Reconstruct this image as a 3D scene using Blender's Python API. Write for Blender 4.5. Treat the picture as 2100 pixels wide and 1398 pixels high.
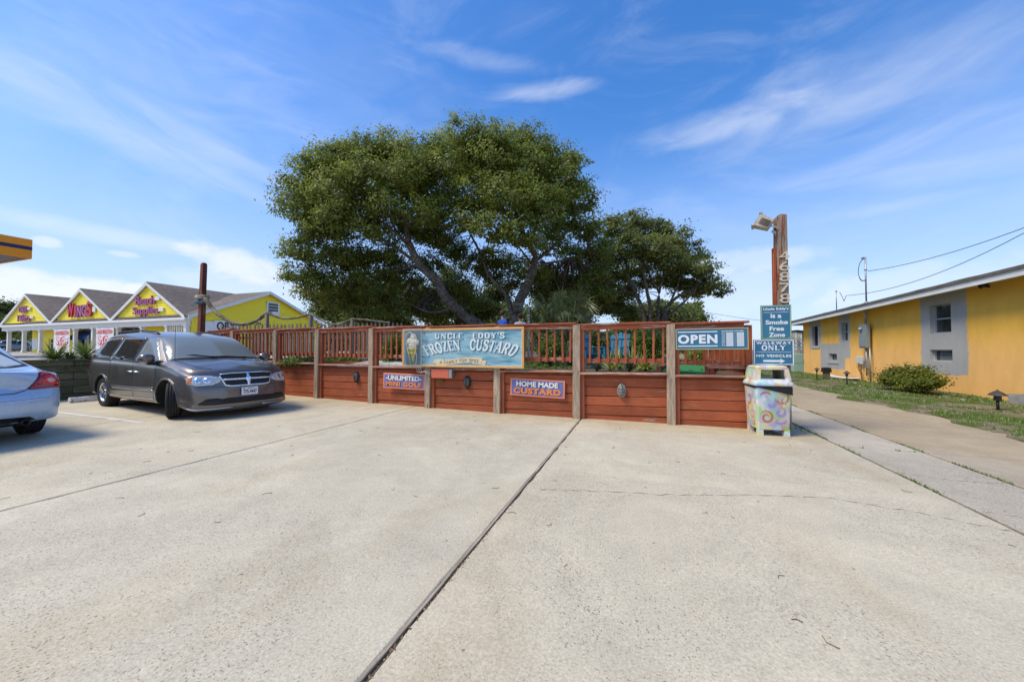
import bpy, bmesh, math, random
import numpy as np
from mathutils import Vector, Matrix
from mathutils.bvhtree import BVHTree
from mathutils.geometry import delaunay_2d_cdt

for o in list(bpy.data.objects):
    bpy.data.objects.remove(o)
scene = bpy.context.scene
COL = scene.collection
R = math.radians
rng = random.Random(7)
nrng = np.random.default_rng(11)

# ------------------------------------------------------------------ camera
F_PX, EYE = 750.0, 1.42            # focal length in photo pixels (2100 wide), eye height in metres
PITCH = math.atan(18 / F_PX)
YAW = math.atan(260 / F_PX * math.cos(PITCH))
cam_data = bpy.data.cameras.new('camera')
cam = bpy.data.objects.new('camera', cam_data)
COL.objects.link(cam)
cam_data.sensor_fit = 'HORIZONTAL'
cam_data.sensor_width = 36.0
cam_data.lens = F_PX / 2100 * 36.0
cam_data.clip_start, cam_data.clip_end = 0.05, 6000
cam.location = (0, 0, EYE)
cam.rotation_euler = (math.pi / 2 + PITCH, 0, YAW)
scene.camera = cam

# ------------------------------------------------------------------ exposure and colour
scene.render.engine = 'CYCLES'
scene.view_settings.view_transform = 'Standard'
scene.view_settings.look = 'None'
scene.view_settings.exposure = 0.70
scene.view_settings.gamma = 1.0
scene.view_settings.use_curve_mapping = False
scene.cycles.max_bounces = 8
scene.cycles.transparent_max_bounces = 8

# ------------------------------------------------------------------ directions of things seen in the photograph
def ray(px, py):
    x, u = (px - 1050) / F_PX, (699 - py) / F_PX
    fw, z = math.cos(PITCH) - u * math.sin(PITCH), math.sin(PITCH) + u * math.cos(PITCH)
    return Vector((x * math.cos(YAW) - fw * math.sin(YAW), x * math.sin(YAW) + fw * math.cos(YAW), z))
EYEP = Vector((0, 0, EYE))
FWD = Vector((-math.sin(YAW), math.cos(YAW), 0))
def at(px, py, D):                 # point at distance D along the viewing axis
    d = ray(px, py)
    return EYEP + d * (D / d.dot(FWD))
def at_x(px, py, x):
    d = ray(px, py)
    return EYEP + d * (x / d.x)
def at_y(px, py, y):
    d = ray(px, py)
    return EYEP + d * (y / d.y)
def gz(x, y=0):                    # the lot falls one per cent from left to right
    return -0.01 * max(-14.5, min(14, x))

# ------------------------------------------------------------------ daylight
SUN_EL, SUN_AZ = R(56), R(232)     # azimuth clockwise from +Y
sd = Vector((math.sin(SUN_AZ) * math.cos(SUN_EL), math.cos(SUN_AZ) * math.cos(SUN_EL), math.sin(SUN_EL)))
sun_data = bpy.data.lights.new('sun', 'SUN')
sun_data.energy = 2.2
sun_data.angle = R(20)
sun_data.color = (1.0, 0.90, 0.68)
sun = bpy.data.objects.new('sun', sun_data)
sun.rotation_euler = sd.to_track_quat('Z', 'Y').to_euler()
COL.objects.link(sun)

world = bpy.data.worlds.new('World')
scene.world = world
world.use_nodes = True
wt = world.node_tree
wt.nodes.clear()
def wn(t, **k):
    n = wt.nodes.new(t)
    for a, b in k.items():
        setattr(n, a, b)
    return n
def wlink(a, b):
    wt.links.new(a, b)
def wmath(op, a, b=None, c=None, clamp=False):
    n = wn('ShaderNodeMath', operation=op, use_clamp=clamp)
    for i, v in enumerate((a, b, c)):
        if v is None:
            continue
        if isinstance(v, (int, float)):
            n.inputs[i].default_value = v
        else:
            wlink(v, n.inputs[i])
    return n.outputs[0]
sky = wn('ShaderNodeTexSky', sky_type='NISHITA', sun_disc=False)
sky.sun_elevation, sky.sun_rotation = SUN_EL, SUN_AZ
sky.altitude, sky.air_density, sky.dust_density, sky.ozone_density = 0, 1.0, 0.7, 2.2
SKY_STRENGTH = 0.15
hs = wn('ShaderNodeHueSaturation')
hs.inputs['Saturation'].default_value = 1.34
hs.inputs['Hue'].default_value = 0.507
hs.inputs['Value'].default_value = 1.0
wlink(sky.outputs[0], hs.inputs['Color'])
tc = wn('ShaderNodeTexCoord')
sep = wn('ShaderNodeSeparateXYZ')
wlink(tc.outputs['Generated'], sep.inputs[0])
AZ = wmath('ARCTAN2', sep.outputs[0], sep.outputs[1])
EL = wmath('ARCSINE', sep.outputs[2])

def sky_noise(u, v, scale, detail, seed, rough=0.55, dist=0.0):
    cx = wn('ShaderNodeCombineXYZ')
    for i, s in enumerate((u, v, seed)):
        if isinstance(s, (int, float)):
            cx.inputs[i].default_value = s
        else:
            wlink(s, cx.inputs[i])
    t = wn('ShaderNodeTexNoise')
    t.inputs['Scale'].default_value = scale
    t.inputs['Detail'].default_value = detail
    t.inputs['Roughness'].default_value = rough
    t.inputs['Distortion'].default_value = dist
    wlink(cx.outputs[0], t.inputs['Vector'])
    return t.outputs['Fac']
def smooth(x, a, b):
    n = wn('ShaderNodeMapRange', interpolation_type='SMOOTHSTEP')
    wlink(x, n.inputs[0])
    n.inputs[1].default_value, n.inputs[2].default_value = a, b
    return n.outputs[0]
# clouds seen: photo pixel of the centre, half length, half width, slope (degrees, + rises to the right), density, kind
CLOUDS = [
    (230, 258, 430, 40, -15, .33, 'c'), (330, 190, 420, 130, -8, .17, 'c'), (470, 318, 260, 18, -16, .26, 'c'),
    (1115, 186, 110, 15, 0, .42, 'c'), (1000, 128, 130, 16, -4, .22, 'c'), (1480, 255, 200, 26, 0, .34, 'c'),
    (1700, 225, 330, 60, 4, .20, 'c'), (1930, 110, 360, 130, 3, .13, 'c'), (1990, 290, 380, 50, 0, .20, 'c'), (1930, 352, 340, 26, -8, .28, 'c'),
    (1830, 425, 160, 12, 0, .18, 'c'),
    (190, 476, 380, 18, -3, .42, 'c'), (640, 160, 500, 120, -6, .10, 'c'),
    (70, 590, 150, 42, -2, .85, 'p'), (200, 600, 130, 34, 0, .85, 'p'), (485, 540, 115, 40, -12, .75, 'p'), (95, 497, 36, 12, 0, .5, 'p'), (250, 521, 44, 8, 0, .4, 'p'),
    (500, 600, 190, 55, 0, .35, 'p'), (1560, 530, 170, 26, 0, .35, 'p'), (1850, 590, 260, 50, 8, .30, 'p'), (1500, 600, 220, 50, 0, .3, 'p'),
]
def rot_noise(deg, su, sv, scale, detail, seed, rough, dist):
    c_, s_ = math.cos(R(deg)), math.sin(R(deg))
    u = wmath('MULTIPLY_ADD', AZ, c_, wmath('MULTIPLY', EL, s_))
    v = wmath('MULTIPLY_ADD', AZ, -s_, wmath('MULTIPLY', EL, c_))
    return sky_noise(wmath('MULTIPLY', u, su), wmath('MULTIPLY', v, sv), scale, detail, seed, rough, dist)
N_FALL = rot_noise(-18, 2.0, 8.0, 2.0, 6, 5.0, .55, 1.2)
N_RISE = rot_noise(4, 2.0, 7.0, 2.0, 6, 21.0, .55, 1.2)
N_PUFF = rot_noise(0, 5.0, 9.0, 1.7, 7, 47.0, .60, .2)
total = None
for i, (px, py, a, b, phi, dens, kind) in enumerate(CLOUDS):
    d = ray(px, py).normalized()
    az0, el0 = math.atan2(d.x, d.y), math.asin(d.z)
    h = max(0.3, math.cos(math.atan(abs(px - 1050) / F_PX)))
    a, b = a / F_PX * h * h, b / F_PX * h
    ph = R(phi)
    dx, dy = wmath('SUBTRACT', AZ, az0), wmath('SUBTRACT', EL, el0)
    u = wmath('MULTIPLY_ADD', dx, math.cos(ph) / a, wmath('MULTIPLY', dy, math.sin(ph) / a))
    v = wmath('MULTIPLY_ADD', dx, -math.sin(ph) / b, wmath('MULTIPLY', dy, math.cos(ph) / b))
    n1 = N_PUFF if kind == 'p' else (N_FALL if phi < -8 else N_RISE)
    r2 = wmath('MULTIPLY_ADD', u, u, wmath('MULTIPLY', v, v))
    edge = wmath('ADD', r2, wmath('MULTIPLY_ADD', n1, *((-3.4, 1.7) if kind == 'c' else (-3.2, 1.6))))
    m = wn('ShaderNodeMapRange', interpolation_type='SMOOTHSTEP')
    wlink(edge, m.inputs[0])
    m.inputs[1].default_value, m.inputs[2].default_value = (1.8, -1.1) if kind == 'c' else (1.15, 0.2)
    m.inputs[3].default_value, m.inputs[4].default_value = 0, dens
    mm = m.outputs[0]
    total = mm if total is None else wmath('ADD', total, wmath('MULTIPLY', mm, wmath('SUBTRACT', 1.0, total)))
# thin veil everywhere, in the same streaks
veil = sky_noise(wmath('MULTIPLY', AZ, 1.6), wmath('MULTIPLY', EL, 4.2), 1.6, 6, 91.0, 0.6, 0.8)
veil = wmath('MULTIPLY', smooth(veil, 0.45, 0.85), 0.22)
total = wmath('ADD', total, wmath('MULTIPLY', veil, wmath('SUBTRACT', 1.0, total)))
# milky air towards the horizon
low = wn('ShaderNodeMapRange', interpolation_type='SMOOTHERSTEP')
wlink(EL, low.inputs[0])
low.inputs[1].default_value, low.inputs[2].default_value = 0.62, -0.05
low.inputs[3].default_value, low.inputs[4].default_value = 0.0, 0.75
mixh = wn('ShaderNodeMix', data_type='RGBA')
wlink(low.outputs[0], mixh.inputs['Factor'])
wlink(hs.outputs[0], mixh.inputs['A'])
HAZE_COL = (2.25, 2.75, 4.0, 1)
mixh.inputs['B'].default_value = HAZE_COL
mixc = wn('ShaderNodeMix', data_type='RGBA')
wlink(wmath('MINIMUM', total, 0.93), mixc.inputs['Factor'])
wlink(mixh.outputs['Result'], mixc.inputs['A'])
mixc.inputs['B'].default_value = (3.9, 4.1, 4.5, 1)
bgn = wn('ShaderNodeBackground')
bgn.inputs['Strength'].default_value = SKY_STRENGTH
wlink(mixc.outputs['Result'], bgn.inputs['Color'])
wo = wn('ShaderNodeOutputWorld')
wlink(bgn.outputs[0], wo.inputs['Surface'])

# ------------------------------------------------------------------ materials
class NT:
    def __init__(self, name):
        self.m = bpy.data.materials.new(name)
        self.m.use_nodes = True
        self.t = self.m.node_tree
        self.b = self.t.nodes['Principled BSDF']
        self._oc = None
    def n(self, t, **k):
        nd = self.t.nodes.new(t)
        for a, b in k.items():
            setattr(nd, a, b)
        return nd
    def l(self, a, b):
        self.t.links.new(a, b)
    def put(self, v, sock):
        if isinstance(v, bpy.types.NodeSocket):
            self.l(v, sock)
        elif isinstance(v, (tuple, list)):
            sock.default_value = tuple(v) + ((1,) if len(v) == 3 and sock.type == 'RGBA' else ())
        else:
            sock.default_value = v
    def math(self, op, a, b=None, c=None, clamp=False):
        nd = self.n('ShaderNodeMath', operation=op, use_clamp=clamp)
        for i, v in enumerate((a, b, c)):
            if v is not None:
                self.put(v, nd.inputs[i])
        return nd.outputs[0]
    def co(self, kind='Object', scale=(1, 1, 1), rot=(0, 0, 0), off=None):
        tcn = self.n('ShaderNodeTexCoord')
        src = tcn.outputs[kind] if kind != 'World' else self.n('ShaderNodeNewGeometry').outputs['Position']
        mp = self.n('ShaderNodeMapping')
        mp.inputs['Scale'].default_value = scale
        mp.inputs['Rotation'].default_value = rot
        self.l(src, mp.inputs[0])
        if off is not None:
            ad = self.n('ShaderNodeVectorMath', operation='ADD')
            self.l(mp.outputs[0], ad.inputs[0])
            sc = self.n('ShaderNodeVectorMath', operation='SCALE')
            sc.inputs[0].default_value = (31, 17, 23)
            self.l(off, sc.inputs['Scale'])
            self.l(sc.outputs[0], ad.inputs[1])
            return ad.outputs[0]
        return mp.outputs[0]
    def noise(self, co, scale=5, detail=4, rough=.55, dist=0):
        nd = self.n('ShaderNodeTexNoise')
        self.l(co, nd.inputs['Vector'])
        nd.inputs['Scale'].default_value, nd.inputs['Detail'].default_value = scale, detail
        nd.inputs['Roughness'].default_value, nd.inputs['Distortion'].default_value = rough, dist
        return nd.outputs['Fac']
    def voro(self, co, scale=5, feature='F1', out='Distance', rnd=1.0):
        nd = self.n('ShaderNodeTexVoronoi', feature=feature)
        self.l(co, nd.inputs['Vector'])
        nd.inputs['Scale'].default_value = scale
        nd.inputs['Randomness'].default_value = rnd
        return nd.outputs[out]
    def map(self, x, a, b, c=0., d=1., smooth=True):
        nd = self.n('ShaderNodeMapRange', interpolation_type='SMOOTHSTEP' if smooth else 'LINEAR')
        self.put(x, nd.inputs[0])
        for i, v in enumerate((a, b, c, d)):
            nd.inputs[i + 1].default_value = v
        return nd.outputs[0]
    def mix(self, f, a, b, mode='MIX'):
        nd = self.n('ShaderNodeMix', data_type='RGBA', blend_type=mode)
        self.put(f, nd.inputs['Factor'])
        self.put(a, nd.inputs['A'])
        self.put(b, nd.inputs['B'])
        return nd.outputs['Result']
    def scale_col(self, c, f):          # colour times a grey factor
        nd = self.n('ShaderNodeVectorMath', operation='SCALE')
        self.put(c, nd.inputs[0])
        self.put(f, nd.inputs['Scale'])
        return nd.outputs[0]
    def rand(self):
        return self.n('ShaderNodeObjectInfo').outputs['Random']
    def attr(self, name):
        nd = self.n('ShaderNodeAttribute', attribute_name=name)
        return nd.outputs['Fac']
    def bump(self, h, strength=.3, dist=.01):
        nd = self.n('ShaderNodeBump')
        nd.inputs['Strength'].default_value = strength
        nd.inputs['Distance'].default_value = dist
        self.l(h, nd.inputs['Height'])
        self.l(nd.outputs[0], self.b.inputs['Normal'])
    def out(self, col=None, rough=None, metal=None, spec=None, coat=None):
        for k, v in (('Base Color', col), ('Roughness', rough), ('Metallic', metal), ('Specular IOR Level', spec), ('Coat Weight', coat)):
            if v is not None:
                self.put(v, self.b.inputs[k])
        return self.m

def plain(name, col, rough=.6, metal=0, spec=.4, coat=0, var=.12, vscale=6, rnd=0.0, bump=0.0, bscale=60, kind='Object'):
    m = NT(name)
    c = col
    if var:
        f = m.map(m.noise(m.co(kind), vscale, 5, .6), .25, .75, 1 - var, 1 + var, False)
        if rnd:
            f = m.math('MULTIPLY', f, m.map(m.rand(), 0, 1, 1 - rnd, 1 + rnd, False))
        c = m.scale_col(col, f)
    if bump:
        m.bump(m.noise(m.co(kind), bscale, 4, .6), bump, .01)
    return m.out(c, rough, metal, spec, coat)

def wood(name, col, axis='X', paint=None, chips=0.0, rnd=.14, rough=.75, grain=1.0, split=0.0):
    """timber; col is bare wood, paint covers it except in chipped streaks"""
    m = NT(name)
    r = m.rand()
    st = {'X': (1.2, 14, 14), 'Y': (14, 1.2, 14), 'Z': (14, 14, 1.2)}[axis]
    co = m.co('Object', st, off=r)
    g = m.noise(co, 2.2, 7, .65, .6)
    fine = m.noise(m.co('Object', tuple(s * 3.5 for s in st), off=r), 2.5, 4, .6)
    bare = m.mix(m.map(g, .32, .68), tuple(c * .62 for c in col), tuple(min(1, c * 1.18) for c in col))
    bare = m.scale_col(bare, m.map(fine, .3, .7, 1 - .22 * grain, 1 + .16 * grain, False))
    c = bare
    if split:
        cr = m.map(m.noise(m.co('Object', tuple(s * 2.2 for s in st), off=r), 1.3, 3, .5, .3), .30, .36, .35, 1.0)
        c = m.scale_col(c, cr)
    if paint:
        pc = m.scale_col(paint, m.map(g, .3, .7, .80, 1.14, False))
        pc = m.mix(m.map(m.noise(m.co('Object', (1, 1, 1), off=r), 1.7, 4, .6), .38, .68), pc, m.scale_col(pc, .78))
        if chips:
            k = m.noise(m.co('Object', tuple(s * .8 for s in st), off=r), 1.5, 6, .7, .5)
            c = m.mix(m.map(k, .66 - chips, .72 - chips), pc, bare)
        else:
            c = pc
    c = m.scale_col(c, m.map(r, 0, 1, 1 - rnd, 1 + rnd, False))
    m.bump(m.math('ADD', g, m.math('MULTIPLY', fine, .5)), .35, .012)
    return m.out(c, rough, 0, .25)

RED = (.39, .102, .042)
GREYWOOD = (.34, .245, .17)
red_x = wood('red_board', GREYWOOD, 'X', RED, .06)
red_y = wood('red_board_across', GREYWOOD, 'Y', RED, .06)
red_z = wood('red_upright', GREYWOOD, 'Z', RED, .055)
red_rail = wood('red_rail', (.44, .33, .25), 'X', (.36, .092, .040), .11)
post_wood = wood('weathered_post', (.43, .32, .22), 'Z', split=1, rnd=.1)
ledge_wood = wood('weathered_ledge', (.47, .32, .23), 'X', (.38, .15, .095), .19, rnd=.12)
pole_wood = wood('old_pole_paint', (.33, .25, .185), 'Z', (.22, .070, .042), .235, split=1)
red_post = wood('dark_red_post', (.30, .20, .14), 'Z', (.19, .062, .040), .10)
grey_picket = wood('grey_picket', (.22, .17, .135), 'Z', rnd=.2)
dark_timber = wood('mossy_timber', (.15, .145, .085), 'Y', rnd=.28)
white_paint = plain('white_paint', (.78, .78, .76), .5, var=.06, vscale=3)
trim_white = plain('trim_white', (.72, .72, .70), .55, var=.08, vscale=2.2)
dark_metal = plain('dark_metal', (.025, .025, .027), .4, .5, var=.1)
black_plastic = plain('black_plastic', (.013, .013, .014), .45, var=.1)
rubber = plain('tyre_rubber', (.016, .016, .017), .8, var=.25, vscale=9, bump=.2, bscale=90)
alloy = plain('alloy', (.62, .62, .62), .28, 1.0, var=.05)
chrome = plain('chrome', (.86, .87, .88), .09, 1.0, var=0)
galv = plain('galvanised', (.36, .38, .39), .45, .75, var=.12)
grey_box_paint = plain('grey_box_paint', (.25, .28, .29), .5, .1, var=.12, vscale=4)
sun_glass = plain('window_glass', (.012, .016, .02), .05, 0, .6, var=0)
shade_glass = plain('dim_glass', (.03, .035, .035), .08, 0, .5, var=.4, vscale=2)
soil = plain('soil', (.10, .075, .05), .95, var=.35, vscale=5, bump=.5, bscale=25)

# ------------------------------------------------------------------ object helpers
OFF = {}                                            # world offset of every unrotated root
def thing(name, label, cat, loc=(0, 0, 0), rz=0.0, group=None):
    o = bpy.data.objects.new(name, None)
    COL.objects.link(o)
    o.empty_display_size = .2
    o.location = loc
    o.rotation_euler = (0, 0, rz)
    o['label'] = label
    o['category'] = cat
    if group:
        o['group'] = group
    OFF[o] = Vector(loc)
    return o
def tag(o, label, cat, group=None, kind=None):
    o['label'] = label
    o['category'] = cat
    if group:
        o['group'] = group
    if kind:
        o['kind'] = kind
    return o
def link(name, me, parent=None, loc=(0, 0, 0)):
    o = bpy.data.objects.new(name, me)
    COL.objects.link(o)
    o.location = loc
    if parent is not None:
        o.parent = parent
        OFF[o] = OFF.get(parent, Vector()) + Vector(loc)
    return o
def copy_tree(o, parent=None):
    c = o.copy()
    COL.objects.link(c)
    if parent is not None:
        c.parent = parent
    for ch in list(o.children):
        copy_tree(ch, c)
    return c

class MB:
    """collects shapes into one mesh"""
    def __init__(self):
        self.v, self.f, self.s = [], [], []
    def add(self, vs, fs, smooth=False):
        b = len(self.v)
        self.v += [tuple(p) for p in vs]
        self.f += [tuple(i + b for i in q) for q in fs]
        self.s += [smooth] * len(fs)
        return self
    def box(self, c, s, rot=None, taper=1.0, bev=0.0):
        x, y, z = (q / 2 for q in s)
        if bev:
            k = bev
            ring = lambda zz, i: [(x - i, y - i - k, zz), (x - i - k, y - i, zz), (-x + i + k, y - i, zz), (-x + i, y - i - k, zz),
                                  (-x + i, -y + i + k, zz), (-x + i + k, -y + i, zz), (x - i - k, -y + i, zz), (x - i, -y + i + k, zz)]
            vs = ring(-z, k) + ring(-z + k, 0) + ring(z - k, 0) + ring(z, k)
            fs = [tuple(range(7, -1, -1)), tuple(range(24, 32))]
            for j in range(3):
                fs += [(j * 8 + i, j * 8 + (i + 1) % 8, j * 8 + 8 + (i + 1) % 8, j * 8 + 8 + i) for i in range(8)]
            vs = [Vector(p) for p in vs]
        else:
            t = taper
            vs = [Vector(p) for p in ((-x, -y, -z), (x, -y, -z), (x, y, -z), (-x, y, -z), (-x * t, -y * t, z), (x * t, -y * t, z), (x * t, y * t, z), (-x * t, y * t, z))]
            fs = [(3, 2, 1, 0), (4, 5, 6, 7), (0, 1, 5, 4), (1, 2, 6, 5), (2, 3, 7, 6), (3, 0, 4, 7)]
        if rot is not None:
            vs = [rot @ p for p in vs]
        c = Vector(c)
        return self.add([p + c for p in vs], fs)
    def tube(self, pts, r, n=8, caps=True, smooth=True):
        pts = [Vector(p) for p in pts]
        rs = r if isinstance(r, (list, tuple)) else [r] * len(pts)
        up = Vector((.13, .21, .97))
        vs, fs = [], []
        for i, p in enumerate(pts):
            t = (pts[min(i + 1, len(pts) - 1)] - pts[max(i - 1, 0)]).normalized()
            a = t.cross(up)
            if a.length < .05:
                a = t.cross(Vector((1, 0, 0)))
            a.normalize()
            b = t.cross(a)
            for k in range(n):
                w = 2 * math.pi * k / n
                vs.append(p + (a * math.cos(w) + b * math.sin(w)) * rs[i])
        for i in range(len(pts) - 1):
            for k in range(n):
                k2 = (k + 1) % n
                fs.append((i * n + k, i * n + k2, i * n + n + k2, i * n + n + k))
        self.add(vs, fs, smooth)
        if caps:
            b = len(self.v) - len(vs)
            self.f += [tuple(b + k for k in range(n - 1, -1, -1)), tuple(b + (len(pts) - 1) * n + k for k in range(n))]
            self.s += [False, False]
        return self
    def lathe(self, prof, n=24, M=None, smooth=True, caps=True):     # profile of (radius, z)
        vs, fs = [], []
        for r, z in prof:
            for k in range(n):
                w = 2 * math.pi * k / n
                vs.append(Vector((r * math.cos(w), r * math.sin(w), z)))
        for i in range(len(prof) - 1):
            for k in range(n):
                k2 = (k + 1) % n
                fs.append((i * n + k, i * n + k2, i * n + n + k2, i * n + n + k))
        if M is not None:
            vs = [M @ p for p in vs]
        self.add(vs, fs, smooth)
        b = len(self.v) - len(vs)
        for i, flip in ((0, True), (len(prof) - 1, False)) if caps else ():
            if prof[i][0] > 1e-4:
                q = [b + i * n + k for k in range(n)]
                self.f.append(tuple(reversed(q) if flip else q))
                self.s.append(False)
        return self
    def prism(self, poly, depth, M):                 # 2D outline pushed along local +z
        n = len(poly)
        vs = [M @ Vector((x, y, 0)) for x, y in poly] + [M @ Vector((x, y, depth)) for x, y in poly]
        fs = [tuple(range(n - 1, -1, -1)), tuple(range(n, 2 * n))] + [(i, (i + 1) % n, n + (i + 1) % n, n + i) for i in range(n)]
        return self.add(vs, fs)
    def quad(self, *p):
        return self.add(p, [tuple(range(len(p)))])
    def mesh(self, name, mat, off=Vector()):
        me = bpy.data.meshes.new(name)
        me.from_pydata([tuple(Vector(p) - off) for p in self.v], [], self.f)
        me.polygons.foreach_set('use_smooth', self.s)
        for m in (mat if isinstance(mat, (list, tuple)) else [mat]):
            me.materials.append(m)
        me.update()
        return me
    def build(self, name, mat, parent=None, world=False, label=None, kind=None):
        off = OFF.get(parent, Vector()) if (world and parent is not None) else Vector()
        o = link(name, self.mesh(name, mat, off), parent)
        if label:
            o['label'] = label
        if kind:
            o['kind'] = kind
        return o

def Mxz(x=0, y=0, z=0):          # local (a, b, depth) -> x = a, z = b, depth towards the viewer (-y)
    return Matrix(((1, 0, 0, x), (0, 0, -1, y), (0, 1, 0, z), (0, 0, 0, 1)))
def Myz(x=0, y=0, z=0):          # a -> -y, b -> z, depth towards -x
    return Matrix(((0, 0, -1, x), (-1, 0, 0, y), (0, 1, 0, z), (0, 0, 0, 1)))
def wall_faces(mb, u0, u1, v0, v1, holes, P, depth, dirn):
    """wall sheet with openings; P(u, v) -> point, depth is how far the reveals go along dirn"""
    us = sorted({u0, u1} | {h[0] for h in holes} | {h[1] for h in holes})
    vs = sorted({v0, v1} | {h[2] for h in holes} | {h[3] for h in holes})
    for a, b in zip(us, us[1:]):
        for c, d in zip(vs, vs[1:]):
            if any(h[0] <= a and b <= h[1] and h[2] <= c and d <= h[3] for h in holes):
                continue
            mb.quad(P(a, c), P(b, c), P(b, d), P(a, d))
    dv = Vector(dirn) * depth
    for a, b, c, d in holes:
        ring = [Vector(P(a, c)), Vector(P(b, c)), Vector(P(b, d)), Vector(P(a, d))]
        for i in range(4):
            p, q = ring[i], ring[(i + 1) % 4]
            mb.quad(p, q, q + dv, p + dv)

# lettering ----------------------------------------------------------------
def text_data(s, bold=0.0, spacing=1.0):
    cu = bpy.data.curves.new('t', 'FONT')
    cu.body, cu.size, cu.offset, cu.space_character = s, 1.0, bold, spacing
    cu.resolution_u = 4
    cu.fill_mode = 'FRONT'
    ob = bpy.data.objects.new('t', cu)
    COL.objects.link(ob)
    dg = bpy.context.evaluated_depsgraph_get()
    me = ob.evaluated_get(dg).to_mesh()
    vs = np.array([v.co[:2] for v in me.vertices])
    fs = [tuple(p.vertices) for p in me.polygons]
    ob.evaluated_get(dg).to_mesh_clear()
    bpy.data.objects.remove(ob)
    bpy.data.curves.remove(cu)
    return vs, fs
GL = {  # serif capitals on a unit-high box: strokes (width class, points), serif feet (x, y, half length)
 'A': (.86, [('n', [(.1, 0), (.43, 1)]), ('t', [(.43, 1), (.74, 0)]), ('n', [(.22, .34), (.63, .34)])], [(.1, 0, .13), (.74, 0, .15)]),
 'C': (.80, [('t', [(.70, .78), (.6, .93), (.42, .98), (.24, .86), (.16, .66), (.15, .4), (.22, .16), (.4, .02), (.58, .06), (.7, .2)])], []),
 'D': (.86, [('t', [(.2, 0), (.2, 1)]), ('n', [(.12, .97), (.4, .97)]), ('t', [(.4, .97), (.6, .88), (.7, .66), (.7, .36), (.6, .12), (.4, .03)]), ('n', [(.12, .03), (.4, .03)])], []),
 'E': (.72, [('t', [(.2, 0), (.2, 1)]), ('n', [(.1, .97), (.62, .97)]), ('n', [(.2, .52), (.5, .52)]), ('n', [(.1, .03), (.64, .03)]), ('n', [(.62, .97), (.62, .8)]), ('n', [(.64, .03), (.64, .22)])], []),
 'F': (.70, [('t', [(.2, 0), (.2, 1)]), ('n', [(.1, .97), (.62, .97)]), ('n', [(.2, .52), (.5, .52)]), ('n', [(.62, .97), (.62, .78)])], [(.2, 0, .15)]),
 'H': (.9, [('t', [(.2, 0), (.2, 1)]), ('t', [(.7, 0), (.7, 1)]), ('n', [(.2, .5), (.7, .5)])], [(.2, 0, .15), (.2, 1, .15), (.7, 0, .15), (.7, 1, .15)]),
 'I': (.42, [('t', [(.21, 0), (.21, 1)])], [(.21, 0, .15), (.21, 1, .15)]),
 'K': (.86, [('t', [(.2, 0), (.2, 1)]), ('n', [(.2, .42), (.66, 1)]), ('t', [(.36, .6), (.7, 0)])], [(.2, 0, .15), (.2, 1, .15), (.66, 1, .12), (.7, 0, .13)]),
 'L': (.70, [('t', [(.2, 0), (.2, 1)]), ('n', [(.1, .03), (.62, .03)]), ('n', [(.62, .03), (.62, .24)])], [(.2, 1, .15)]),
 'M': (1.05, [('n', [(.16, 0), (.16, 1)]), ('t', [(.16, 1), (.5, .1)]), ('n', [(.5, .1), (.84, 1)]), ('t', [(.84, 1), (.84, 0)])], [(.16, 0, .13), (.84, 0, .15)]),
 'P': (.80, [('t', [(.2, 0), (.2, 1)]), ('n', [(.12, .97), (.45, .97)]), ('t', [(.45, .97), (.62, .86), (.62, .62), (.45, .46)]), ('n', [(.2, .46), (.45, .46)])], [(.2, 0, .15)]),
 'N': (.92, [('n', [(.17, 0), (.17, 1)]), ('t', [(.17, 1), (.72, .02)]), ('n', [(.72, 0), (.72, 1)])], [(.17, 0, .13), (.12, 1, .12), (.72, 1, .13)]),
 'O': (.88, [('t', [(.43, .98), (.24, .88), (.15, .64), (.15, .36), (.24, .12), (.43, .02), (.62, .12), (.71, .36), (.71, .64), (.62, .88), (.43, .98)])], []),
 'R': (.86, [('t', [(.2, 0), (.2, 1)]), ('n', [(.12, .97), (.45, .97)]), ('t', [(.45, .97), (.62, .86), (.62, .64), (.45, .5)]), ('n', [(.2, .5), (.45, .5)]), ('t', [(.42, .5), (.72, 0)])], [(.2, 0, .15), (.74, 0, .1)]),
 'S': (.72, [('t', [(.58, .8), (.5, .94), (.34, .98), (.18, .88), (.17, .7), (.32, .57), (.5, .46), (.6, .3), (.54, .1), (.36, .02), (.2, .06), (.12, .22)])], []),
 'T': (.80, [('t', [(.4, 0), (.4, 1)]), ('n', [(.08, .97), (.72, .97)]), ('n', [(.08, .97), (.08, .76)]), ('n', [(.72, .97), (.72, .76)])], [(.4, 0, .16)]),
 'U': (.88, [('t', [(.2, 1), (.2, .32), (.27, .1), (.44, .02), (.6, .1), (.68, .32)]), ('n', [(.68, .32), (.68, 1)])], [(.2, 1, .15), (.68, 1, .13)]),
 'V': (.84, [('t', [(.12, 1), (.42, 0)]), ('n', [(.42, 0), (.72, 1)])], [(.12, 1, .14), (.72, 1, .12)]),
 'W': (1.1, [('t', [(.1, 1), (.32, 0)]), ('n', [(.32, 0), (.54, .9)]), ('t', [(.54, .9), (.76, 0)]), ('n', [(.76, 0), (.98, 1)])], [(.1, 1, .13), (.98, 1, .11)]),
 'Y': (.82, [('t', [(.12, 1), (.42, .48)]), ('n', [(.42, .48), (.7, 1)]), ('t', [(.42, .48), (.42, 0)])], [(.42, 0, .15), (.12, 1, .13), (.7, 1, .11)]),
 'Z': (.76, [('n', [(.12, .97), (.62, .97)]), ('t', [(.62, .97), (.12, .03)]), ('n', [(.12, .03), (.64, .03)]), ('n', [(.12, .97), (.12, .8)]), ('n', [(.64, .03), (.64, .22)])], []),
 "'": (.3, [('t', [(.15, 1), (.15, .74)])], []), ' ': (.6, [], []), '.': (.3, [('t', [(.15, 0), (.15, .1)])], []),
}
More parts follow.
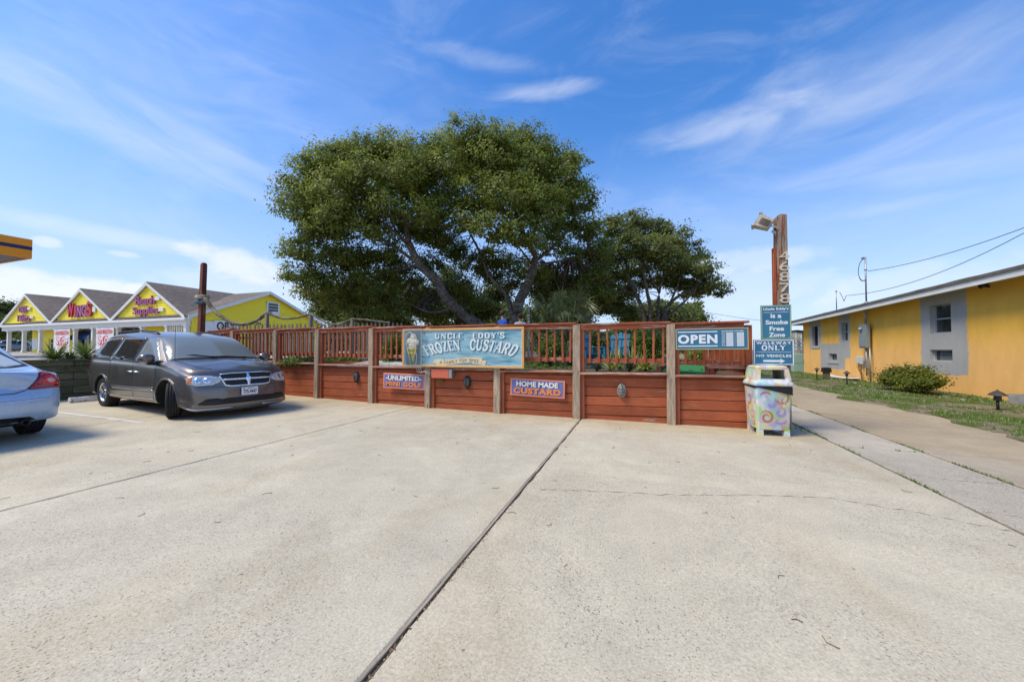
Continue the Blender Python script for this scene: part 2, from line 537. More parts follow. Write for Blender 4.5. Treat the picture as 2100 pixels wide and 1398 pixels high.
def serif_quads(s, wt=.19, wn_=.085, space=1.0):
    """rectangles of each letter, plus total length"""
    out, x = [], 0.0
    for chn in s:
        w, strokes, feet = GL[chn]
        qs = []
        for cls, pts in strokes:
            hw = (wt if cls == 't' else wn_) / 2
            if len(pts) > 2:                            # round the bowls
                A_ = [np.array(p) for p in pts]
                N_ = (len(pts) - 1) * 3
                def cr_(t):
                    i = min(int(t), len(A_) - 2)
                    f, p1, p2 = t - i, A_[i], A_[i + 1]
                    m1, m2 = (p2 - A_[max(i - 1, 0)]) * .5, (A_[min(i + 2, len(A_) - 1)] - p1) * .5
                    return p1 * (2 * f ** 3 - 3 * f ** 2 + 1) + m1 * (f ** 3 - 2 * f ** 2 + f) + p2 * (3 * f ** 2 - 2 * f ** 3) + m2 * (f ** 3 - f ** 2)
                pts = [tuple(cr_(k * (len(pts) - 1) / N_)) for k in range(N_ + 1)]
            for a, b in zip(pts, pts[1:]):
                d = Vector((b[0] - a[0], b[1] - a[1]))
                L = d.length
                if L < 1e-6:
                    continue
                d /= L
                e = hw * .55 if len(pts) > 2 else 0
                nx, ny = -d.y * hw, d.x * hw
                if len(pts) == 2 and abs(d.x) > .2 and abs(d.y) > .2:      # diagonals cut level
                    k = hw / abs(d.y)
                    qs.append([(a[0] - k, a[1]), (a[0] + k, a[1]), (b[0] + k, b[1]), (b[0] - k, b[1])])
                else:
                    a2, b2 = (a[0] - d.x * e, a[1] - d.y * e), (b[0] + d.x * e, b[1] + d.y * e)
                    qs.append([(a2[0] + nx, a2[1] + ny), (a2[0] - nx, a2[1] - ny), (b2[0] - nx, b2[1] - ny), (b2[0] + nx, b2[1] + ny)])
        for fx, fy, hl in feet:
            t = wn_ * .8
            y0, y1 = (0, t) if fy < .5 else (1 - t, 1)
            qs.append([(fx - hl, y0), (fx + hl, y0), (fx + hl, y1), (fx - hl, y1)])
        out.append((x, w, qs))
        x += w * space
    return out, x
def letters(name, s, w, h, M, mat, parent, serif=False, bold=0.0, depth=.006, spacing=1.0, arch=0.0, fan=0.0, each=False, label=None, shear=0.0, wave=None):
    """lettering w wide and h high centred on M's origin; arch lifts the middle of the line"""
    if serif:
        quads, L = serif_quads(s, space=spacing)
        groups = [([(x + p[0], p[1]) for q in qs for p in q], [tuple(range(i * 4, i * 4 + 4)) for i in range(len(qs))]) for x, _, qs in quads if qs]
        x0, x1, y0, y1 = min(p[0] for g in groups for p in g[0]), max(p[0] for g in groups for p in g[0]), 0.0, 1.0
    else:
        vs, fs = text_data(s, bold, spacing)
        x0, x1, y0, y1 = vs[:, 0].min(), vs[:, 0].max(), vs[:, 1].min(), vs[:, 1].max()
        groups = [(vs.tolist(), fs)]
    if not serif and each:                              # one group per letter: islands that share a column belong together
        vs, fs = groups[0]
        lab_ = list(range(len(vs)))
        def root(i):
            while lab_[i] != i:
                lab_[i] = lab_[lab_[i]]
                i = lab_[i]
            return i
        for q in fs:
            for i in q[1:]:
                lab_[root(i)] = root(q[0])
        isl = {}
        for q in fs:
            isl.setdefault(root(q[0]), []).append(q)
        spans = sorted([min(vs[i][0] for q in qs for i in q), max(vs[i][0] for q in qs for i in q), qs] for qs in isl.values())
        merged = []
        for lo_, hi_, qs in spans:
            if merged and lo_ < merged[-1][1] - .5 * min(hi_ - lo_, merged[-1][1] - merged[-1][0]):
                merged[-1][1] = max(hi_, merged[-1][1])
                merged[-1][2] = merged[-1][2] + qs
            else:
                merged.append([lo_, hi_, qs])
        groups = []
        for lo_, hi_, qs in merged:
            ids_ = sorted({i for q in qs for i in q})
            mp_ = {k: n for n, k in enumerate(ids_)}
            groups.append(([vs[i] for i in ids_], [tuple(mp_[i] for i in q) for q in qs]))
    mb, built = MB(), None
    for vs, fs in groups:
        pts = []
        for p in vs:
            a = (p[0] - x0) / (x1 - x0) * 2 - 1
            b = (p[1] - y0) / (y1 - y0) - .5
            yy = b * h * (1 - fan * a * a) + arch * (1 - a * a) + (wave(a) if wave else 0)
            pts.append((a * w / 2 + b * h * shear + (a * b * arch * 1.1 if arch else 0), yy))
        if serif:
            for q in fs:
                z_q = depth + rng.random() * .0008
                k = [M @ Vector((pts[i][0], pts[i][1], z_q)) for i in q]
                k0 = [M @ Vector((pts[i][0], pts[i][1], 0.0005)) for i in q]
                n = len(q)
                mb.add(k + k0, [tuple(range(n))] + [(i, n + i, n + (i + 1) % n, (i + 1) % n) for i in range(n)])
        else:
            n = len(pts)
            top = [M @ Vector((p[0], p[1], depth)) for p in pts]
            cnt = {}
            for q in fs:
                for i in range(len(q)):
                    e = (q[i], q[(i + 1) % len(q)])
                    cnt[tuple(sorted(e))] = cnt.get(tuple(sorted(e)), []) + [e]
            side = [v[0] for v in cnt.values() if len(v) == 1]
            bot = [M @ Vector((p[0], p[1], 0.0005)) for p in pts]
            mb.add(top + bot, list(fs) + [(b_, a_, n + a_, n + b_) for a_, b_ in side])
        if each:
            built = mb.build('letter', mat, parent, label=label)
            mb = MB()
    if each:
        return built
    return mb.build(name, mat, parent, label=label, kind='stuff')

# ------------------------------------------------------------------ the ground
m = NT('sandy_turf')
co = m.co('World')
g1 = m.noise(co, .35, 5, .6)
g2 = m.noise(co, 9, 5, .7)
grass_c = m.mix(m.map(g2, .3, .7), (.045, .075, .014), (.12, .15, .035))
sand_c = m.mix(m.map(g2, .3, .7), (.26, .20, .13), (.40, .33, .24))
m.bump(m.noise(co, 30, 4, .7), .6, .03)
turf_mat = m.out(m.mix(m.map(m.math('ADD', g1, m.math('MULTIPLY', g2, .35)), .55, .74), grass_c, sand_c), .95, 0, .1)

def concrete(name, base, pit=1.0, tone=(.84, 1.07), grit=1.1, brown=.42):
    m = NT(name)
    co = m.co('World')
    big = m.noise(co, .28, 5, .62, .6)
    streak = m.noise(m.co('World', (1, .28, 1)), .9, 5, .65)
    mid = m.noise(co, 3.2, 6, .68)
    fine = m.noise(co, 70, 3, .7)
    c = m.scale_col(base, m.map(big, .3, .7, tone[0], tone[1], False))
    c = m.mix(m.math('MULTIPLY', m.map(streak, .50, .72), brown), c, m.mix(1.0, c, (.86, .74, .58), 'MULTIPLY'))
    c = m.scale_col(c, m.map(mid, .28, .72, .88, 1.09, False))
    c = m.scale_col(c, m.map(fine, .3, .7, 1 - .2 * grit, 1 + .18 * grit, False))
    # exposed aggregate: patches where the paste has worn off show dark and pale stones
    worn = m.map(m.math('ADD', m.noise(co, .55, 5, .7, .9), m.math('MULTIPLY', mid, .25)), .54, .70)
    c = m.scale_col(c, m.map(worn, 0, 1, 1.02, .94, False))
    v = m.n('ShaderNodeTexVoronoi', feature='F1')
    wv_ = m.n('ShaderNodeVectorMath', operation='MULTIPLY_ADD')
    nc_ = m.n('ShaderNodeTexNoise')
    m.l(co, nc_.inputs['Vector'])
    nc_.inputs['Scale'].default_value = 55
    m.l(nc_.outputs['Color'], wv_.inputs[0])
    wv_.inputs[1].default_value = (.022, .022, .022)
    m.l(co, wv_.inputs[2])
    m.l(wv_.outputs[0], v.inputs['Vector'])
    v.inputs['Scale'].default_value = 80
    sepc = m.n('ShaderNodeSeparateColor')
    m.l(v.outputs['Color'], sepc.inputs[0])
    stone = m.map(m.math('ADD', v.outputs['Distance'], m.math('MULTIPLY', sepc.outputs[2], .22)), .52, .36)
    dark = m.math('MULTIPLY', m.math('MULTIPLY', stone, m.map(sepc.outputs[0], .58, .62)), m.map(worn, 0, 1, .25, 1.0, False))
    pale = m.math('MULTIPLY', m.math('MULTIPLY', stone, m.map(sepc.outputs[1], .72, .76)), m.map(worn, 0, 1, .12, .6, False))
    c = m.mix(m.math('MULTIPLY', dark, .78 * pit), c, m.mix(sepc.outputs[1], (.12, .09, .065), (.30, .24, .18)))
    c = m.mix(m.math('MULTIPLY', pale, .7 * pit), c, (.66, .62, .55))
    if brown > .4:                                      # tannin stain that runs out from under the planter
        sy_ = m.n('ShaderNodeSeparateXYZ')
        m.l(co, sy_.inputs[0])
        band = m.map(m.math('ADD', sy_.outputs[1], m.math('MULTIPLY', m.noise(co, 1.3, 5, .65), 1.6)), 7.2, 8.3)
        c = m.mix(m.math('MULTIPLY', band, .45), c, m.mix(1.0, c, (.80, .70, .50), 'MULTIPLY'))
    # larger pits and droppings, sparse
    v2 = m.n('ShaderNodeTexVoronoi', feature='F1')
    m.l(co, v2.inputs['Vector'])
    v2.inputs['Scale'].default_value = 9
    sp2 = m.n('ShaderNodeSeparateColor')
    m.l(v2.outputs['Color'], sp2.inputs[0])
    spot = m.math('MULTIPLY', m.map(v2.outputs['Distance'], .105, .07), m.map(sp2.outputs[0], .80, .82))
    c = m.mix(m.math('MULTIPLY', spot, .6), c, (.09, .075, .06))
    hgt = m.math('ADD', m.math('MULTIPLY', fine, .5), m.math('MULTIPLY', m.math('SUBTRACT', 1.0, dark), .9))
    m.bump(hgt, .42, .006)
    return m.out(c, m.map(fine, .3, .7, .78, .95, False), 0, .25)
lot_mat = concrete('old_concrete', (.565, .503, .375), 1.0)
lot_mat_b = concrete('old_concrete_b', (.56, .503, .38), .9)
walk_mat = concrete('grey_concrete', (.515, .455, .36), 1.4, (.74, 1.08), 1.3, .1)
drive_mat = concrete('brown_concrete', (.455, .385, .285), .8, (.78, 1.1), 1.0, .5)
joint_mat = plain('joint_dirt', (.10, .078, .050), .95, var=.4, vscale=12, kind='World')
board_mat = wood('joint_board', (.40, .33, .25), 'Y', split=1)

# base sheet: everything else lies on it or above it
mb = MB()
xs = [-2500, -80, -14.5, -6, 0, 7, 14, 60, 2500]
ys = [-1500, -40, -8, 8, 30, 90, 3500]
vid = {}
for j, y in enumerate(ys):
    for i, x in enumerate(xs):
        vid[i, j] = len(mb.v)
        mb.v.append((x, y, gz(x) - .10))
for j in range(len(ys) - 1):
    for i in range(len(xs) - 1):
        mb.f.append((vid[i, j], vid[i + 1, j], vid[i + 1, j + 1], vid[i, j + 1]))
        mb.s.append(False)
ground = mb.build('ground', turf_mat)
ground['kind'] = 'structure'

lot = bpy.data.objects.new('parking_lot', None)
COL.objects.link(lot)
lot['kind'] = 'structure'
OFF[lot] = Vector()
mb = MB()
mb.quad((-14.1, -16, gz(-14.1) - .016), (6.8, -16, gz(6.8) - .016), (6.8, 33, gz(6.8) - .016), (-14.1, 33, gz(-14.1) - .016))
mb.build('joint_bed', joint_mat, lot)
def slab(name, x0, x1, y0, y1, mat, lift=0.0, wob=.006, kind_rng=None):
    """concrete slab with slightly broken edges"""
    n = max(2, int((y1 - y0) / .16))
    r = random.Random(int((x0 + 50) * 100 + y0 * 7))
    vs, fs = [], []
    for k in range(n + 1):
        y = y0 + (y1 - y0) * k / n
        a, b = x0 + abs(r.gauss(0, wob)), x1 - abs(r.gauss(0, wob))
        for x, dz in ((a, -.09), (a, -.006), (a + .008, 0), (b - .008, 0), (b, -.006), (b, -.09)):
            vs.append((x, y, gz(x) + lift + dz))
    for k in range(n):
        for i in range(5):
            fs.append((k * 6 + i, k * 6 + i + 1, k * 6 + 7 + i, k * 6 + 6 + i))
    fs += [tuple(range(5, -1, -1)), tuple(n * 6 + i for i in range(6))]
    mb = MB()
    mb.add(vs, fs)
    return mb.build(name, mat, lot)
JB = -1.120
slab('slab', -13.95, -9.155, -16, 8.6, lot_mat_b)
slab('slab', -9.142, -5.150, -16, 8.6, lot_mat)
slab('slab', -5.132, JB - .026, -16, 8.6, lot_mat_b)
slab('slab', JB + .002, 2.845, -16, 8.85, lot_mat, wob=.008)
mb = MB()                                             # expansion board in the middle joint
for k in range(40):
    y0 = -16 + k * .6
    if y0 > 7.4:
        break
    mb.box((JB - .018 + rng.gauss(0, .0012), y0 + .3, gz(JB) - .020), (.017, .598, .036))
mb.build('expansion_strip', board_mat, lot)
for y0, y1 in ((-16, 2.2), (2.212, 6.80), (6.815, 10.9), (10.912, 15.0), (15.012, 19.2), (19.212, 33)):
    slab('walkway_slab', 2.870, 3.796, y0, y1, walk_mat, .004)
for y0, y1 in ((-16, 6.80), (6.812, 10.30), (10.312, 14.2), (14.212, 18.4), (18.412, 33)):
    slab('driveway_slab', 3.828, 6.7, y0, y1, drive_mat, .006)
# hairline cracks: thin dark seams lying in the slabs
def ground_line(name, pts, w, mat, parent, lift=.0035, taper=True, dens=14):
    mb = MB()
    P = []
    for (x0, y0), (x1, y1) in zip(pts, pts[1:]):
        for k in range(dens):
            P.append((x0 + (x1 - x0) * k / dens + rng.gauss(0, .010), y0 + (y1 - y0) * k / dens + rng.gauss(0, .010)))
    P.append(pts[-1])
    for i in range(len(P) - 1):
        (xa, ya), (xb, yb) = P[i], P[i + 1]
        dx, dy = xb - xa, yb - ya
        L = math.hypot(dx, dy) or 1
        nx, ny = -dy / L, dx / L
        wa = w * (.55 + .45 * math.sin(i * 1.7)) if taper else w
        wb = w * (.55 + .45 * math.sin((i + 1) * 1.7)) if taper else w
        mb.quad((xa + nx * wa, ya + ny * wa, gz(xa) + lift), (xa - nx * wa, ya - ny * wa, gz(xa) + lift), (xb - nx * wb, yb - ny * wb, gz(xb) + lift), (xb + nx * wb, yb + ny * wb, gz(xb) + lift))
    return mb.build(name, mat, parent)
crack_mat = plain('crack_dirt', (.13, .10, .075), .95, var=.3, vscale=8, kind='World')
ground_line('crack', [(-.95, 3.62), (-.57, 3.74), (.3, 3.93), (1.0, 4.2), (1.74, 4.40), (2.3, 4.28), (2.83, 4.08)], .004, crack_mat, lot)
ground_line('crack', [(2.88, 5.6), (3.3, 5.45), (3.78, 5.55)], .004, crack_mat, lot, .0075)
ground_line('crack', [(2.9, 4.5), (3.4, 4.42), (3.79, 4.5)], .003, crack_mat, lot, .0075)
line_mat = plain('worn_white_line', (.62, .60, .56), .7, var=.35, vscale=5, kind='World')
for y in (4.13, 1.35, -1.4):
    ground_line('parking_line', [(-13.2, y + .03), (-8.6, y)], .048, line_mat, lot, .004, False, 4)

# raised terraces: mini golf garden behind the fence, store yard to the left
terrace = MB()
TZ = .93
terrace.add([(-15.1, 8.95, .98), (-10.2, 8.10, .95), (-6.4, 7.76, TZ), (-1.2, 7.65, TZ), (2.0, 7.74, TZ), (2.0, 46, TZ), (-15.1, 46, 1.0)], [(0, 1, 2, 3, 4, 5, 6)])
terrace.add([(2.0, 7.74, TZ), (2.0, 7.74, -.2), (2.0, 46, -.2), (2.0, 46, TZ)], [(0, 1, 2, 3)])
garden = terrace.build('garden_terrace', soil)
garden['kind'] = 'structure'
m = NT('yard_concrete')
co = m.co('World')
yard_mat = m.out(m.scale_col((.42, .37, .31), m.map(m.noise(co, .7, 6, .65), .3, .7, .75, 1.15, False)), .9, 0, .2)
mb = MB()
mb.add([(-14.15, -30, 1.06), (-14.15, 8.9, 1.06), (-15.1, 8.97, 1.05), (-15.1, 120, 1.10), (-160, 120, 1.12), (-160, -30, 1.12)], [(0, 1, 2, 3, 4, 5)])
o = mb.build('store_yard', yard_mat)
o['kind'] = 'structure'

# ------------------------------------------------------------------ the yellow store with three gables
def siding_mat(name, col):
    m = NT(name)
    f = m.map(m.noise(m.co('World', (.3, .3, 6)), 2.0, 4, .6), .3, .7, .88, 1.08, False)
    return m.out(m.scale_col(col, f), .55, 0, .3)
yel = siding_mat('yellow_siding', (.94, .78, .045))
m = NT('shingles')
co = m.co('World')
br = m.n('ShaderNodeTexBrick')
m.l(m.co('World', (1, 1, 1)), br.inputs['Vector'])
f1 = m.noise(m.co('World', (1.2, 1.2, 9)), 2.4, 5, .7)
f2 = m.noise(m.co('World', (.25, .25, .6)), 1.0, 4, .6)
shingle_mat = m.out(m.scale_col((.185, .152, .126), m.math('MULTIPLY', m.map(f1, .3, .7, .5, 1.5, False), m.map(f2, .3, .7, .8, 1.15, False))), .9, 0, .2)
m.bump(f1, .6, .05)

SY, SX0, SX1, FZ, AZ_ = 21.5, -72.1, -38.3, 4.42, 7.72
GW = (SX1 - SX0) / 3
store = thing('store_building', 'long yellow store with three white-trimmed front gables and brown roofs beyond the planter', 'store', (-55, SY, 1.1))
SO = OFF[store]
def lap(mb, zs, ext, P, lean=.035):
    """lapped boards: ext(z) -> (u0, u1) or None"""
    for z0, z1 in zip(zs, zs[1:]):
        a, b = ext(z0), ext(z1 - .004)
        if a is None:
            continue
        if b is None:
            b = (sum(a) / 2, sum(a) / 2 + .001)
        mb.quad(P(a[0], z0, lean), P(a[1], z0, lean), P(b[1], z1, 0), P(b[0], z1, 0))
        mb.quad(P(a[0], z0, 0), P(a[1], z0, 0), P(a[1], z0, lean), P(a[0], z0, lean))
def board(mb, p, q, w, t, up):
    """board from p to q, w high along up, t thick towards the viewer side"""
    p, q, up = Vector(p), Vector(q), Vector(up).normalized()
    d = (q - p).normalized()
    nrm = d.cross(up).normalized()
    vs = [p, q, q + up * w, p + up * w]
    vs += [v + nrm * t for v in vs]
    mb.add(vs, [(0, 1, 2, 3), (7, 6, 5, 4), (0, 4, 5, 1), (1, 5, 6, 2), (2, 6, 7, 3), (3, 7, 4, 0)])
RIDGE_Y = 29.6
for g in range(3):
    x0, x1 = SX0 + g * GW, SX0 + (g + 1) * GW
    xc = (x0 + x1) / 2
    mb = MB()
    lap(mb, [FZ + .1 + .2 * k for k in range(17)], lambda z: (x0 + .35 + (z - FZ) / (AZ_ - FZ) * (GW / 2 - .1), x1 - .35 - (z - FZ) / (AZ_ - FZ) * (GW / 2 - .1)) if z < AZ_ - .25 else None,
        lambda u, z, d: (u, SY - .08 - d, z))
    mb.build('gable_siding', yel, store, True, kind='stuff')
    # roof: two slopes running back into the main roof
    mb = MB()
    for s, xe in ((-1, x0), (1, x1)):
        a, b = Vector((xe, SY - .3, FZ - .02)), Vector((xc, SY - .3, AZ_))
        c, d = Vector((xc, RIDGE_Y + .2, AZ_)), Vector((xe, RIDGE_Y - 4.2, FZ))
        t = Vector((0, 0, .14))
        mb.add([a, b, c, d, a + t, b + t, c + t, d + t], [(0, 1, 2, 3), (7, 6, 5, 4), (0, 4, 5, 1), (3, 2, 6, 7), (0, 3, 7, 4)])
    mb.build('gable_roof', shingle_mat, store, True)
    mb = MB()
    for xe in (x0, x1):
        e, k = Vector((xe, SY - .33, FZ - .22)), Vector((xc, SY - .33, AZ_ - .20))
        vs = [e, k, k + Vector((0, 0, .27)), e + Vector((0, 0, .27))]
        vs += [v + Vector((0, .10, 0)) for v in vs]
        mb.add(vs, [(0, 1, 2, 3), (7, 6, 5, 4), (0, 4, 5, 1), (2, 6, 7, 3), (1, 5, 6, 2), (3, 7, 4, 0)])
        # boxed soffit behind the rake board
        s2 = [e + Vector((0, .1, .12)), k + Vector((0, .1, .12)), k + Vector((0, .6, .12)), e + Vector((0, .6, .12))]
        mb.add(s2, [(0, 1, 2, 3)])
    mb.build('rake_board', trim_white, store, True)
# front entablature, columns and back wall of the porch
mb = MB()
mb.box(((SX0 + SX1) / 2, SY - .10, FZ - .22), (SX1 - SX0 + .5, .62, .24))
mb.box(((SX0 + SX1) / 2, SY + .02, FZ - .56), (SX1 - SX0, .36, .44))
mb.build('front_fascia', trim_white, store, True)
for cx_ in (-70.84, -67.29, -63.62, -60.34, -56.6, -53.2, -52.2, -48.9, -45.0, -41.2, -38.5):
    mb = MB()
    mb.box((cx_, SY + .02, 2.37), (.28, .28, 2.54))
    mb.box((cx_, SY + .02, 3.58), (.38, .38, .14))
    mb.box((cx_, SY + .02, 1.22), (.38, .38, .24))
    mb.build('column', trim_white, store, True)
mb = MB()
PWY = SY + 1.3                                          # back wall of the shallow porch
hx = lambda p: at_y(p, 690, PWY).x
holes = [(hx(100), hx(113), 1.12, 2.75), (hx(163), hx(196), 1.12, 3.75), (hx(252), hx(290), 1.12, 3.7), (hx(350), hx(388), 1.5, 3.4)]
wall_faces(mb, -69.4, SX1 - .05, 1.1, FZ, holes, lambda u, v: (u, PWY, v), .25, (0, 1, 0))
mb.quad((-69.4, PWY, 1.1), (-69.4, RIDGE_Y + 6, 1.1), (-69.4, RIDGE_Y + 6, FZ), (-69.4, PWY, FZ))
mb.build('porch_wall', yel, store, True)
mb = MB()
mb.box((hx(73), PWY - .03, 2.1), (1.3, .04, 1.3))
mb.build('poster', white_paint, store, True)
mb = MB()
mb.quad((SX0, SY + .2, FZ - .05), (SX1, SY + .2, FZ - .05), (SX1, SY + 1.4, FZ - .05), (SX0, SY + 1.4, FZ - .05))
mb.build('porch_ceiling', plain('porch_ceiling', (.30, .22, .08), .8), store, True)
awn = plain('blue_awning', (.03, .10, .30), .7, var=.2)
for a, b, c, d in holes:
    mb = MB()
    mb.box(((a + b) / 2, PWY + .22, (c + d) / 2), (b - a, .03, d - c))
    w = mb.build('shop_window', shade_glass, store, True)
    mb = MB()
    for u in (a + .04, (a + b) / 2, b - .04):
        mb.box((u, PWY + .16, (c + d) / 2), (.08, .06, d - c))
    for v in (c + .04, d - .04, d - .55):
        mb.box(((a + b) / 2, PWY + .165, v), (b - a - .17, .05, .08))
    mb.build('window_frame', white_paint, w, True)
for a, b in ((hx(163) - .2, hx(196) + .2), (hx(252) - .2, hx(290) + .2)):
    mb = MB()
    mb.add([(a, SY + .55, 2.85), (b, SY + .55, 2.85), (b, PWY - .02, 3.5), (a, PWY - .02, 3.5), (a, SY + .55, 2.5), (b, SY + .55, 2.5)], [(0, 1, 2, 3), (4, 5, 1, 0)])
    mb.build('awning', awn, store, True)
# little transom grille in the right bay
mb = MB()
for k in range(8):
    mb.box((-41.05 + k * .32, SY - .02, 3.15), (.07, .07, 1.0))
mb.box((-39.9, SY - .02, 2.62), (2.5, .08, .1))
mb.box((-39.9, SY - .021, 1.6), (2.5, .07, 1.0))
mb.build('porch_grille', white_paint, store, True)
# main block: end wall with window, roof
EY0, EY1, EZ0 = 21.75, 36.0, 4.62
pk = (28.9, 7.62)
mb = MB()
def ext_end(z):
    if z > pk[1] - .12:
        return None
    if z <= EZ0:
        return (EY0, EY1)
    t = (z - EZ0) / (pk[1] - EZ0)
    return (EY0 + (pk[0] - EY0) * t, EY1 - (EY1 - pk[0]) * t)
lap(mb, [1.1 + .205 * k for k in range(32)], ext_end, lambda u, z, d: (SX1 + d, u, z))
mb.build('end_siding', yel, store, True, kind='stuff')
mb = MB()
for (ya, za), (yb, zb) in (((EY0 - .5, EZ0 - .22), pk), (pk, (EY1 + .5, EZ0 - .22))):
    a, b = Vector((SX1 + .45, ya, za)), Vector((SX1 + .45, yb, zb))
    c, d = Vector((-66.5, yb, zb)), Vector((-66.5, ya, za))
    t = Vector((0, 0, .15))
    mb.add([a, b, c, d, a + t, b + t, c + t, d + t], [(0, 1, 2, 3), (7, 6, 5, 4), (0, 4, 5, 1), (3, 2, 6, 7), (0, 3, 7, 4), (1, 5, 6, 2)])
mb.build('main_roof', shingle_mat, store, True)
mb = MB()
for (ya, za), (yb, zb) in (((EY0 - .52, EZ0 - .26), pk), (pk, (EY1 + .52, EZ0 - .26))):
    vs = [Vector((SX1 + .46, ya, za - .18)), Vector((SX1 + .46, yb, zb - .18)), Vector((SX1 + .46, yb, zb + .13)), Vector((SX1 + .46, ya, za + .13))]
    vs += [v + Vector((.06, 0, 0)) for v in vs]
    mb.add(vs, [(3, 2, 1, 0), (4, 5, 6, 7), (0, 1, 5, 4), (2, 3, 7, 6), (3, 0, 4, 7), (1, 2, 6, 5)])
mb.build('end_rake_board', trim_white, store, True)
mb = MB()
for u in (28.85, 30.15):
    mb.box((SX1 + .08, u, 5.9), (.1, .14, 1.5))
for v in (5.2, 6.6):
    mb.box((SX1 + .085, 29.5, v), (.11, 1.44, .13))
wf = mb.build('window_frame', white_paint, store, True)
mb = MB()
mb.box((SX1 + .05, 29.5, 5.9), (.04, 1.2, 1.3))
mb.build('window_pane', sun_glass, wf, True)
mb = MB()
for v in (5.55, 5.9, 6.25):
    mb.box((SX1 + .08, 29.5, v), (.03, 1.15, .05))
mb.box((SX1 + .22, 29.55, 5.42), (.32, .62, .38))
mb.build('window_unit', white_paint, wf, True)
mb = MB()
mb.box((SX1 + .07, 23.3, 2.6), (.08, 1.1, 3.0))
mb.build('side_door', white_paint, store, True)

# store lettering stands off the gables
purple = plain('purple_letter', (.36, .09, .25), .4, var=.05)
redl = plain('red_letter', (.44, .018, .045), .4, var=.05)
def store_sign(label, lines, cx, group=None):
    t = thing('gable_sign', label, 'sign', (cx, SY - .16, lines[0][4]))
    for s, w, h, mat, z, dx, bold in lines:
        letters('lettering', s, w, h, Mxz(dx, 0, z - lines[0][4]), mat, t, bold=bold * .35, depth=.12, each=True)
        mb = MB()
        mb.box((dx + w / 2 + .35, -.03, z - lines[0][4] + h * .1), (.7, .12, h * .35))
        mb.build('return_box', trim_white, t)
    return t
store_sign('purple OBX T-Shirts lettering on the farthest, smallest-looking yellow gable', [('OBX', 1.8, .75, purple, 6.05, -.5, .02), ('T-Shirts', 2.9, .75, purple, 5.05, -.4, .02)], SX0 + GW * .5)
t = thing('gable_sign', 'large red WINGS lettering on the middle yellow gable', 'sign', (SX0 + GW * 1.5, SY - .16, 5.55))
for i, (chx, w, h, mat_) in enumerate((('W', 1.25, 1.45, redl), ('I', .34, 1.25, redl), ('N', .80, 1.25, purple), ('G', .80, 1.25, purple), ('S', .90, 1.6, redl))):
    x = (-1.75, -.78, -.05, .85, 1.75)[i]
    letters('letter', chx, w, h, Mxz(x, 0, (0.05, -.1, -.1, -.05, .1)[i]), mat_, t, bold=.03, depth=.14, each=True)
mb = MB()
mb.box((2.5, -.03, .0), (.5, .10, .5))
mb.build('return_box', trim_white, t)
store_sign('pink and purple Beach Supplies lettering on the nearest yellow gable', [('Beach', 2.9, .85, purple, 6.1, -.25, .02), ('Supplies', 3.9, .95, purple, 5.05, -.15, .02)], SX0 + GW * 2.5)
# sale banners between the columns
ban = plain('banner_white', (.78, .78, .76), .6, var=.05)
banred = plain('banner_red', (.62, .02, .06), .6, var=.1)
for cx_, lab in ((-58.45, 'left white LARGE SELECTION 50% OFF sale banner on the store porch'), (-50.55, 'right white LARGE SELECTION 50% OFF sale banner on the porch, nearer the dark van')):
    t = thing('sale_banner', lab, 'banner', (cx_, SY - .25, 2.35), group='sale banners on the store porch')
    mb = MB()
    n = 10
    vs = [(-1.55 + 3.1 * i / n, .03 * math.sin(i * 1.1), z) for z in (-1.2, 1.25) for i in range(n + 1)]
    vs += [(x, y + .02, z) for x, y, z in vs]
    k = 2 * (n + 1)
    fs = [(i, i + 1, n + 2 + i, n + 1 + i) for i in range(n)] + [(k + n + 1 + i, k + n + 2 + i, k + i + 1, k + i) for i in range(n)]
    mb.add(vs, fs)
    mb.build('sheet', ban, t)
    letters('lettering', 'LARGE SELECTION', 2.7, .42, Mxz(0, -.05, .88), banred, t, bold=.03, depth=.004, shear=.12)
    mb = MB()
    pts = [(-1.35, .45), (-1.0, .15), (-1.25, -.1), (-.8, -.3), (-.3, -.62), (.25, -.7), (.8, -.35), (1.3, -.05), (1.0, .2), (1.4, .5), (.7, .42), (.3, .58), (-.3, .45), (-.7, .55)]
    mb.prism(pts, .004, Mxz(0, -.045, -.1))
    mb.build('burst', banred, t)
    letters('lettering', '50% OFF', 2.5, .72, Mxz(0, -.052, .02), ban, t, bold=.04, depth=.004)
    letters('lettering', 'SALE', 1.1, .42, Mxz(0, -.056, -.62), ban, t, bold=.04, depth=.004)
    mb = MB()
    mb.prism([(-.7, -.28), (.7, -.28), (.62, .26), (-.62, .26)], .003, Mxz(0, -.048, -.62))
    mb.build('burst', banred, t)
t = thing('wall_sign', 'white OBX sign with black letters on the store end wall above the picket fence', 'sign', (SX1 + .12, 24.65, 3.55))
mb = MB()
mb.box((0, 0, 0), (.08, 2.2, 1.35))
mb.build('board', ban, t)
Myp = Matrix(((0, 0, 1, .05), (1, 0, 0, 0), (0, 1, 0, 0), (0, 0, 0, 1)))
letters('lettering', 'OBX', 1.75, .8, Myp @ Matrix.Translation((0, .15, 0)), black_plastic, t, bold=.03, depth=.01)

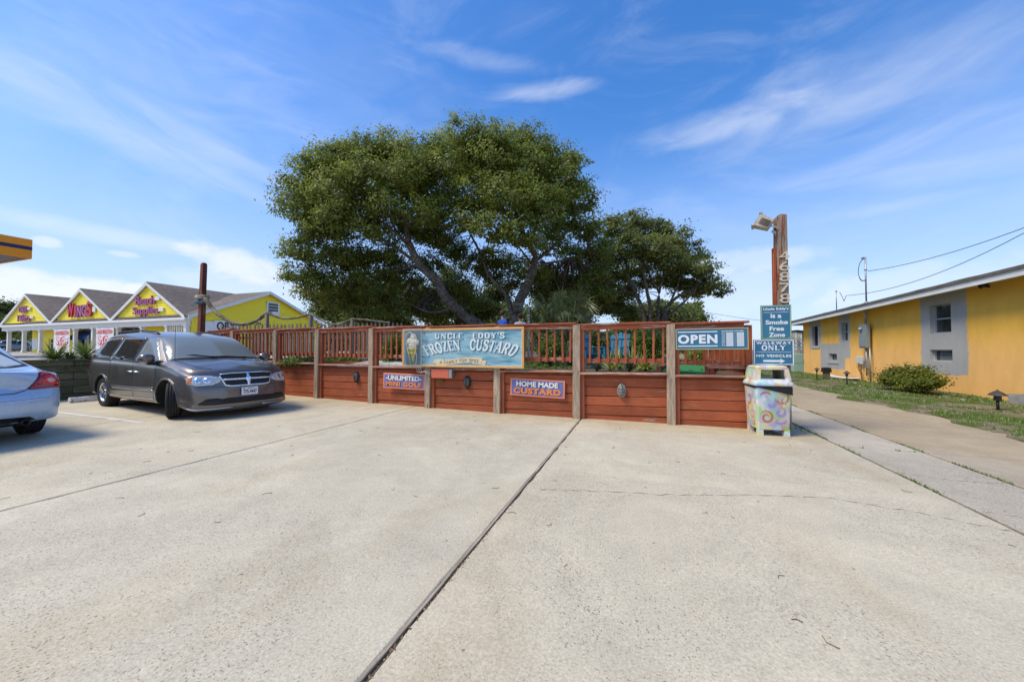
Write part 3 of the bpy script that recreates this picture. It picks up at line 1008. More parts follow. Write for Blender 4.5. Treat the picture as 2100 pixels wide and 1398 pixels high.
# ------------------------------------------------------------------ filling station canopy at the left edge
c0 = at(66, 531, 18.0)
t = thing('station_canopy', 'orange filling station canopy corner with a navy stripe at the left edge of the photo', 'canopy', (c0.x, c0.y, 1.1))
orange = plain('orange_panel', (.92, .31, .008), .4, var=.04)
navy = plain('navy_stripe', (.012, .03, .10), .4, var=.05)
zb, zt = c0.z, at(66, 492, 18.0).z
L_, W_ = 13.0, 9.0
hz = zt - zb
for k in range(5):                                     # panels of the near and the far fascia
    y1 = c0.y - k * 2.6
    for zz, hh, mt, nm, px_ in ((zb + hz * .22, hz * .44, orange, 'fascia_panel', 0), (zb + hz * .53, hz * .17, navy, 'stripe_panel', .012), (zb + hz * .81, hz * .38, orange, 'fascia_panel', 0)):
        mb = MB()
        mb.box((c0.x - .05 + px_, y1 - 1.3, zz), (.1, 2.585, hh - .004))
        mb.build(nm, mt, t, True)
for k in range(3):
    mb = MB()
    mb.box((c0.x - .11 - 1.5 - 3 * k, c0.y - .05, (zb + zt) / 2), (2.98, .1, hz))
    mb.build('fascia_panel', orange, t, True)
mb = MB()
mb.box((c0.x - W_ / 2 - .12, c0.y - L_ / 2 - .12, zb + hz * .5), (W_, L_, hz * .9))
mb.build('roof_deck', plain('canopy_soffit', (.34, .33, .30), .6), t, True)
mb = MB()
for k in range(14):
    mb.box((c0.x - .6 - k * .6, c0.y - L_ / 2 - .1, zb + .035), (.03, L_ - .2, .03))
mb.build('soffit_seam', galv, t, True)
for y in (c0.y - 4, c0.y - 10):
    mb = MB()
    mb.box((c0.x - 5.5, y, (1.1 + zb + .1) / 2), (.35, .35, zb - 1.0))
    mb.build('post', white_paint, t, True)

# ------------------------------------------------------------------ yellow building on the right
BX = 10.27
m = NT('orange_stucco')
posn = m.n('ShaderNodeNewGeometry').outputs['Position']
sp = m.n('ShaderNodeSeparateXYZ')
m.l(posn, sp.inputs[0])
Y, Z = sp.outputs[1], sp.outputs[2]
wob = m.noise(m.co('World'), 2.6, 4, .6)
wob = m.math('MULTIPLY_ADD', wob, .5, -.25)
def pbox(y0, y1, z0, z1):
    a = m.math('SUBTRACT', m.math('ABSOLUTE', m.math('SUBTRACT', Y, (y0 + y1) / 2)), (y1 - y0) / 2)
    b = m.math('SUBTRACT', m.math('ABSOLUTE', m.math('SUBTRACT', Z, (z0 + z1) / 2)), (z1 - z0) / 2)
    return m.math('MAXIMUM', a, b)
d = pbox(16.35, 18.45, .55, 4.2)
for q in ((26.6, 28.15, 1.45, 4.2), (23.45, 24.55, .95, 4.2), (24.0, 26.7, .35, 1.75)):
    d = m.math('MINIMUM', d, pbox(*q))
grey_f = m.map(m.math('ADD', d, m.math('MULTIPLY', wob, .55)), .05, -.05)
st = m.map(m.noise(m.co('World', (1, .8, .35)), 2.2, 5, .65), .3, .7, .90, 1.07, False)
eave_shade = m.map(m.math('ADD', Z, m.math('MULTIPLY', wob, 1.2)), 1.0, 2.3)  # shade below the eave put into the colour: mustard above, paler orange below
ycol = m.mix(eave_shade, (.86, .49, .165), (.80, .46, .075))
col = m.mix(grey_f, m.scale_col(ycol, st), m.scale_col((.40, .395, .385), st))
brickish = m.n('ShaderNodeTexBrick')
cc = m.n('ShaderNodeCombineXYZ')
m.l(Y, cc.inputs[0]); m.l(Z, cc.inputs[1])
m.l(cc.outputs[0], brickish.inputs['Vector'])
for k, v in (('Scale', 1.0), ('Brick Width', .40), ('Row Height', .20), ('Mortar Size', .006), ('Mortar Smooth', .4)):
    brickish.inputs[k].default_value = v
m.bump(m.math('ADD', m.math('MULTIPLY', brickish.outputs['Fac'], -.35), m.math('MULTIPLY', m.noise(m.co('World'), 60, 4, .7), .5)), .4, .012)
stucco = m.out(col, .85, 0, .2)

motel = thing('yellow_building', 'long low yellow building with grey-primed window bays and a white-edged roof, right of the driveway', 'building', (BX, 20, gz(BX)))
By0, By1 = 8.0, 29.1
def eave_z(y, near=3.40, far=3.05):
    return near + (far - near) * (y - 13.57) / (29.23 - 13.57)
holes = [(17.0, 17.98, 2.02, 3.06), (16.98, 18.02, 1.0, 1.42), (23.66, 24.28, 1.88, 2.84), (24.75, 25.72, .80, 1.2), (26.95, 27.75, 1.66, 2.86), (10.2, 11.2, 2.0, 3.0)]
mb = MB()
wall_faces(mb, By0, By1, gz(BX) - .1, 3.2, holes, lambda u, v: (BX, u, v), .22, (1, 0, 0))
mb.quad((BX, By0, 3.2), (BX, By1 - 2.1, 3.2), (BX, By1 - 2.1, 3.21), (BX, By0, eave_z(By0) + .12))
mb.quad((BX, By1, -.2), (BX + 9, By1, -.2), (BX + 9, By1, 3.2), (BX, By1, 3.2))
mb.quad((BX, By0, -.2), (BX + 9, By0, -.2), (BX + 9, By0, 3.2), (BX, By0, 3.2))
mb.quad((BX + 9, By0, -.2), (BX + 9, By1, -.2), (BX + 9, By1, 3.2), (BX + 9, By0, 3.2))
mb.build('wall', stucco, motel, True)
EX = BX - .62
roof_asph = plain('asphalt_roof', (.13, .12, .105), .95, var=.3, vscale=2, bump=.4, bscale=30)
for nm, mat_, x0, x1, dz0, dz1 in (('fascia', trim_white, EX, EX + .05, .0, .235), ('roof_edge', roof_asph, EX - .045, EX + .0, .185, .275)):
    mb = MB()
    y0, y1 = By0 - .5, By1 + .45
    vs = [(x, y, eave_z(y) + dz) for y in (y0, y1) for x, dz in ((x0, dz0), (x1, dz0), (x1, dz1), (x0, dz1))]
    mb.add(vs, [(0, 1, 2, 3), (7, 6, 5, 4), (0, 4, 5, 1), (1, 5, 6, 2), (2, 6, 7, 3), (3, 7, 4, 0)])
    mb.build(nm, mat_, motel, True)
mb = MB()
y0, y1 = By0 - .5, By1 + .45
n = 40
vs, fs = [], []
for k in range(n + 1):
    y = y0 + (y1 - y0) * k / n
    for x, dz in ((EX - .02, .28), (EX + 1.2, .42), (BX + 4.5, 1.15), (BX + 9.6, .3)):
        vs.append((x, y, eave_z(y) + dz + rng.gauss(0, .008)))
for k in range(n):
    for i in range(3):
        fs.append((k * 4 + i, k * 4 + i + 1, k * 4 + 5 + i, k * 4 + 4 + i))
mb.add(vs, fs)
mb.build('roof', roof_asph, motel, True)
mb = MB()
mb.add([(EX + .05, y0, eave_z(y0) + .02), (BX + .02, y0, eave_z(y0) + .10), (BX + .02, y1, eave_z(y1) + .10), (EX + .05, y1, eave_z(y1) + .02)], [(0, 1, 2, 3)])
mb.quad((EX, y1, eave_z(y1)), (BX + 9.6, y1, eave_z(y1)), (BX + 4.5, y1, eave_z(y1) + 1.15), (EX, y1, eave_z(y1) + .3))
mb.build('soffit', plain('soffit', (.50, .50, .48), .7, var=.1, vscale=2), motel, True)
frame_brown = plain('rust_frame', (.12, .06, .045), .6, var=.2)
win_white = plain('aluminium_frame', (.50, .52, .53), .4, .3, var=.1)
blind = plain('blind', (.20, .20, .18), .6, var=.1)
for i, (a, b, c, d) in enumerate(holes):
    mb = MB()
    mb.box((BX + .19, (a + b) / 2, (c + d) / 2), (.02, b - a, d - c))
    w = mb.build('window', shade_glass if i not in (4,) else sun_glass, motel, True)
    mb = MB()
    fr = .035
    for u in (a + fr / 2, b - fr / 2):
        mb.box((BX + .15, u, (c + d) / 2), (.06, fr, d - c))
    for v in (c + fr / 2, d - fr / 2) + (((c + d) / 2,) if i in (0, 2, 5) else ()):
        mb.box((BX + .148, (a + b) / 2, v), (.056, b - a - 2 * fr, fr))
    if i == 4:
        for u in np.linspace(a + .1, b - .1, 5):
            mb.box((BX + .15, u, (c + d) / 2), (.02, .012, d - c - .08))
        for v in np.linspace(c + .12, d - .12, 5):
            mb.box((BX + .152, (a + b) / 2, v), (.02, b - a - .08, .012))
    mb.build('window_frame', frame_brown if i == 4 else win_white, w, True)
    if i in (1, 3):
        mb = MB()
        for v in np.linspace(c + .06, d - .06, 7):
            mb.box((BX + .172, (a + b) / 2 - .06, v), (.012, (b - a) * .72, .034), Matrix.Rotation(R(25), 3, 'Y'))
        mb.build('louvre', blind, w, True)
mb = MB()                                              # raised grey surrounds of the two far low windows
for a, b, c, d in ((24.75, 25.72, .80, 1.2), (26.95, 27.75, 1.66, 2.86)):
    for u in (a - .08, b + .08):
        mb.box((BX - .012, u, (c + d) / 2), (.03, .14, d - c + .02))
    mb.box((BX - .013, (a + b) / 2, c - .08), (.036, b - a + .3, .14))
mb.build('window_surround', plain('grey_trim', (.40, .41, .41), .8), motel, True)
# roof vents and far lean-to over the screen
mb = MB()
for y, s in ((23.2, .5), (19.4, .3), (17.3, .35)):
    z = eave_z(y) + .42
    mb.box((EX + .9, y, z), (s * .7, s, .14))
mb.build('roof_vent', roof_asph, motel, True)
mb = MB()
mb.box((10.55, 30.0, 2.62), (1.1, 1.3, .10), Matrix.Rotation(R(8), 3, 'Y'))
mb.box((10.34, 29.25, 2.3), (.10, .10, .7))
mb.build('side_canopy', dark_metal, motel, True)
for y in (15.05,):
    t = thing('eave_floodlight', 'small black twin floodlight hung under the white eave of the yellow building', 'light', (BX - .35, y, eave_z(y) + .06))
    mb = MB()
    mb.lathe([(.075, 0), (.075, -.03), (.02, -.05)], 14)
    mb.build('base', dark_metal, t)
    for s in (-1, 1):
        mb = MB()
        ROT = Matrix.Translation((-.06, s * .11, -.11)) @ Matrix.Rotation(s * R(60), 4, 'X') @ Matrix.Rotation(R(-30), 4, 'Y')
        mb.lathe([(.02, -.06), (.035, -.04), (.05, .03), (.062, .09), (.055, .095), (.0001, .085)], 14, ROT)
        mb.build('lamp_head', dark_metal, t)

# electric service on the yellow building
t = thing('electric_meter', 'tall grey electric meter and breaker box with conduit on the yellow wall', 'electric box', (BX - .1, 21.75, 0))
mb = MB()
mb.box((-.09, 0, 2.06), (.17, .56, 1.12), bev=.015)
mb.build('cabinet', grey_box_paint, t)
mb = MB()
mb.box((-.19, .0, 1.86), (.035, .50, .62), bev=.01)
mb.build('cover', grey_box_paint, t)
mb = MB()
mb.lathe([(.001, .12), (.07, .11), (.085, .06), (.085, 0)], 18, Matrix.Translation((-.17, .08, 2.4)) @ Matrix.Rotation(R(-90), 4, 'Y'))
mb.build('meter', plain('meter_glass', (.30, .33, .34), .1, 0, .6), t)
mb = MB()
mb.tube([(-.05, 0, 2.6), (-.05, 0, 3.6)], .045)
mb.tube([(-.05, 0, 1.52), (-.05, -.01, .75), (-.05, -.02, .2)], .032)
mb.tube([(-.05, -.3, 1.5), (-.05, -.32, -.1)], .03)
mb.box((-.08, .0, .75), (.1, .16, .3))
mb.tube([(-.06, .0, .60), (-.06, -.3, .58)], .02)
mb.build('conduit', galv, t)
t = thing('phone_box', 'small white utility boxes with hanging brown wires below the electric meter', 'utility box', (BX - .06, 22.35, .85))
mb = MB()
mb.box((-.03, .16, .08), (.12, .26, .30), bev=.01)
mb.box((-.035, -.14, .05), (.13, .20, .34), bev=.01)
mb.build('enclosure', plain('box_white', (.55, .58, .60), .5), t)
mb = MB()
for k in range(7):
    x, y = -.04 - rng.random() * .05, -.2 + k * .07
    mb.tube([(x, y, -.1), (x - .02, y - .03, -.25), (x - .01, -.1 - k * .02, -.5 - rng.random() * .2), (x, -.18, -.9)], .008, 5)
mb.build('wire', plain('rust_wire', (.10, .04, .02), .8), t)
t = thing('service_mast', 'galvanised service mast with looped cables standing on the yellow building roof', 'mast', (BX - .1, 21.75, 3.6))
mb = MB()
mb.tube([(0, 0, 0), (0, 0, 2.2)], .032)
mb.lathe([(.05, 0), (.06, .05), (.035, .12), (.001, .14)], 12, Matrix.Translation((-.03, .03, 2.14)) @ Matrix.Rotation(R(-60), 4, 'Y'))
mb.lathe([(.12, 0), (.05, .08), (.032, .1)], 12)
mb.box((0, 0, 1.6), (.1, .1, .03))
mb.build('pipe', galv, t)
mb = MB()
lp = [(-.05 - .0 * k, .03 + .44 * math.sin(w_) * 1.05, 1.62 + .52 * math.cos(w_)) for k, w_ in enumerate(np.linspace(0, 3.4, 14))]
mb.tube(lp, .012, 6)
mb.tube([(p[0] - .01, p[1] * .92 + .02, p[2] - .03) for p in lp], .010, 6)
mb.build('cable_loop', black_plastic, t)
t2 = thing('small_mast', 'short thin roof pipe with a drooping cable at the far end of the yellow building', 'mast', (BX - .1, 24.5, 3.5))
mb = MB()
mb.tube([(0, 0, 0), (0, 0, 1.1)], .022)
mb.box((0, 0, 1.1), (.06, .07, .05))
mb.lathe([(.1, 0), (.04, .07), (.022, .09)], 10)
mb.build('pipe', galv, t2)
mb = MB()
mb.tube([(0, -.35, 1.0), (0, -.6, .72), (0, -.78, .45), (0, -.82, .5), (0, -1.0, .72)], .012, 5)
mb.build('cable_loop', black_plastic, t2)
def cable(label, p, q, sag, r=.012):
    p, q = Vector(p), Vector(q)
    pts = [p.lerp(q, k / 20) - Vector((0, 0, sag * 4 * (k / 20) * (1 - k / 20))) for k in range(21)]
    mb = MB()
    mb.tube(pts, r, 5)
    return tag(mb.build('overhead_cable', black_plastic), label, 'cable', 'overhead cables')
far = at(2330, 372, 9.5)
cable('overhead cable running from the tall service mast out of frame', (BX - .1, 21.6, 5.1), far, .35)
cable('overhead cable sagging from the short far roof pipe, crossing the other cable', (BX - .1, 23.5, 4.22), at(2330, 340, 9.8), .75)
cable('faint thin wire over the fence below the right oak', at(1400, 632, 40), at(1600, 662, 40), .1, .018)

# breeze-block screen, cabinet, lawn and what lies on it
t = thing('block_screen', 'white pierced breeze-block screen wall between the blue sign and the yellow corner', 'screen wall', (11.35, 31.0, 0))
mb = MB()
bw = .30
shared = None
for r_ in range(9):
    for c_ in range(6):
        x, z = -1.15 + c_ * .31, gz(11) + .15 + r_ * .305
        if shared is None:
            q = MB()
            for sx, sz, w_, h_ in ((-.135, 0, .035, .3), (.135, 0, .035, .3), (0, .135, .235, .035), (0, -.135, .235, .035)):
                q.box((sx, 0, sz), (w_, .18, h_))
            q.box((0, 0, 0), (.035, .15, .33), Matrix.Rotation(R(45), 3, 'Y'))
            q.box((0, .002, 0), (.033, .15, .33), Matrix.Rotation(R(-45), 3, 'Y'))
            shared = q.mesh('screen_block', plain('block_white', (.62, .60, .55), .8, var=.15))
        link('screen_block', shared, t, (x, 0, z))
t = thing('green_cabinet', 'pale green door-like cabinet leaning beside the breeze-block screen', 'cabinet', (10.27, 29.9, gz(10)))
mb = MB()
mb.box((0, 0, .62), (.75, .42, 1.22), bev=.02)
mb.build('body', plain('pale_green', (.30, .46, .40), .6, var=.12), t)
mb = MB()
mb.box((.18, -.22, .8), (.05, .03, .22))
mb.box((0, -.215, .62), (.7, .012, .02))
mb.build('handle', galv, t)

# ------------------------------------------------------------------ red retaining wall with railing
POSTS = [(-15.05, 8.84), (-12.30, 8.15), (-10.21, 7.99), (-8.43, 7.83), (-6.46, 7.67), (-4.72, 7.565), (-2.943, 7.515), (-1.21, 7.55), (.579, 7.64), (1.90, 7.70)]
fence = thing('railing_fence', 'red plank wall with red baluster railing and grey weathered posts across the lot', 'fence', (-3.0, 7.6, 0))
def fr(p, q):                                       # frame of a bay: a along, b towards the camera, z up
    d = Vector((q[0] - p[0], q[1] - p[1], 0))
    L = d.length
    d.normalize()
    return d, Vector((d.y, -d.x, 0)), L
def fbox(mb, p, d, nrm, a, b, z, sa, sb, sz, tilt=0.0, bev=.007):
    Mr = Matrix((d, -nrm, Vector((0, 0, 1)))).transposed() @ Matrix.Rotation(tilt, 3, 'Y')
    mb.box(p + d * a + nrm * b + Vector((0, 0, z)), (sa, sb, sz), Mr, bev=bev)
for i, (x, y) in enumerate(POSTS):
    base = gz(x) - .03
    top = gz(x) + 1.90 + (.015 if i > 6 else 0)
    if i < len(POSTS) - 1:
        mb = MB()
        w = .135 if i < 6 else .15
        mb.box((x, y, (base + top) / 2), (w, .10, top - base), Matrix.Rotation(rng.gauss(0, .006), 3, 'Y'), bev=.006)
        mb.build('post', post_wood, fence, True)
    d, nn, L = fr(POSTS[max(0, i - 1)], POSTS[min(len(POSTS) - 1, i + 1)])
    mb = MB()
    off = .105 if i < len(POSTS) - 1 else 0
    mb.box((x + d.x * off, y + d.y * off + .06, (base + top) / 2 - .01), (.10, .11, top - base - .03), bev=.006)
    mb.build('inner_post', red_z, fence, True)
bal = None
for i in range(len(POSTS) - 1):
    p, q = POSTS[i], POSTS[i + 1]
    d, nn, L = fr(p, q)
    P = Vector((p[0], p[1], 0))
    def gl(a):
        return gz(p[0] + d.x * a)
    # wall planks, uneven
    z, k = -.02, 0
    hs_ = [.14 + rng.uniform(-.02, .02), .185, .19, .185, .20, .10]
    for k, h in enumerate(hs_):
        if i == 0:
            break
        h += rng.uniform(-.008, .008)
        h = min(h, .905 - z)
        mb = MB()
        fbox(mb, P, d, nn, L / 2, -.075 + rng.gauss(0, .005), gl(L / 2) + z + h / 2, L - .012, .045, h - .011, -.01 * d.x + rng.gauss(0, .0035))
        mb.build('plank', red_x, fence, True)
        z += h
        if z > .88:
            break
    a0, a1 = .07, L - .07
    # ledge, split now and then
    cuts = [a0, a1] if rng.random() < .5 or L < 1.5 else [a0, a0 + L * .78, a1]
    for c0_, c1_ in zip(cuts, cuts[1:]):
        mb = MB()
        fbox(mb, P, d, nn, (c0_ + c1_) / 2, -.055, gl(L / 2) + .94, c1_ - c0_ - .006, .24, .042, -.01 + rng.gauss(0, .002))
        mb.build('ledge_board', ledge_wood, fence, True)
    rt = 1.945 if i < 6 else 1.955
    mb = MB()
    fbox(mb, P, d, nn, L / 2, -.05, gl(L / 2) + rt - .02, L - .004, .20, .04, -.01 + rng.gauss(0, .0022))
    mb.build('cap_board', red_rail, fence, True)
    mb = MB()
    fbox(mb, P, d, nn, L / 2, -.002 if i else 0, gl(L / 2) + rt - .085, L - .16, .038, .088, -.01)
    mb.build('top_rail', red_rail, fence, True)
    mb = MB()
    fbox(mb, P, d, nn, L / 2, -.075, gl(L / 2) + 1.195, L - .2, .038, .088, -.01)
    mb.build('bottom_rail', red_rail, fence, True)
    n = max(3, int(round((L - .26) / .162)))
    for k in range(n):
        a = .27 + (L - .40) * k / (n - 1)
        if bal is None:
            mb = MB()
            mb.box((0, 0, 0), (.040, .038, .74), bev=.004)
            bal = mb.mesh('baluster', red_z)
        o = link('baluster', bal, fence)
        pos = P + d * a + nn * -.036 + Vector((0, 0, gl(a) + 1.51))
        o.location = pos - OFF[fence]
        o.rotation_euler = (rng.gauss(0, .006), rng.gauss(0, .012), math.atan2(d.y, d.x))
# railing that runs back from the right end, solid boards and a gate frame
ret = thing('board_fence', 'dark red solid board fence running back from the wall end beside the number post', 'fence', (1.62, 8.4, TZ))
for k in range(21):
    mb = MB()
    h = 1.06 + rng.gauss(0, .006)
    mb.box((1.955, 7.96 + k * .147, TZ + h / 2 - .12), (.022, .140, h), Matrix.Rotation(rng.gauss(0, .01), 3, 'X'), bev=.003)
    mb.build('board', red_z, ret, True)
for zz, wd in ((TZ + .90, .11), (TZ + .15, .09)):
    mb = MB()
    mb.box((1.92, 9.43, zz), (.04, 3.05, wd))
    mb.build('rail', red_y, ret, True)
for k in range(5):
    mb = MB()
    mb.box((1.50 + k * .115, 9.75 - .02 * k, TZ + .33), (.10, .02, .80), bev=.003)
    mb.build('board', red_z, ret, True)
for zz in (TZ + .66, TZ + .12):
    mb = MB()
    mb.box((1.73, 9.66, zz), (.60, .04, .09))
    mb.build('rail', red_x, ret, True)
t = thing('serving_shelf', 'weathered red shelf board behind the trash can at the wall end', 'shelf', (1.62, 7.95, TZ))
for k in range(3):
    mb = MB()
    mb.box((.02, -.10 + k * .15, .155), (.80, .142, .04), bev=.004)
    mb.build('board', ledge_wood, t)
for sx in (-.3, .33):
    mb = MB()
    mb.box((sx, .05, .067), (.07, .3, .134))
    mb.build('leg', red_z, t)

# ------------------------------------------------------------------ signs on the fence
m = NT('sea_blue_boards')
co = m.co('Object', (.9, 1, 9))
g1 = m.noise(co, 2.3, 7, .68, .6)
g2 = m.noise(m.co('Object', (.6, 1, 2.4)), 2.0, 5, .62, .4)
c = m.mix(m.map(g2, .34, .62), (.07, .27, .37), (.27, .47, .53))
c = m.mix(m.map(g1, .40, .66), c, m.mix(.55, c, (.46, .56, .58)))
c = m.scale_col(c, m.map(g1, .3, .5, .72, 1.0))
m.bump(g1, .4, .008)
sign_blue = m.out(c, .55, 0, .3)
sign_orange = plain('sign_orange_edge', (.68, .36, .11), .55, var=.12, vscale=9)
cream = plain('cream_letter', (.70, .74, .70), .5, var=.05)
shadow_teal = plain('teal_letter_edge', (.08, .20, .27), .6, var=.05)
parch = plain('parchment', (.66, .56, .36), .6, var=.12, vscale=10)
ochre = plain('faded_ochre', (.36, .27, .15), .6, var=.1)
SYF = 7.40
big = thing('custard_sign', "large weathered blue UNCLE EDDY'S FROZEN CUSTARD sign with an ice cream cone, on the railing", 'sign', (-3.805, SYF, 1.465))
Wb, Hb = 3.03, .885
Hh = [.30, .29, .295]
z = -Hb / 2
for h in Hh:
    mb = MB()
    mb.box((0, .015, z + h / 2), (Wb - .02, .035, h - .003), bev=.003)
    mb.build('board', sign_blue, big)
    z += h
for a, b, sa, sb in ((0, Hb / 2 - .022, Wb, .045), (0, -Hb / 2 + .022, Wb, .045), (-Wb / 2 + .022, 0, .045, Hb - .09), (Wb / 2 - .022, 0, .045, Hb - .09)):
    mb = MB()
    mb.box((a, -.012, b), (sa, .035, sb), bev=.005)
    mb.build('frame', sign_orange, big)
for a, b, sa, sb in ((0, Hb / 2 - .052, Wb - .1, .013), (0, -Hb / 2 + .052, Wb - .1, .013), (Wb / 2 - .058, 0, .013, Hb - .12)):
    mb = MB()
    mb.box((a, -.006, b), (sa, .012, sb))
    mb.build('inner_trim', plain('pale_trim', (.40, .55, .58), .6) if 'pale_trim' not in bpy.data.materials else bpy.data.materials['pale_trim'], big)
for mt, dx, dy, dz in ((shadow_teal, .014, -.012, -.010), (cream, 0, 0, 0)):
    dep = .012 if mt is cream else .006
    letters('lettering', "UNCLE  EDDY'S", 1.72, .118, Mxz(.22 + dx, -.005, .265 + dy), mt, big, serif=True, depth=dep, spacing=1.08, each=mt is cream)
    letters('lettering', "FROZEN  CUSTARD", 2.26, .225, Mxz(.22 + dx, -.005, -.075 + dy), mt, big, serif=True, depth=dep, spacing=1.0, arch=.145, each=mt is cream)
mb = MB()                                              # ribbon
wv = lambda a: .028 * math.sin(a * 2.6 + .5)
n = 16
for x0, x1, hh, dz, dep in ((-.57, .57, .062, 0, .014), (.36, .66, .052, -.035, .009), (-.64, -.40, .05, .03, .009)):
    vs = []
    for k in range(n + 1):
        x = x0 + (x1 - x0) * k / n
        zc = wv(x / .6) + dz + .02 * x
        vs += [(x - .02, -.005, zc - hh), (x - .02, -.005 - dep, zc - hh), (x + .012, -.005 - dep, zc + hh), (x + .012, -.005, zc + hh)]
    fs = [(0, 1, 2, 3), tuple(n * 4 + i for i in (3, 2, 1, 0))]
    for k in range(n):
        fs += [(k * 4 + i, k * 4 + 4 + i, k * 4 + 4 + (i + 1) % 4, k * 4 + (i + 1) % 4) for i in range(4)]
    mb.add([(v[0] - .02, v[1], v[2] - .305) for v in vs], fs)
mb.build('ribbon', parch, big)
letters('lettering', 'A FAMILY FUN SPOT', .98, .062, Mxz(-.02, -.0195, -.302), ochre, big, serif=True, depth=.004, wave=wv)
# ice cream cone in a clear cover at the left end
neon_w = plain('white_tube', (.75, .74, .70), .3, var=.05)
neon_y = plain('yellow_tube', (.62, .50, .08), .3, var=.1)
icec = plain('ice_cream', (.66, .60, .48), .7, var=.15, vscale=25, bump=.4, bscale=40)
conem = plain('cone_yellow', (.55, .42, .07), .6, var=.45, vscale=28)
blue_panel = plain('slate_blue_panel', (.085, .17, .21), .5, var=.1)
CX_ = -1.235
mb = MB()
mb.box((CX_ + .02, -.008, .0), (.40, .022, .84))
mb.build('cone_panel', blue_panel, big)
mb = MB()
def blob(mb, c, r, sy=.25, n=14, m_=8, jag=.05):
    vs, fs = [], []
    for i in range(m_ + 1):
        th_ = math.pi * i / m_
        for k in range(n):
            w_ = 2 * math.pi * k / n
            rr = 1 + rng.gauss(0, jag)
            vs.append((c[0] + r[0] * math.sin(th_) * math.cos(w_) * rr, c[1] + r[1] * sy * math.sin(th_) * math.sin(w_), c[2] + r[2] * math.cos(th_) * rr))
    for i in range(m_):
        for k in range(n):
            fs.append((i * n + k, i * n + n + k, i * n + n + (k + 1) % n, i * n + (k + 1) % n))
    mb.add(vs, fs, True)
for c, r in (((CX_ + .03, -.04, .245), (.075, .07, .085)), ((CX_ - .06, -.045, .15), (.09, .07, .075)), ((CX_ + .04, -.05, .13), (.10, .07, .08)), ((CX_ + .12, -.045, .13), (.075, .06, .075)), ((CX_ + .02, -.05, .06), (.11, .06, .06))):
    blob(mb, c, r, .45)
mb.build('ice_cream', icec, big)
mb = MB()
mb.add([(CX_ - .10, -.022, .02), (CX_ + .13, -.022, .02), (CX_ + .02, -.022, -.37), (CX_ + .01, -.055, -.02)], [(0, 2, 3), (3, 2, 1), (0, 3, 1)])
mb.build('cone', conem, big)
mb = MB()
mb.tube([(CX_ - .11, -.065, .0), (CX_ - .14, -.065, .1), (CX_ - .16, -.065, .2), (CX_ - .13, -.065, .33), (CX_ - .05, -.065, .37), (CX_ + .03, -.065, .31), (CX_ + .10, -.065, .30), (CX_ + .14, -.065, .22), (CX_ + .11, -.065, .1), (CX_ + .14, -.065, .02), (CX_ + .02, -.065, -.01), (CX_ - .08, -.065, .01)], .009, 6)
mb.tube([(CX_ + .12, -.065, -.1), (CX_ + .15, -.065, -.22), (CX_ + .13, -.065, -.36), (CX_ + .06, -.065, -.43)], .006, 6)
mb.build('white_tube', neon_w, big)
mb = MB()
for pts in ([(CX_ - .12, 0), (CX_ - .06, -.2), (CX_ - .02, -.40)], [(CX_ + .13, 0), (CX_ + .06, -.22), (CX_ + .03, -.40)], [(CX_ - .12, 0), (CX_, -.05), (CX_ + .13, 0)], [(CX_ - .09, -.1), (CX_, -.13), (CX_ + .1, -.09)]):
    mb.tube([(x, -.062, zz) for x, zz in pts], .010, 6)
mb.build('yellow_tube', neon_y, big)
m = NT('clear_cover')
m.t.nodes.remove(m.b)
tr, gl_, mx = m.n('ShaderNodeBsdfTransparent'), m.n('ShaderNodeBsdfGlossy'), m.n('ShaderNodeMixShader')
tr.inputs[0].default_value = (.90, .91, .91, 1)
gl_.inputs['Roughness'].default_value = .12
mx.inputs[0].default_value = .10
m.l(tr.outputs[0], mx.inputs[1]); m.l(gl_.outputs[0], mx.inputs[2])
m.l(mx.outputs[0], m.t.nodes['Material Output'].inputs[0])
mb = MB()
mb.box((CX_ + .055, -.055, 0), (.46, .075, .90))
cov = mb.build('clear_cover', m.m, big)
mb = MB()
for dx in (-.175, .285):
    mb.box((CX_ + dx, -.094, 0), (.02, .006, .90))
for dz in (-.44, .44):
    mb.box((CX_ + .055, -.0945, dz), (.44, .005, .02))
mb.build('cover_edge', plain('grey_edge', (.30, .31, .30), .5), big)
for x, zz in ((.72, .385), (.72, -.385), (-.93, .33), (-.93, -.33)):
    mb = MB()
    mb.lathe([(.012, 0), (.009, .008), (.0001, .01)], 8, Mxz(x, -.004, zz))
    mb.build('bolt', dark_metal, big)

coral = plain('coral_edge', (.72, .26, .15), .55, var=.06)
peri = plain('periwinkle', (.15, .16, .38), .55, var=.10, vscale=12)
tang = plain('tangerine_letter', (.78, .24, .06), .5, var=.04)
ivory = plain('ivory_letter', (.76, .74, .66), .5, var=.04)
inkblue = plain('ink_edge', (.02, .02, .06), .5)
def small_sign(label, cx, cz, w, h, l1, l2, w1, w2, h1, h2, tilt=0):
    t = thing('menu_sign', label, 'sign', (cx, 7.555, cz))
    t.rotation_euler = (0, tilt, 0)
    mb = MB()
    mb.box((0, 0, 0), (w, .022, h), bev=.004)
    mb.build('board', coral, t)
    mb = MB()
    mb.box((0, -.0125, 0), (w - .075, .006, h - .07))
    mb.build('panel', peri, t)
    for mt, dx, dz, dep, bo in ((inkblue, .008, -.007, .003, .05), (None, 0, 0, .006, .02)):
        letters('lettering', l1, w1, h1, Mxz(dx, -.0155, h * .20 + dz), mt or ivory, t, bold=bo + .02, depth=dep, each=mt is None)
        letters('lettering', l2, w2, h2, Mxz(dx, -.0155, -h * .19 + dz), mt or tang, t, bold=bo + .035, depth=dep, spacing=1.10, each=mt is None)
    return t
small_sign('purple and coral UNLIMITED MINI GOLF sign on the planks below the ice cream cone', -5.40, .655, 1.19, .375, '-UNLIMITED-', 'MINI GOLF', 1.02, 1.02, .115, .115, R(1.0))
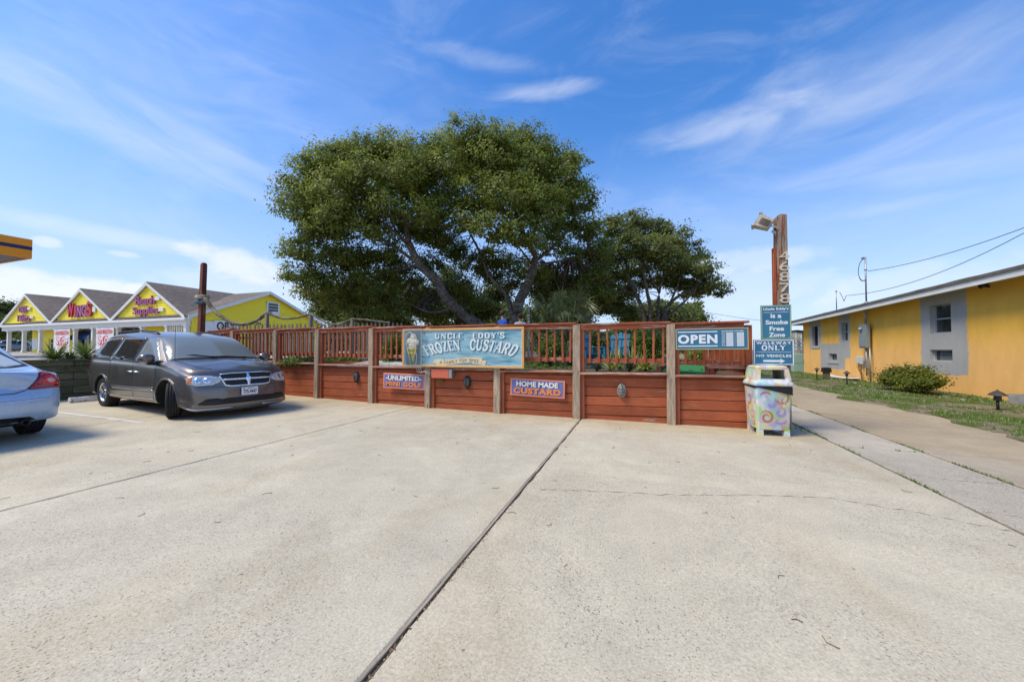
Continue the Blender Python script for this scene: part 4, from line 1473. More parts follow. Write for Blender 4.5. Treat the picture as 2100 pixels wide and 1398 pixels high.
small_sign('purple and coral HOME MADE CUSTARD sign on the red planks', -2.055, .605, 1.20, .375, 'HOME MADE', 'CUSTARD', .92, 1.04, .115, .13, R(1.6))

m = NT('sign_teal_blue')
c = m.mix(m.map(m.noise(m.co('Object'), 1.8, 4, .6), .3, .7), (.030, .13, .25), (.045, .19, .27))
tealblue = m.out(c, .45, 0, .35)
sign_white = plain('sign_white', (.74, .76, .76), .45, var=.03)
gold_edge = plain('gold_edge', (.58, .42, .10), .5, var=.12)
green_edge = plain('pale_green_edge', (.36, .48, .22), .5, var=.15)
def blue_sign(name, label, loc, w, h, edge, rz=0, ew=.014):
    t = thing(name, label, 'sign', loc)
    t.rotation_euler = (0, rz, 0)
    mb = MB()
    mb.box((0, 0, 0), (w, .02, h), bev=.003)
    mb.build('board', tealblue, t)
    mb = MB()
    for a, b, sa, sb in ((0, h / 2 - ew, w - ew, ew), (0, -h / 2 + ew, w - ew, ew), (-w / 2 + ew, 0, ew, h - ew * 3), (w / 2 - ew, 0, ew, h - ew * 3)):
        mb.box((a, -.012, b), (sa, .006, sb))
    mb.build('border', edge, t)
    mb = MB()
    for sx in (-1, 1):
        for sz in (-1, 1):
            mb.lathe([(.007, 0), (.005, .004), (.0001, .005)], 8, Mxz(sx * (w / 2 - .04), -.0105, sz * (h / 2 - .035)))
    mb.build('screw', galv, t)
    return t
def bar(t, x, z, w, h):
    mb = MB()
    mb.box((x, -.0118, z), (w, .004, h))
    return mb.build('white_bar', sign_white, t)
t = blue_sign('open_sign', 'wide blue OPEN sign with business hours columns on the railing', (1.248, 7.50, 1.617), 1.19, .395, gold_edge, R(-.4), .012)
letters('lettering', 'OPEN', .655, .168, Mxz(-.225, -.0105, 0), sign_white, t, bold=.045, depth=.004, spacing=1.16, each=True)
bar(t, -.225, .132, .66, .018); bar(t, -.225, -.128, .66, .018)
letters('lettering', 'BUSINESS HOURS', .345, .026, Mxz(.345, -.0105, .135), sign_white, t, bold=.02, depth=.003)
for k, dname in enumerate(('MON', 'TUE', 'WED', 'THU', 'FRI', 'SAT', 'SUN')):
    z = .093 - k * .0355
    letters('lettering', dname, .055, .020, Mxz(.197, -.0105, z), sign_white, t, bold=.02, depth=.003)
    bar(t, .298, z, .112, .025); bar(t, .465, z, .112, .025); bar(t, .381, z, .02, .006)
t = blue_sign('smoke_free_sign', "upright blue Uncle Eddy's is a Smoke Free Zone sign on the number post", (2.325, 7.735, 1.912), .465, .615, green_edge)
letters('lettering', "Uncle Eddy's", .38, .062, Mxz(0, -.0105, .235), sign_white, t, bold=.022, depth=.004)
bar(t, 0, .178, .38, .006)
for s, w, z in (('is a', .165, .115), ('Smoke', .34, .0), ('Free', .22, -.115), ('Zone', .245, -.225)):
    letters('lettering', s, w, .078, Mxz(0 + (.01 if s != 'is a' else 0), -.0105, z), sign_white, t, bold=.03, depth=.004, each=True)
t = blue_sign('walkway_sign', 'blue WALKWAY ONLY NO VEHICLES sign with a white arrow, just above the trash can', (2.27, 7.70, 1.375), .615, .455, white_paint, R(.2))
letters('lettering', 'WALKWAY', .53, .046, Mxz(0, -.0105, .165), sign_white, t, bold=.035, depth=.004, spacing=1.45)
letters('lettering', 'ONLY', .365, .088, Mxz(0, -.0105, .082), sign_white, t, serif=True, depth=.004, each=True)
bar(t, 0, .005, .52, .006)
letters('lettering', 'NO VEHICLES', .53, .048, Mxz(0, -.0105, -.062), sign_white, t, bold=.035, depth=.004, spacing=1.2)
mb = MB()
mb.prism([(-.16, -.018), (.10, -.018), (.10, -.042), (.17, 0), (.10, .042), (.10, .018), (-.16, .018)], .004, Mxz(0, -.0105, -.155))
mb.build('arrow', sign_white, t)
# number post
pole = thing('number_post', 'tall weathered red timber post with the house number 46878 at the wall end', 'post', (2.46, 7.88, gz(2.46)))
mb = MB()
prof = [(-.106, -.1), (.106, -.1), (.108, 1.2), (.100, 2.3), (.088, 3.88), (-.02, 3.90), (-.075, 3.87), (-.088, 3.80), (-.098, 2.3), (-.104, 1.2)]
mb.prism([(x * .88, y) for x, y in prof], .19, Mxz(0, .095, 0))
mb.build('timber', pole_wood, pole)
mb = MB()
mb.box((-.104, .0, 1.66), (.028, .14, 3.3))
mb.tube([(-.122, -.04, 3.2), (-.125, -.05, 2.2), (-.127, -.05, .3)], .011, 6)
mb.build('side_batten', red_z, pole)
num_mat = plain('number_cream', (.56, .49, .38), .55, var=.15, vscale=20)
for ch, z in (('4', 3.135), ('6', 2.945), ('8', 2.755), ('7', 2.56), ('8', 2.365)):
    letters('digit', ch, .155, .165, Mxz(.022, -.096, z), num_mat, pole, bold=.0, depth=.022)
fl = thing('flood_light', 'grimy white box floodlight bracketed to the top left of the number post', 'light', (2.42, 7.86, 3.62))
Rm = Matrix.Translation((-.20, -.05, .10)) @ Matrix.Rotation(R(-14), 4, 'Z') @ Matrix.Rotation(R(32), 4, 'Y')
grim = plain('grimy_white', (.50, .46, .39), .7, .05, var=.3, vscale=18)
mb = MB()
vs = [Rm @ Vector(p) for p in ((-.16, -.13, -.11), (.08, -.10, -.08), (.08, .10, -.08), (-.16, .13, -.11), (-.16, -.13, .12), (.08, -.10, .09), (.08, .10, .09), (-.16, .13, .12))]
mb.add(vs, [(3, 2, 1, 0), (4, 5, 6, 7), (0, 1, 5, 4), (1, 2, 6, 5), (2, 3, 7, 6), (3, 0, 4, 7)])
mb.build('housing', grim, fl)
mb = MB()
for s in (-.115, .125):
    mb.add([Rm @ Vector(p) for p in ((-.185, -.145, s - .014), (-.15, -.145, s - .014), (-.15, .145, s - .014), (-.185, .145, s - .014), (-.185, -.145, s + .014), (-.15, -.145, s + .014), (-.15, .145, s + .014), (-.185, .145, s + .014))],
           [(3, 2, 1, 0), (4, 5, 6, 7), (0, 1, 5, 4), (1, 2, 6, 5), (2, 3, 7, 6), (3, 0, 4, 7)])
mb.build('rim', grim, fl)
mb = MB()
mb.add([Rm @ Vector(p) for p in ((-.163, -.12, -.10), (-.163, .12, -.10), (-.163, .12, .11), (-.163, -.12, .11))], [(0, 1, 2, 3)])
mb.build('lens', shade_glass, fl)
mb = MB()
for k in range(4):
    mb.box(Rm @ Vector((-.02, -.118, -.05 + k * .03)), (.17, .03, .012), Rm.to_3x3())
mb.build('fin', plain('rust_dirt', (.13, .085, .055), .8, var=.3), fl)
mb = MB()
mb.tube([(-.10, -.02, -.03), (-.03, -.02, -.07), (.01, -.0, -.08)], .025, 8)
mb.lathe([(.045, -.03), (.045, .04), (.03, .05)], 12, Matrix.Translation((.0, -.01, -.1)))
mb.tube([(-.16, -.10, .05), (-.08, -.16, .0), (.0, -.10, -.05)], .010, 6)
mb.build('bracket', grim, fl)

# junction box and bulkhead lamps on the planks
t = thing('junction_box', 'flat salmon painted metal box on the red planks under the blue sign', 'electric box', (-4.275, 7.54, .875))
mb = MB()
mb.box((-.045, -.06, 0), (.46, .14, .215), bev=.006)
mb.build('cover', plain('salmon', (.60, .14, .075), .5, var=.08), t)
mb = MB()
mb.box((.22, -.058, 0), (.075, .13, .20), bev=.004)
mb.box((.235, -.125, .03), (.02, .012, .06))
mb.build('side', galv, t)
mb = MB()
mb.lathe([(.03, 0), (.03, .03), (.001, .032)], 10, Mxz(-.1, .02, -.19))
mb.box((-.1, .0, -.17), (.14, .04, .05))
mb.build('outlet', plain('moss', (.10, .12, .04), .9), t)
t = thing('sign_wire', 'thin pale wires looping from the cone end of the blue sign to the salmon box', 'wire', (-4.85, 7.42, .98))
mb = MB()
for k in range(3):
    mb.tube([(-.1 + .05 * k, -.02, .05), (-.06 + .06 * k, -.03, -.08), (.05 + .04 * k, -.03, -.10 + .01 * k), (.13, -.03, -.04 - .02 * k), (.22, -.03, -.06 - .03 * k), (.32, .04, -.07 - .04 * k)], .006, 5)
mb.build('wire', plain('pale_wire', (.50, .48, .44), .6), t)
lamp_dark = plain('lamp_dark', (.035, .032, .03), .5, .3, var=.2)
lamp_pale = plain('lamp_pale', (.33, .29, .24), .45, .4, var=.25)
frost = plain('frosted_glass', (.16, .17, .175), .5, 0, .5, var=.1)
for x, z, mt, lab in ((-7.0, .705, lamp_dark, 'black oval bulkhead lamp on the planks nearest the dark van'), (-3.70, .685, lamp_dark, 'black oval bulkhead lamp between the two purple signs'), (-.33, .605, lamp_pale, 'pale grey oval bulkhead lamp on the planks left of the OPEN sign')):
    i = max(k for k in range(len(POSTS)) if POSTS[k][0] < x)
    p, q = POSTS[i], POSTS[i + 1]
    y = p[1] + (q[1] - p[1]) * (x - p[0]) / (q[0] - p[0]) + .05
    t = thing('bulkhead_lamp', lab, 'lamp', (x, y, z), group='oval bulkhead lamps on the red planks')
    def oval(r0, z0, k=14):
        return [(r0 * .62 * math.cos(w), r0 * math.sin(w) , z0) for w in (2 * math.pi * j / k for j in range(k))]
    def loft(rings, mt_, name):
        mb = MB()
        k = len(rings[0])
        vs = [Mxz() @ Vector(p) for r_ in rings for p in r_]
        fs = [(a * k + j, a * k + (j + 1) % k, a * k + k + (j + 1) % k, a * k + k + j) for a in range(len(rings) - 1) for j in range(k)]
        fs.append(tuple((len(rings) - 1) * k + j for j in range(k)))
        mb.add(vs, fs, True)
        return mb.build(name, mt_, t)
    loft([oval(.145, -.01), oval(.145, .03), oval(.115, .05), oval(.10, .045)], mt, 'housing')
    loft([oval(.105, .03), oval(.095, .065), oval(.06, .085)], frost, 'glass')
    mb = MB()
    mb.tube([(0, -.05, -.125), (0, -.10, -.08), (0, -.105, .08), (0, -.05, .125)], .008, 6)
    for zz in (-.05, .0, .05):
        mb.tube([(-.075, -.05, zz), (-.04, -.095, zz), (.04, -.095, zz), (.075, -.05, zz)], .007, 6)
    mb.build('cage', mt, t)

# ------------------------------------------------------------------ spray painted trash can
m = NT('spray_paint')
co = m.co('Object')
geo = m.n('ShaderNodeNewGeometry')
base = (.68, .69, .66)
def sprayed(col, c0, sc, off, lo, hi, amt):
    mp = m.n('ShaderNodeMapping')
    mp.inputs['Location'].default_value = off
    m.l(m.n('ShaderNodeTexCoord').outputs['Object'], mp.inputs[0])
    n_ = m.noise(mp.outputs[0], sc, 2, .45, .5)
    return m.mix(m.math('MULTIPLY', m.map(n_, lo, hi), amt), c0, col)
c = base
c = sprayed((.36, .60, .66), c, 4.6, (1, 2, 3), .40, .62, .9)
c = sprayed((.72, .64, .26), c, 4.6, (7, 1, 5), .47, .66, .75)
c = sprayed((.42, .40, .66), c, 5.2, (3, 9, 2), .48, .66, .85)
c = sprayed((.68, .26, .20), c, 6.0, (5, 4, 8), .54, .68, .8)
c = sprayed((.72, .46, .26), c, 6.0, (2, 6, 1), .54, .70, .7)
c = sprayed((.40, .62, .14), c, 5.0, (9, 3, 4), .56, .68, .8)
can_mat = m.out(c, .5, 0, .35)
can_rim = can_mat
spray_red = NT('sprayed_red_line')
spray_red = spray_red.out((.62, .10, .06), .55, 0, .3)
can = thing('trash_can', 'square trash can spray painted in pastel swirls, standing below the blue signs', 'trash can', (2.10, 7.47, gz(2.1)), R(6))
can.scale = (.90, .92, 1.0)
def sq_ring(w, d, z, r=.05, n=4):
    out = []
    for cx_, cy_, a0 in ((w / 2 - r, d / 2 - r, 0), (-w / 2 + r, d / 2 - r, 90), (-w / 2 + r, -d / 2 + r, 180), (w / 2 - r, -d / 2 + r, 270)):
        for k in range(n + 1):
            a = R(a0 + 90 * k / n)
            out.append((cx_ + r * math.cos(a), cy_ + r * math.sin(a), z))
    return out
def loft_rings(mb, rings, cap0=True, cap1=True, smooth=True):
    k = len(rings[0])
    fs = [(a * k + j, a * k + (j + 1) % k, a * k + k + (j + 1) % k, a * k + k + j) for a in range(len(rings) - 1) for j in range(k)]
    mb.add([p for r_ in rings for p in r_], fs, smooth)
    b = len(mb.v) - len(rings) * k
    if cap0:
        mb.f.append(tuple(b + j for j in range(k - 1, -1, -1))); mb.s.append(False)
    if cap1:
        mb.f.append(tuple(b + (len(rings) - 1) * k + j for j in range(k))); mb.s.append(False)
mb = MB()
loft_rings(mb, [sq_ring(.515, .50, .10, .035), sq_ring(.525, .51, .115, .04), sq_ring(.60, .57, .80, .04), sq_ring(.61, .58, .83, .04)])
mb.build('body', can_mat, can)
for sx in (-1, 1):
    for sy in (-1, 1):
        mb = MB()
        mb.box((sx * .215, sy * .205, .06), (.095, .095, .12), taper=.88, bev=0)
        mb.build('foot', can_mat, can)
mb = MB()
mb.box((0, 0, .115), (.40, .38, .03))
mb.build('base', can_mat, can)
# hood: rim, four walls with openings front and back, top
mb = MB()
loft_rings(mb, [sq_ring(.645, .615, .835, .05), sq_ring(.66, .63, .85, .055), sq_ring(.655, .625, .885, .055), sq_ring(.60, .57, .915, .05), sq_ring(.585, .555, .93, .05)], True, True)
mb.build('lid_rim', can_mat, can)
mb = MB()
hz0, hz1 = .928, 1.13
def hood_x(z):
    return .29 - (z - hz0) * .14
for sy in (-1, 1):                                      # front and back frames
    yb, yt = sy * .275, sy * .235
    xo0, xo1 = hood_x(hz0), hood_x(hz1)
    o_ = [(-xo0, yb, hz0), (xo0, yb, hz0), (xo1, yt, hz1), (-xo1, yt, hz1)]
    i_ = [(-.215, yb - sy * .005, .950), (.215, yb - sy * .005, .950), (.195, yt + sy * .006, 1.108), (-.195, yt + sy * .006, 1.108)]
    j_ = [(x * .97, y - sy * .05, z) for x, y, z in i_]
    mb.add(o_ + i_ + j_, [(k, (k + 1) % 4, 4 + (k + 1) % 4, 4 + k) for k in range(4)] + [(4 + k, 4 + (k + 1) % 4, 8 + (k + 1) % 4, 8 + k) for k in range(4)])
for sx in (-1, 1):
    xa, xb = sx * hood_x(hz0), sx * hood_x(hz1)
    mb.add([(xa, -.275, hz0), (xa, .275, hz0), (xb, .235, hz1), (xb, -.235, hz1), (xa - sx * .03, -.26, hz0), (xa - sx * .03, .26, hz0), (xb - sx * .03, .225, hz1), (xb - sx * .03, -.225, hz1)], [(0, 1, 2, 3), (7, 6, 5, 4)])
loft_rings(mb, [sq_ring(.525, .475, 1.122, .03), sq_ring(.53, .48, 1.14, .045), sq_ring(.50, .45, 1.165, .06), sq_ring(.42, .37, 1.172, .06)])
mb.build('hood', can_mat, can)
mb = MB()
mb.box((0, 0, .945), (.5, .45, .02))
mb.build('inner_floor', black_plastic, can)
bag = plain('bin_liner', (.014, .014, .015), .35, var=.2)
mb = MB()
loft_rings(mb, [[(x + rng.gauss(0, .004), y + rng.gauss(0, .004), z - (.0 if y > -.1 else (.005 + .12 * max(0, (x + .20) / .5)) * q) + rng.gauss(0, .005)) for x, y, z in sq_ring(.618 + .006 * q, .588 + .006 * q, .84 - .03 * q, .045)] for q in (0, .35, .7, 1)], False, False)
mb.build('liner_bag', bag, can)
# painted swirls lie on the front and left face
def can_pt(u, v, face):
    w = (.525 + (v - .115) / .685 * .075)
    dd = (.51 + (v - .115) / .685 * .06)
    return Vector((u, -dd / 2 - .003, v)) if face == 'f' else Vector((-w / 2 - .003, u, v))
def swirl(face, pts, wd):
    """spray line: opaque along the middle, fading out at both sides"""
    P = [Vector((x, y, 0)) for x, y in pts]
    n = len(P)
    vs, al = [], []
    for i, p in enumerate(P):
        t_ = (P[min(i + 1, n - 1)] - P[max(0, i - 1)]).normalized()
        nn_ = Vector((-t_.y, t_.x, 0)) * wd * 1.5 * (.6 + .4 * math.sin(math.pi * i / (n - 1)))
        for k, a_ in ((-1, 0), (-.4, .8), (.4, .8), (1, 0)):
            q = p + nn_ * k
            vs.append(can_pt(q.x, q.y, face))
            al.append(a_ * min(1, 4 * i / n + .1, 4 * (n - 1 - i) / n + .1))
    fs = [(i * 4 + k, i * 4 + k + 1, i * 4 + 5 + k, i * 4 + 4 + k) for i in range(n - 1) for k in range(3)]
    return vs, fs, al
def spray_mat(name, col):
    m = NT(name)
    m.out(col, .55, 0, .3)
    tr_, mx_ = m.n('ShaderNodeBsdfTransparent'), m.n('ShaderNodeMixShader')
    m.l(m.attr('paint'), mx_.inputs[0])
    m.l(tr_.outputs[0], mx_.inputs[1]); m.l(m.b.outputs[0], mx_.inputs[2])
    m.l(mx_.outputs[0], m.t.nodes['Material Output'].inputs[0])
    return m.m
def spiral(cx_, cy_, r0, r1, a0, a1, n=26):
    return [(cx_ + (r0 + (r1 - r0) * k / n) * math.cos(R(a0 + (a1 - a0) * k / n)), cy_ + (r0 + (r1 - r0) * k / n) * math.sin(R(a0 + (a1 - a0) * k / n))) for k in range(n + 1)]
red_sw = spray_mat('faded_red_spray', (.64, .16, .11))
vio_sw = spray_mat('faded_violet_spray', (.36, .34, .60))
ora_sw = spray_mat('faded_orange_spray', (.72, .38, .18))
for face, pts, wd, mt in (('f', spiral(-.12, .31, .03, .115, 0, 520), .016, red_sw), ('f', spiral(-.13, .63, .09, .11, 30, 165), .014, red_sw), ('f', [(.02, .62), (.08, .56), (.15, .55), (.12, .60), (.17, .66)], .013, red_sw),
                         ('f', spiral(.12, .64, .10, .12, -60, 70), .015, red_sw), ('f', spiral(.10, .40, .02, .09, 90, 420), .022, vio_sw), ('f', spiral(-.05, .56, .05, .09, 200, 420), .020, vio_sw), ('f', [(.0, .25), (.08, .21), (.18, .23), (.22, .28)], .018, vio_sw),
                         ('f', spiral(.16, .52, .03, .06, 0, 300), .014, ora_sw), ('l', spiral(-.05, .35, .03, .10, 0, 400), .014, ora_sw), ('l', spiral(.05, .6, .04, .11, 40, 330), .014, red_sw), ('l', spiral(-.08, .2, .02, .06, 0, 400), .012, red_sw)):
    vs, fs, al = swirl(face, pts, wd)
    mb = MB()
    mb.add(vs, fs)
    o = mb.build('swirl', mt, can)
    at_ = o.data.attributes.new('paint', 'FLOAT', 'POINT')
    at_.data.foreach_set('value', al)

# ------------------------------------------------------------------ timber planter on the left
planter = thing('timber_planter', 'dark mossy timber retaining wall behind the parked cars on the left', 'retaining wall', (-14.0, 3, gz(-14)))
zc = gz(-14) - .02
hs_ = [.16, .19, .17, .19, .17, .13]
for k, h in enumerate(hs_):
    y = -8.0 - (k % 2) * 1.1
    while y < 8.6:
        y1 = min(y + 2.4, 8.62)
        if y1 - y > .2:
            mb = MB()
            mb.box((-14.0 + rng.gauss(0, .006) - .03, (y + y1) / 2, zc + h / 2), (.14, y1 - y - .008, h - .010), bev=.009)
            mb.build('timber', dark_timber, planter, True)
        y = y1
    zc += h
mb = MB()
mb.box((-14.02, .3, zc + .02), (.22, 16.6, .04), bev=.006)
mb.build('cap_timber', dark_timber, planter, True)
mb = MB()
mb.box((-14.25, .3, .98), (.30, 16.6, .16))
mb.build('soil_bed', soil, planter, True)

# wheel stop
t = thing('wheel_stop', 'chipped white concrete wheel stop behind the dark van', 'wheel stop', (-13.0, 5.75, gz(-13)), R(84))
mb = MB()
prof = [(-.09, 0), (.09, 0), (.085, .07), (.05, .125), (-.05, .125), (-.085, .07)]
mb.prism(prof, 1.7, Matrix(((0, 0, 1, -.85), (1, 0, 0, 0), (0, 1, 0, 0), (0, 0, 0, 1))))
m = NT('chipped_paint')
k = m.noise(m.co('Object'), 9, 6, .7)
m.bump(k, .6, .02)
mb.build('curb_block', m.out(m.mix(m.map(k, .44, .52), (.30, .28, .25), (.66, .64, .60)), .8, 0, .2), t)

# ------------------------------------------------------------------ rope, rope posts, left post, picket fence
lp = at(412, 690, 12.6)
t = thing('rope_post', 'tall dark red post carrying the knotted end of the thick rope, behind the van', 'post', (lp.x, lp.y, .96))
mb = MB()
tp = at(420, 543, 12.6)
dxp = tp.x - lp.x
mb.add([(s * .078 + dx, q * .078, z) for z, s_, dx in ((-.1, 1, -.05), (lp.z - .96, 1, 0), (tp.z - .96, .86, dxp), (tp.z - .90, .6, dxp)) for s, q in ((-s_, -s_), (s_, -s_), (s_, s_), (-s_, s_))],
       [(3, 2, 1, 0), (12, 13, 14, 15)] + [(a * 4 + i, a * 4 + (i + 1) % 4, a * 4 + 4 + (i + 1) % 4, a * 4 + 4 + i) for a in range(3) for i in range(4)])
mb.build('timber', red_post, t)
m = NT('rope')
w_ = m.n('ShaderNodeTexWave', wave_type='BANDS', bands_direction='DIAGONAL')
m.l(m.co('UV'), w_.inputs['Vector'])
w_.inputs['Scale'].default_value = 1.0
nz = m.noise(m.co('World'), 6, 4, .6)
c = m.mix(m.map(nz, .35, .65), (.20, .165, .10), (.36, .31, .21))
c = m.scale_col(c, m.map(nz, .2, .8, .7, 1.2, False))
m.bump(m.noise(m.co('World'), 30, 3, .6), .5, .02)
rope_mat = m.out(c, .9, 0, .1)
blue_cloth = plain('blue_wrap', (.06, .11, .16), .8, var=.3, vscale=14)
rope = thing('thick_rope', 'thick twisted rope sagging between grey posts behind the red railing', 'rope', (-11, 9.2, 2.2))
def strands(pts, r, parent, turns=7, mat_=rope_mat, name='strand'):
    P = [Vector(p) for p in pts]
    dense = []
    for a, b in zip(P, P[1:]):
        for k in range(6):
            dense.append(a.lerp(b, k / 6))
    dense.append(P[-1])
    for s in range(3):
        q = []
        acc = 0
        for i, p in enumerate(dense):
            t_ = (dense[min(i + 1, len(dense) - 1)] - dense[max(0, i - 1)]).normalized()
            if i:
                acc += (p - dense[i - 1]).length
            u = t_.cross(Vector((0, 0, 1))).normalized()
            v = u.cross(t_)
            w = 2 * math.pi * (s / 3 + acc * turns / 1.6)
            q.append(p + (u * math.cos(w) + v * math.sin(w)) * r * .55)
        mb = MB()
        mb.tube(q, r * .62, 6)
        mb.build(name, mat_, parent, True)
def W(px, py, D):
    return at(px, py, D)
pth = [(421, 612, 12.4), (426, 620, 12.3), (434, 631, 12.3), (444, 642, 12.25), (456, 651, 12.2), (470, 659, 12.2), (484, 664, 12.15), (500, 665, 12.1), (516, 662, 12.1), (529, 656, 12.1), (538, 649, 12.05), (544, 644, 12.05), (548, 642, 12.0),
       (556, 645, 12.0), (566, 649, 12.0), (580, 653, 12.0), (596, 653, 12.0), (612, 651, 12.0), (626, 647, 12.0), (637, 644, 12.0), (645, 648, 12.0), (656, 655, 12.0), (668, 661, 12.0), (682, 665, 12.0), (696, 665, 12.0), (710, 660, 12.0), (722, 654, 12.0), (728, 654.5, 12.0), (735, 655, 12.05), (752, 656, 12.1), (775, 659, 12.2), (800, 662, 12.3)]
strands([W(*p) for p in pth[:13]], .058, rope)
strands([W(*p) for p in pth[12:]], .036, rope, 9)
mb = MB()
for z_, rr, k in ((.0, .17, 0), (.05, .165, 1)):
    c = W(415, 611, 12.6)
    mb.tube([c + Vector((rr * math.cos(a), rr * math.sin(a), z_ + .015 * math.sin(a * 2 + k))) for a in np.linspace(0, 2 * math.pi, 18)], .038, 8)
mb.build('knot', plain('rope_pale', (.44, .38, .27), .9, var=.25, vscale=20), rope, True)
mb = MB()
c = W(415, 616, 12.6)
mb.tube([c + Vector((.165 * math.cos(a), .165 * math.sin(a), -.02 - .01 * k)) for k, a in enumerate(np.linspace(2.6, 5.6, 10))] + [W(421, 616, 12.35), W(428, 624, 12.3), W(436, 634, 12.3)], .055, 8)
mb.build('blue_wrap', blue_cloth, rope, True)
mb = MB()
for k in range(9):
    p0 = W(531 + rng.uniform(-2, 2), 656, 12.08)
    mb.tube([p0, p0 + Vector((rng.uniform(-.05, .09), -.03, -.06)), p0 + Vector((rng.uniform(-.08, .14), -.04, -.13 - rng.random() * .06))], .010, 5)
mb.build('frayed_end', rope_mat, rope, True)
for px, py, lab in ((547.5, 644, 'grey rope post in front of the gable window of the yellow store'), (637, 647, 'grey rope post at the right edge of the yellow store wall'), (722.5, 656, 'grey rope post under the left edge of the big oak')):
    p = at(px, py, 12.0)
    mb = MB()
    h = p.z - .9
    mb.box((0, 0, h / 2), (.095, .095, h), bev=.008)
    o = mb.build('garden_post', wood('post_grey', (.30, .26, .19), 'Z', split=1) if 'post_grey' not in bpy.data.materials else bpy.data.materials['post_grey'], None)
    o.location = (p.x, p.y, .9)
    tag(o, lab, 'post', 'grey posts carrying the rope')
t = thing('picket_fence', 'grey picket fence with pointed tops behind the left end of the red railing', 'fence', (-13.2, 11.3, .95))
pk_ = None
for k in range(46):
    if pk_ is None:
        q = MB()
        q.prism([(-.05, 0), (.05, 0), (.05, 1.12), (.028, 1.15), (.055, 1.21), (.045, 1.28), (0, 1.36), (-.045, 1.28), (-.055, 1.21), (-.028, 1.15), (-.05, 1.12)], .02, Mxz())
        pk_ = q.mesh('picket', grey_picket)
    o = link('picket', pk_, t)
    o.location = (-3.2 + k * .178, -.9 + k * .027, .16 + rng.gauss(-.0, .012))
    o.rotation_euler = (0, rng.gauss(0, .012), 0)
for z in (.3, .95):
    mb = MB()
    mb.box((.8, -.27, z), (8.2, .05, .09), Matrix.Rotation(R(8.6), 3, 'Z'))
    mb.build('rail', grey_picket, t)

# ------------------------------------------------------------------ vehicles
def paint(name, col, metal=.35, rough=.28):
    m = NT(name)
    dirt = m.noise(m.co('Object'), 2.5, 5, .65)
    m.b.inputs['Coat Weight'].default_value = .8
    m.b.inputs['Coat Roughness'].default_value = .06
    return m.out(m.scale_col(col, m.map(dirt, .3, .7, .92, 1.08, False)), m.map(dirt, .3, .7, rough - .04, rough + .08, False), metal, .5)
van_paint = paint('van_paint', (.165, .148, .135), .72, .30)
blue_paint = paint('pale_blue_paint', (.37, .50, .67), .15, .26)
far_paint = paint('slate_blue_paint', (.13, .20, .29), .4, .30)
dark_paint = paint('black_paint', (.02, .022, .025), .3, .28)
def glass(name, col, spec=.6, rough=.03):
    m = NT(name)
    return m.out(col, rough, 0, spec)
g_dark = glass('tinted_glass', (.010, .011, .012), .7)
g_wind = glass('windscreen_glass', (.17, .195, .20), .8, .2)  # pale base colour paints in the sky reflected by the glass
g_rear = glass('rear_glass', (.42, .46, .47), .9)
seam = plain('seam', (.006, .006, .006), .9, var=0)
red_lens = plain('red_lens', (.30, .006, .008), .12, 0, .6, .6, var=.15, vscale=9)
dark_lens = plain('dark_red_lens', (.10, .003, .005), .12, 0, .6, .6, var=0)
clear_lens = plain('clear_lens', (.55, .56, .56), .12, .3, .7, .6, var=.25, vscale=22)
amber = plain('amber_lens', (.66, .16, .02), .15, 0, .6, .5, var=.1)
bulb = plain('reflector', (.80, .80, .80), .10, .9, var=.1)
well_mat = plain('wheel_well', (.012, .012, .012), .9)

def catmull(P, t, ten=.42):
    n = len(P) - 1
    i = min(int(t), n - 1)
    f = t - i
    p1, p2 = P[i], P[i + 1]
    m1 = (P[min(i + 1, n)] - P[max(i - 1, 0)]) * ten
    m2 = (P[min(i + 2, n)] - P[i]) * ten
    return p1 * (2 * f ** 3 - 3 * f ** 2 + 1) + m1 * (f ** 3 - 2 * f ** 2 + f) + p2 * (-2 * f ** 3 + 3 * f ** 2) + m2 * (f ** 3 - f ** 2)

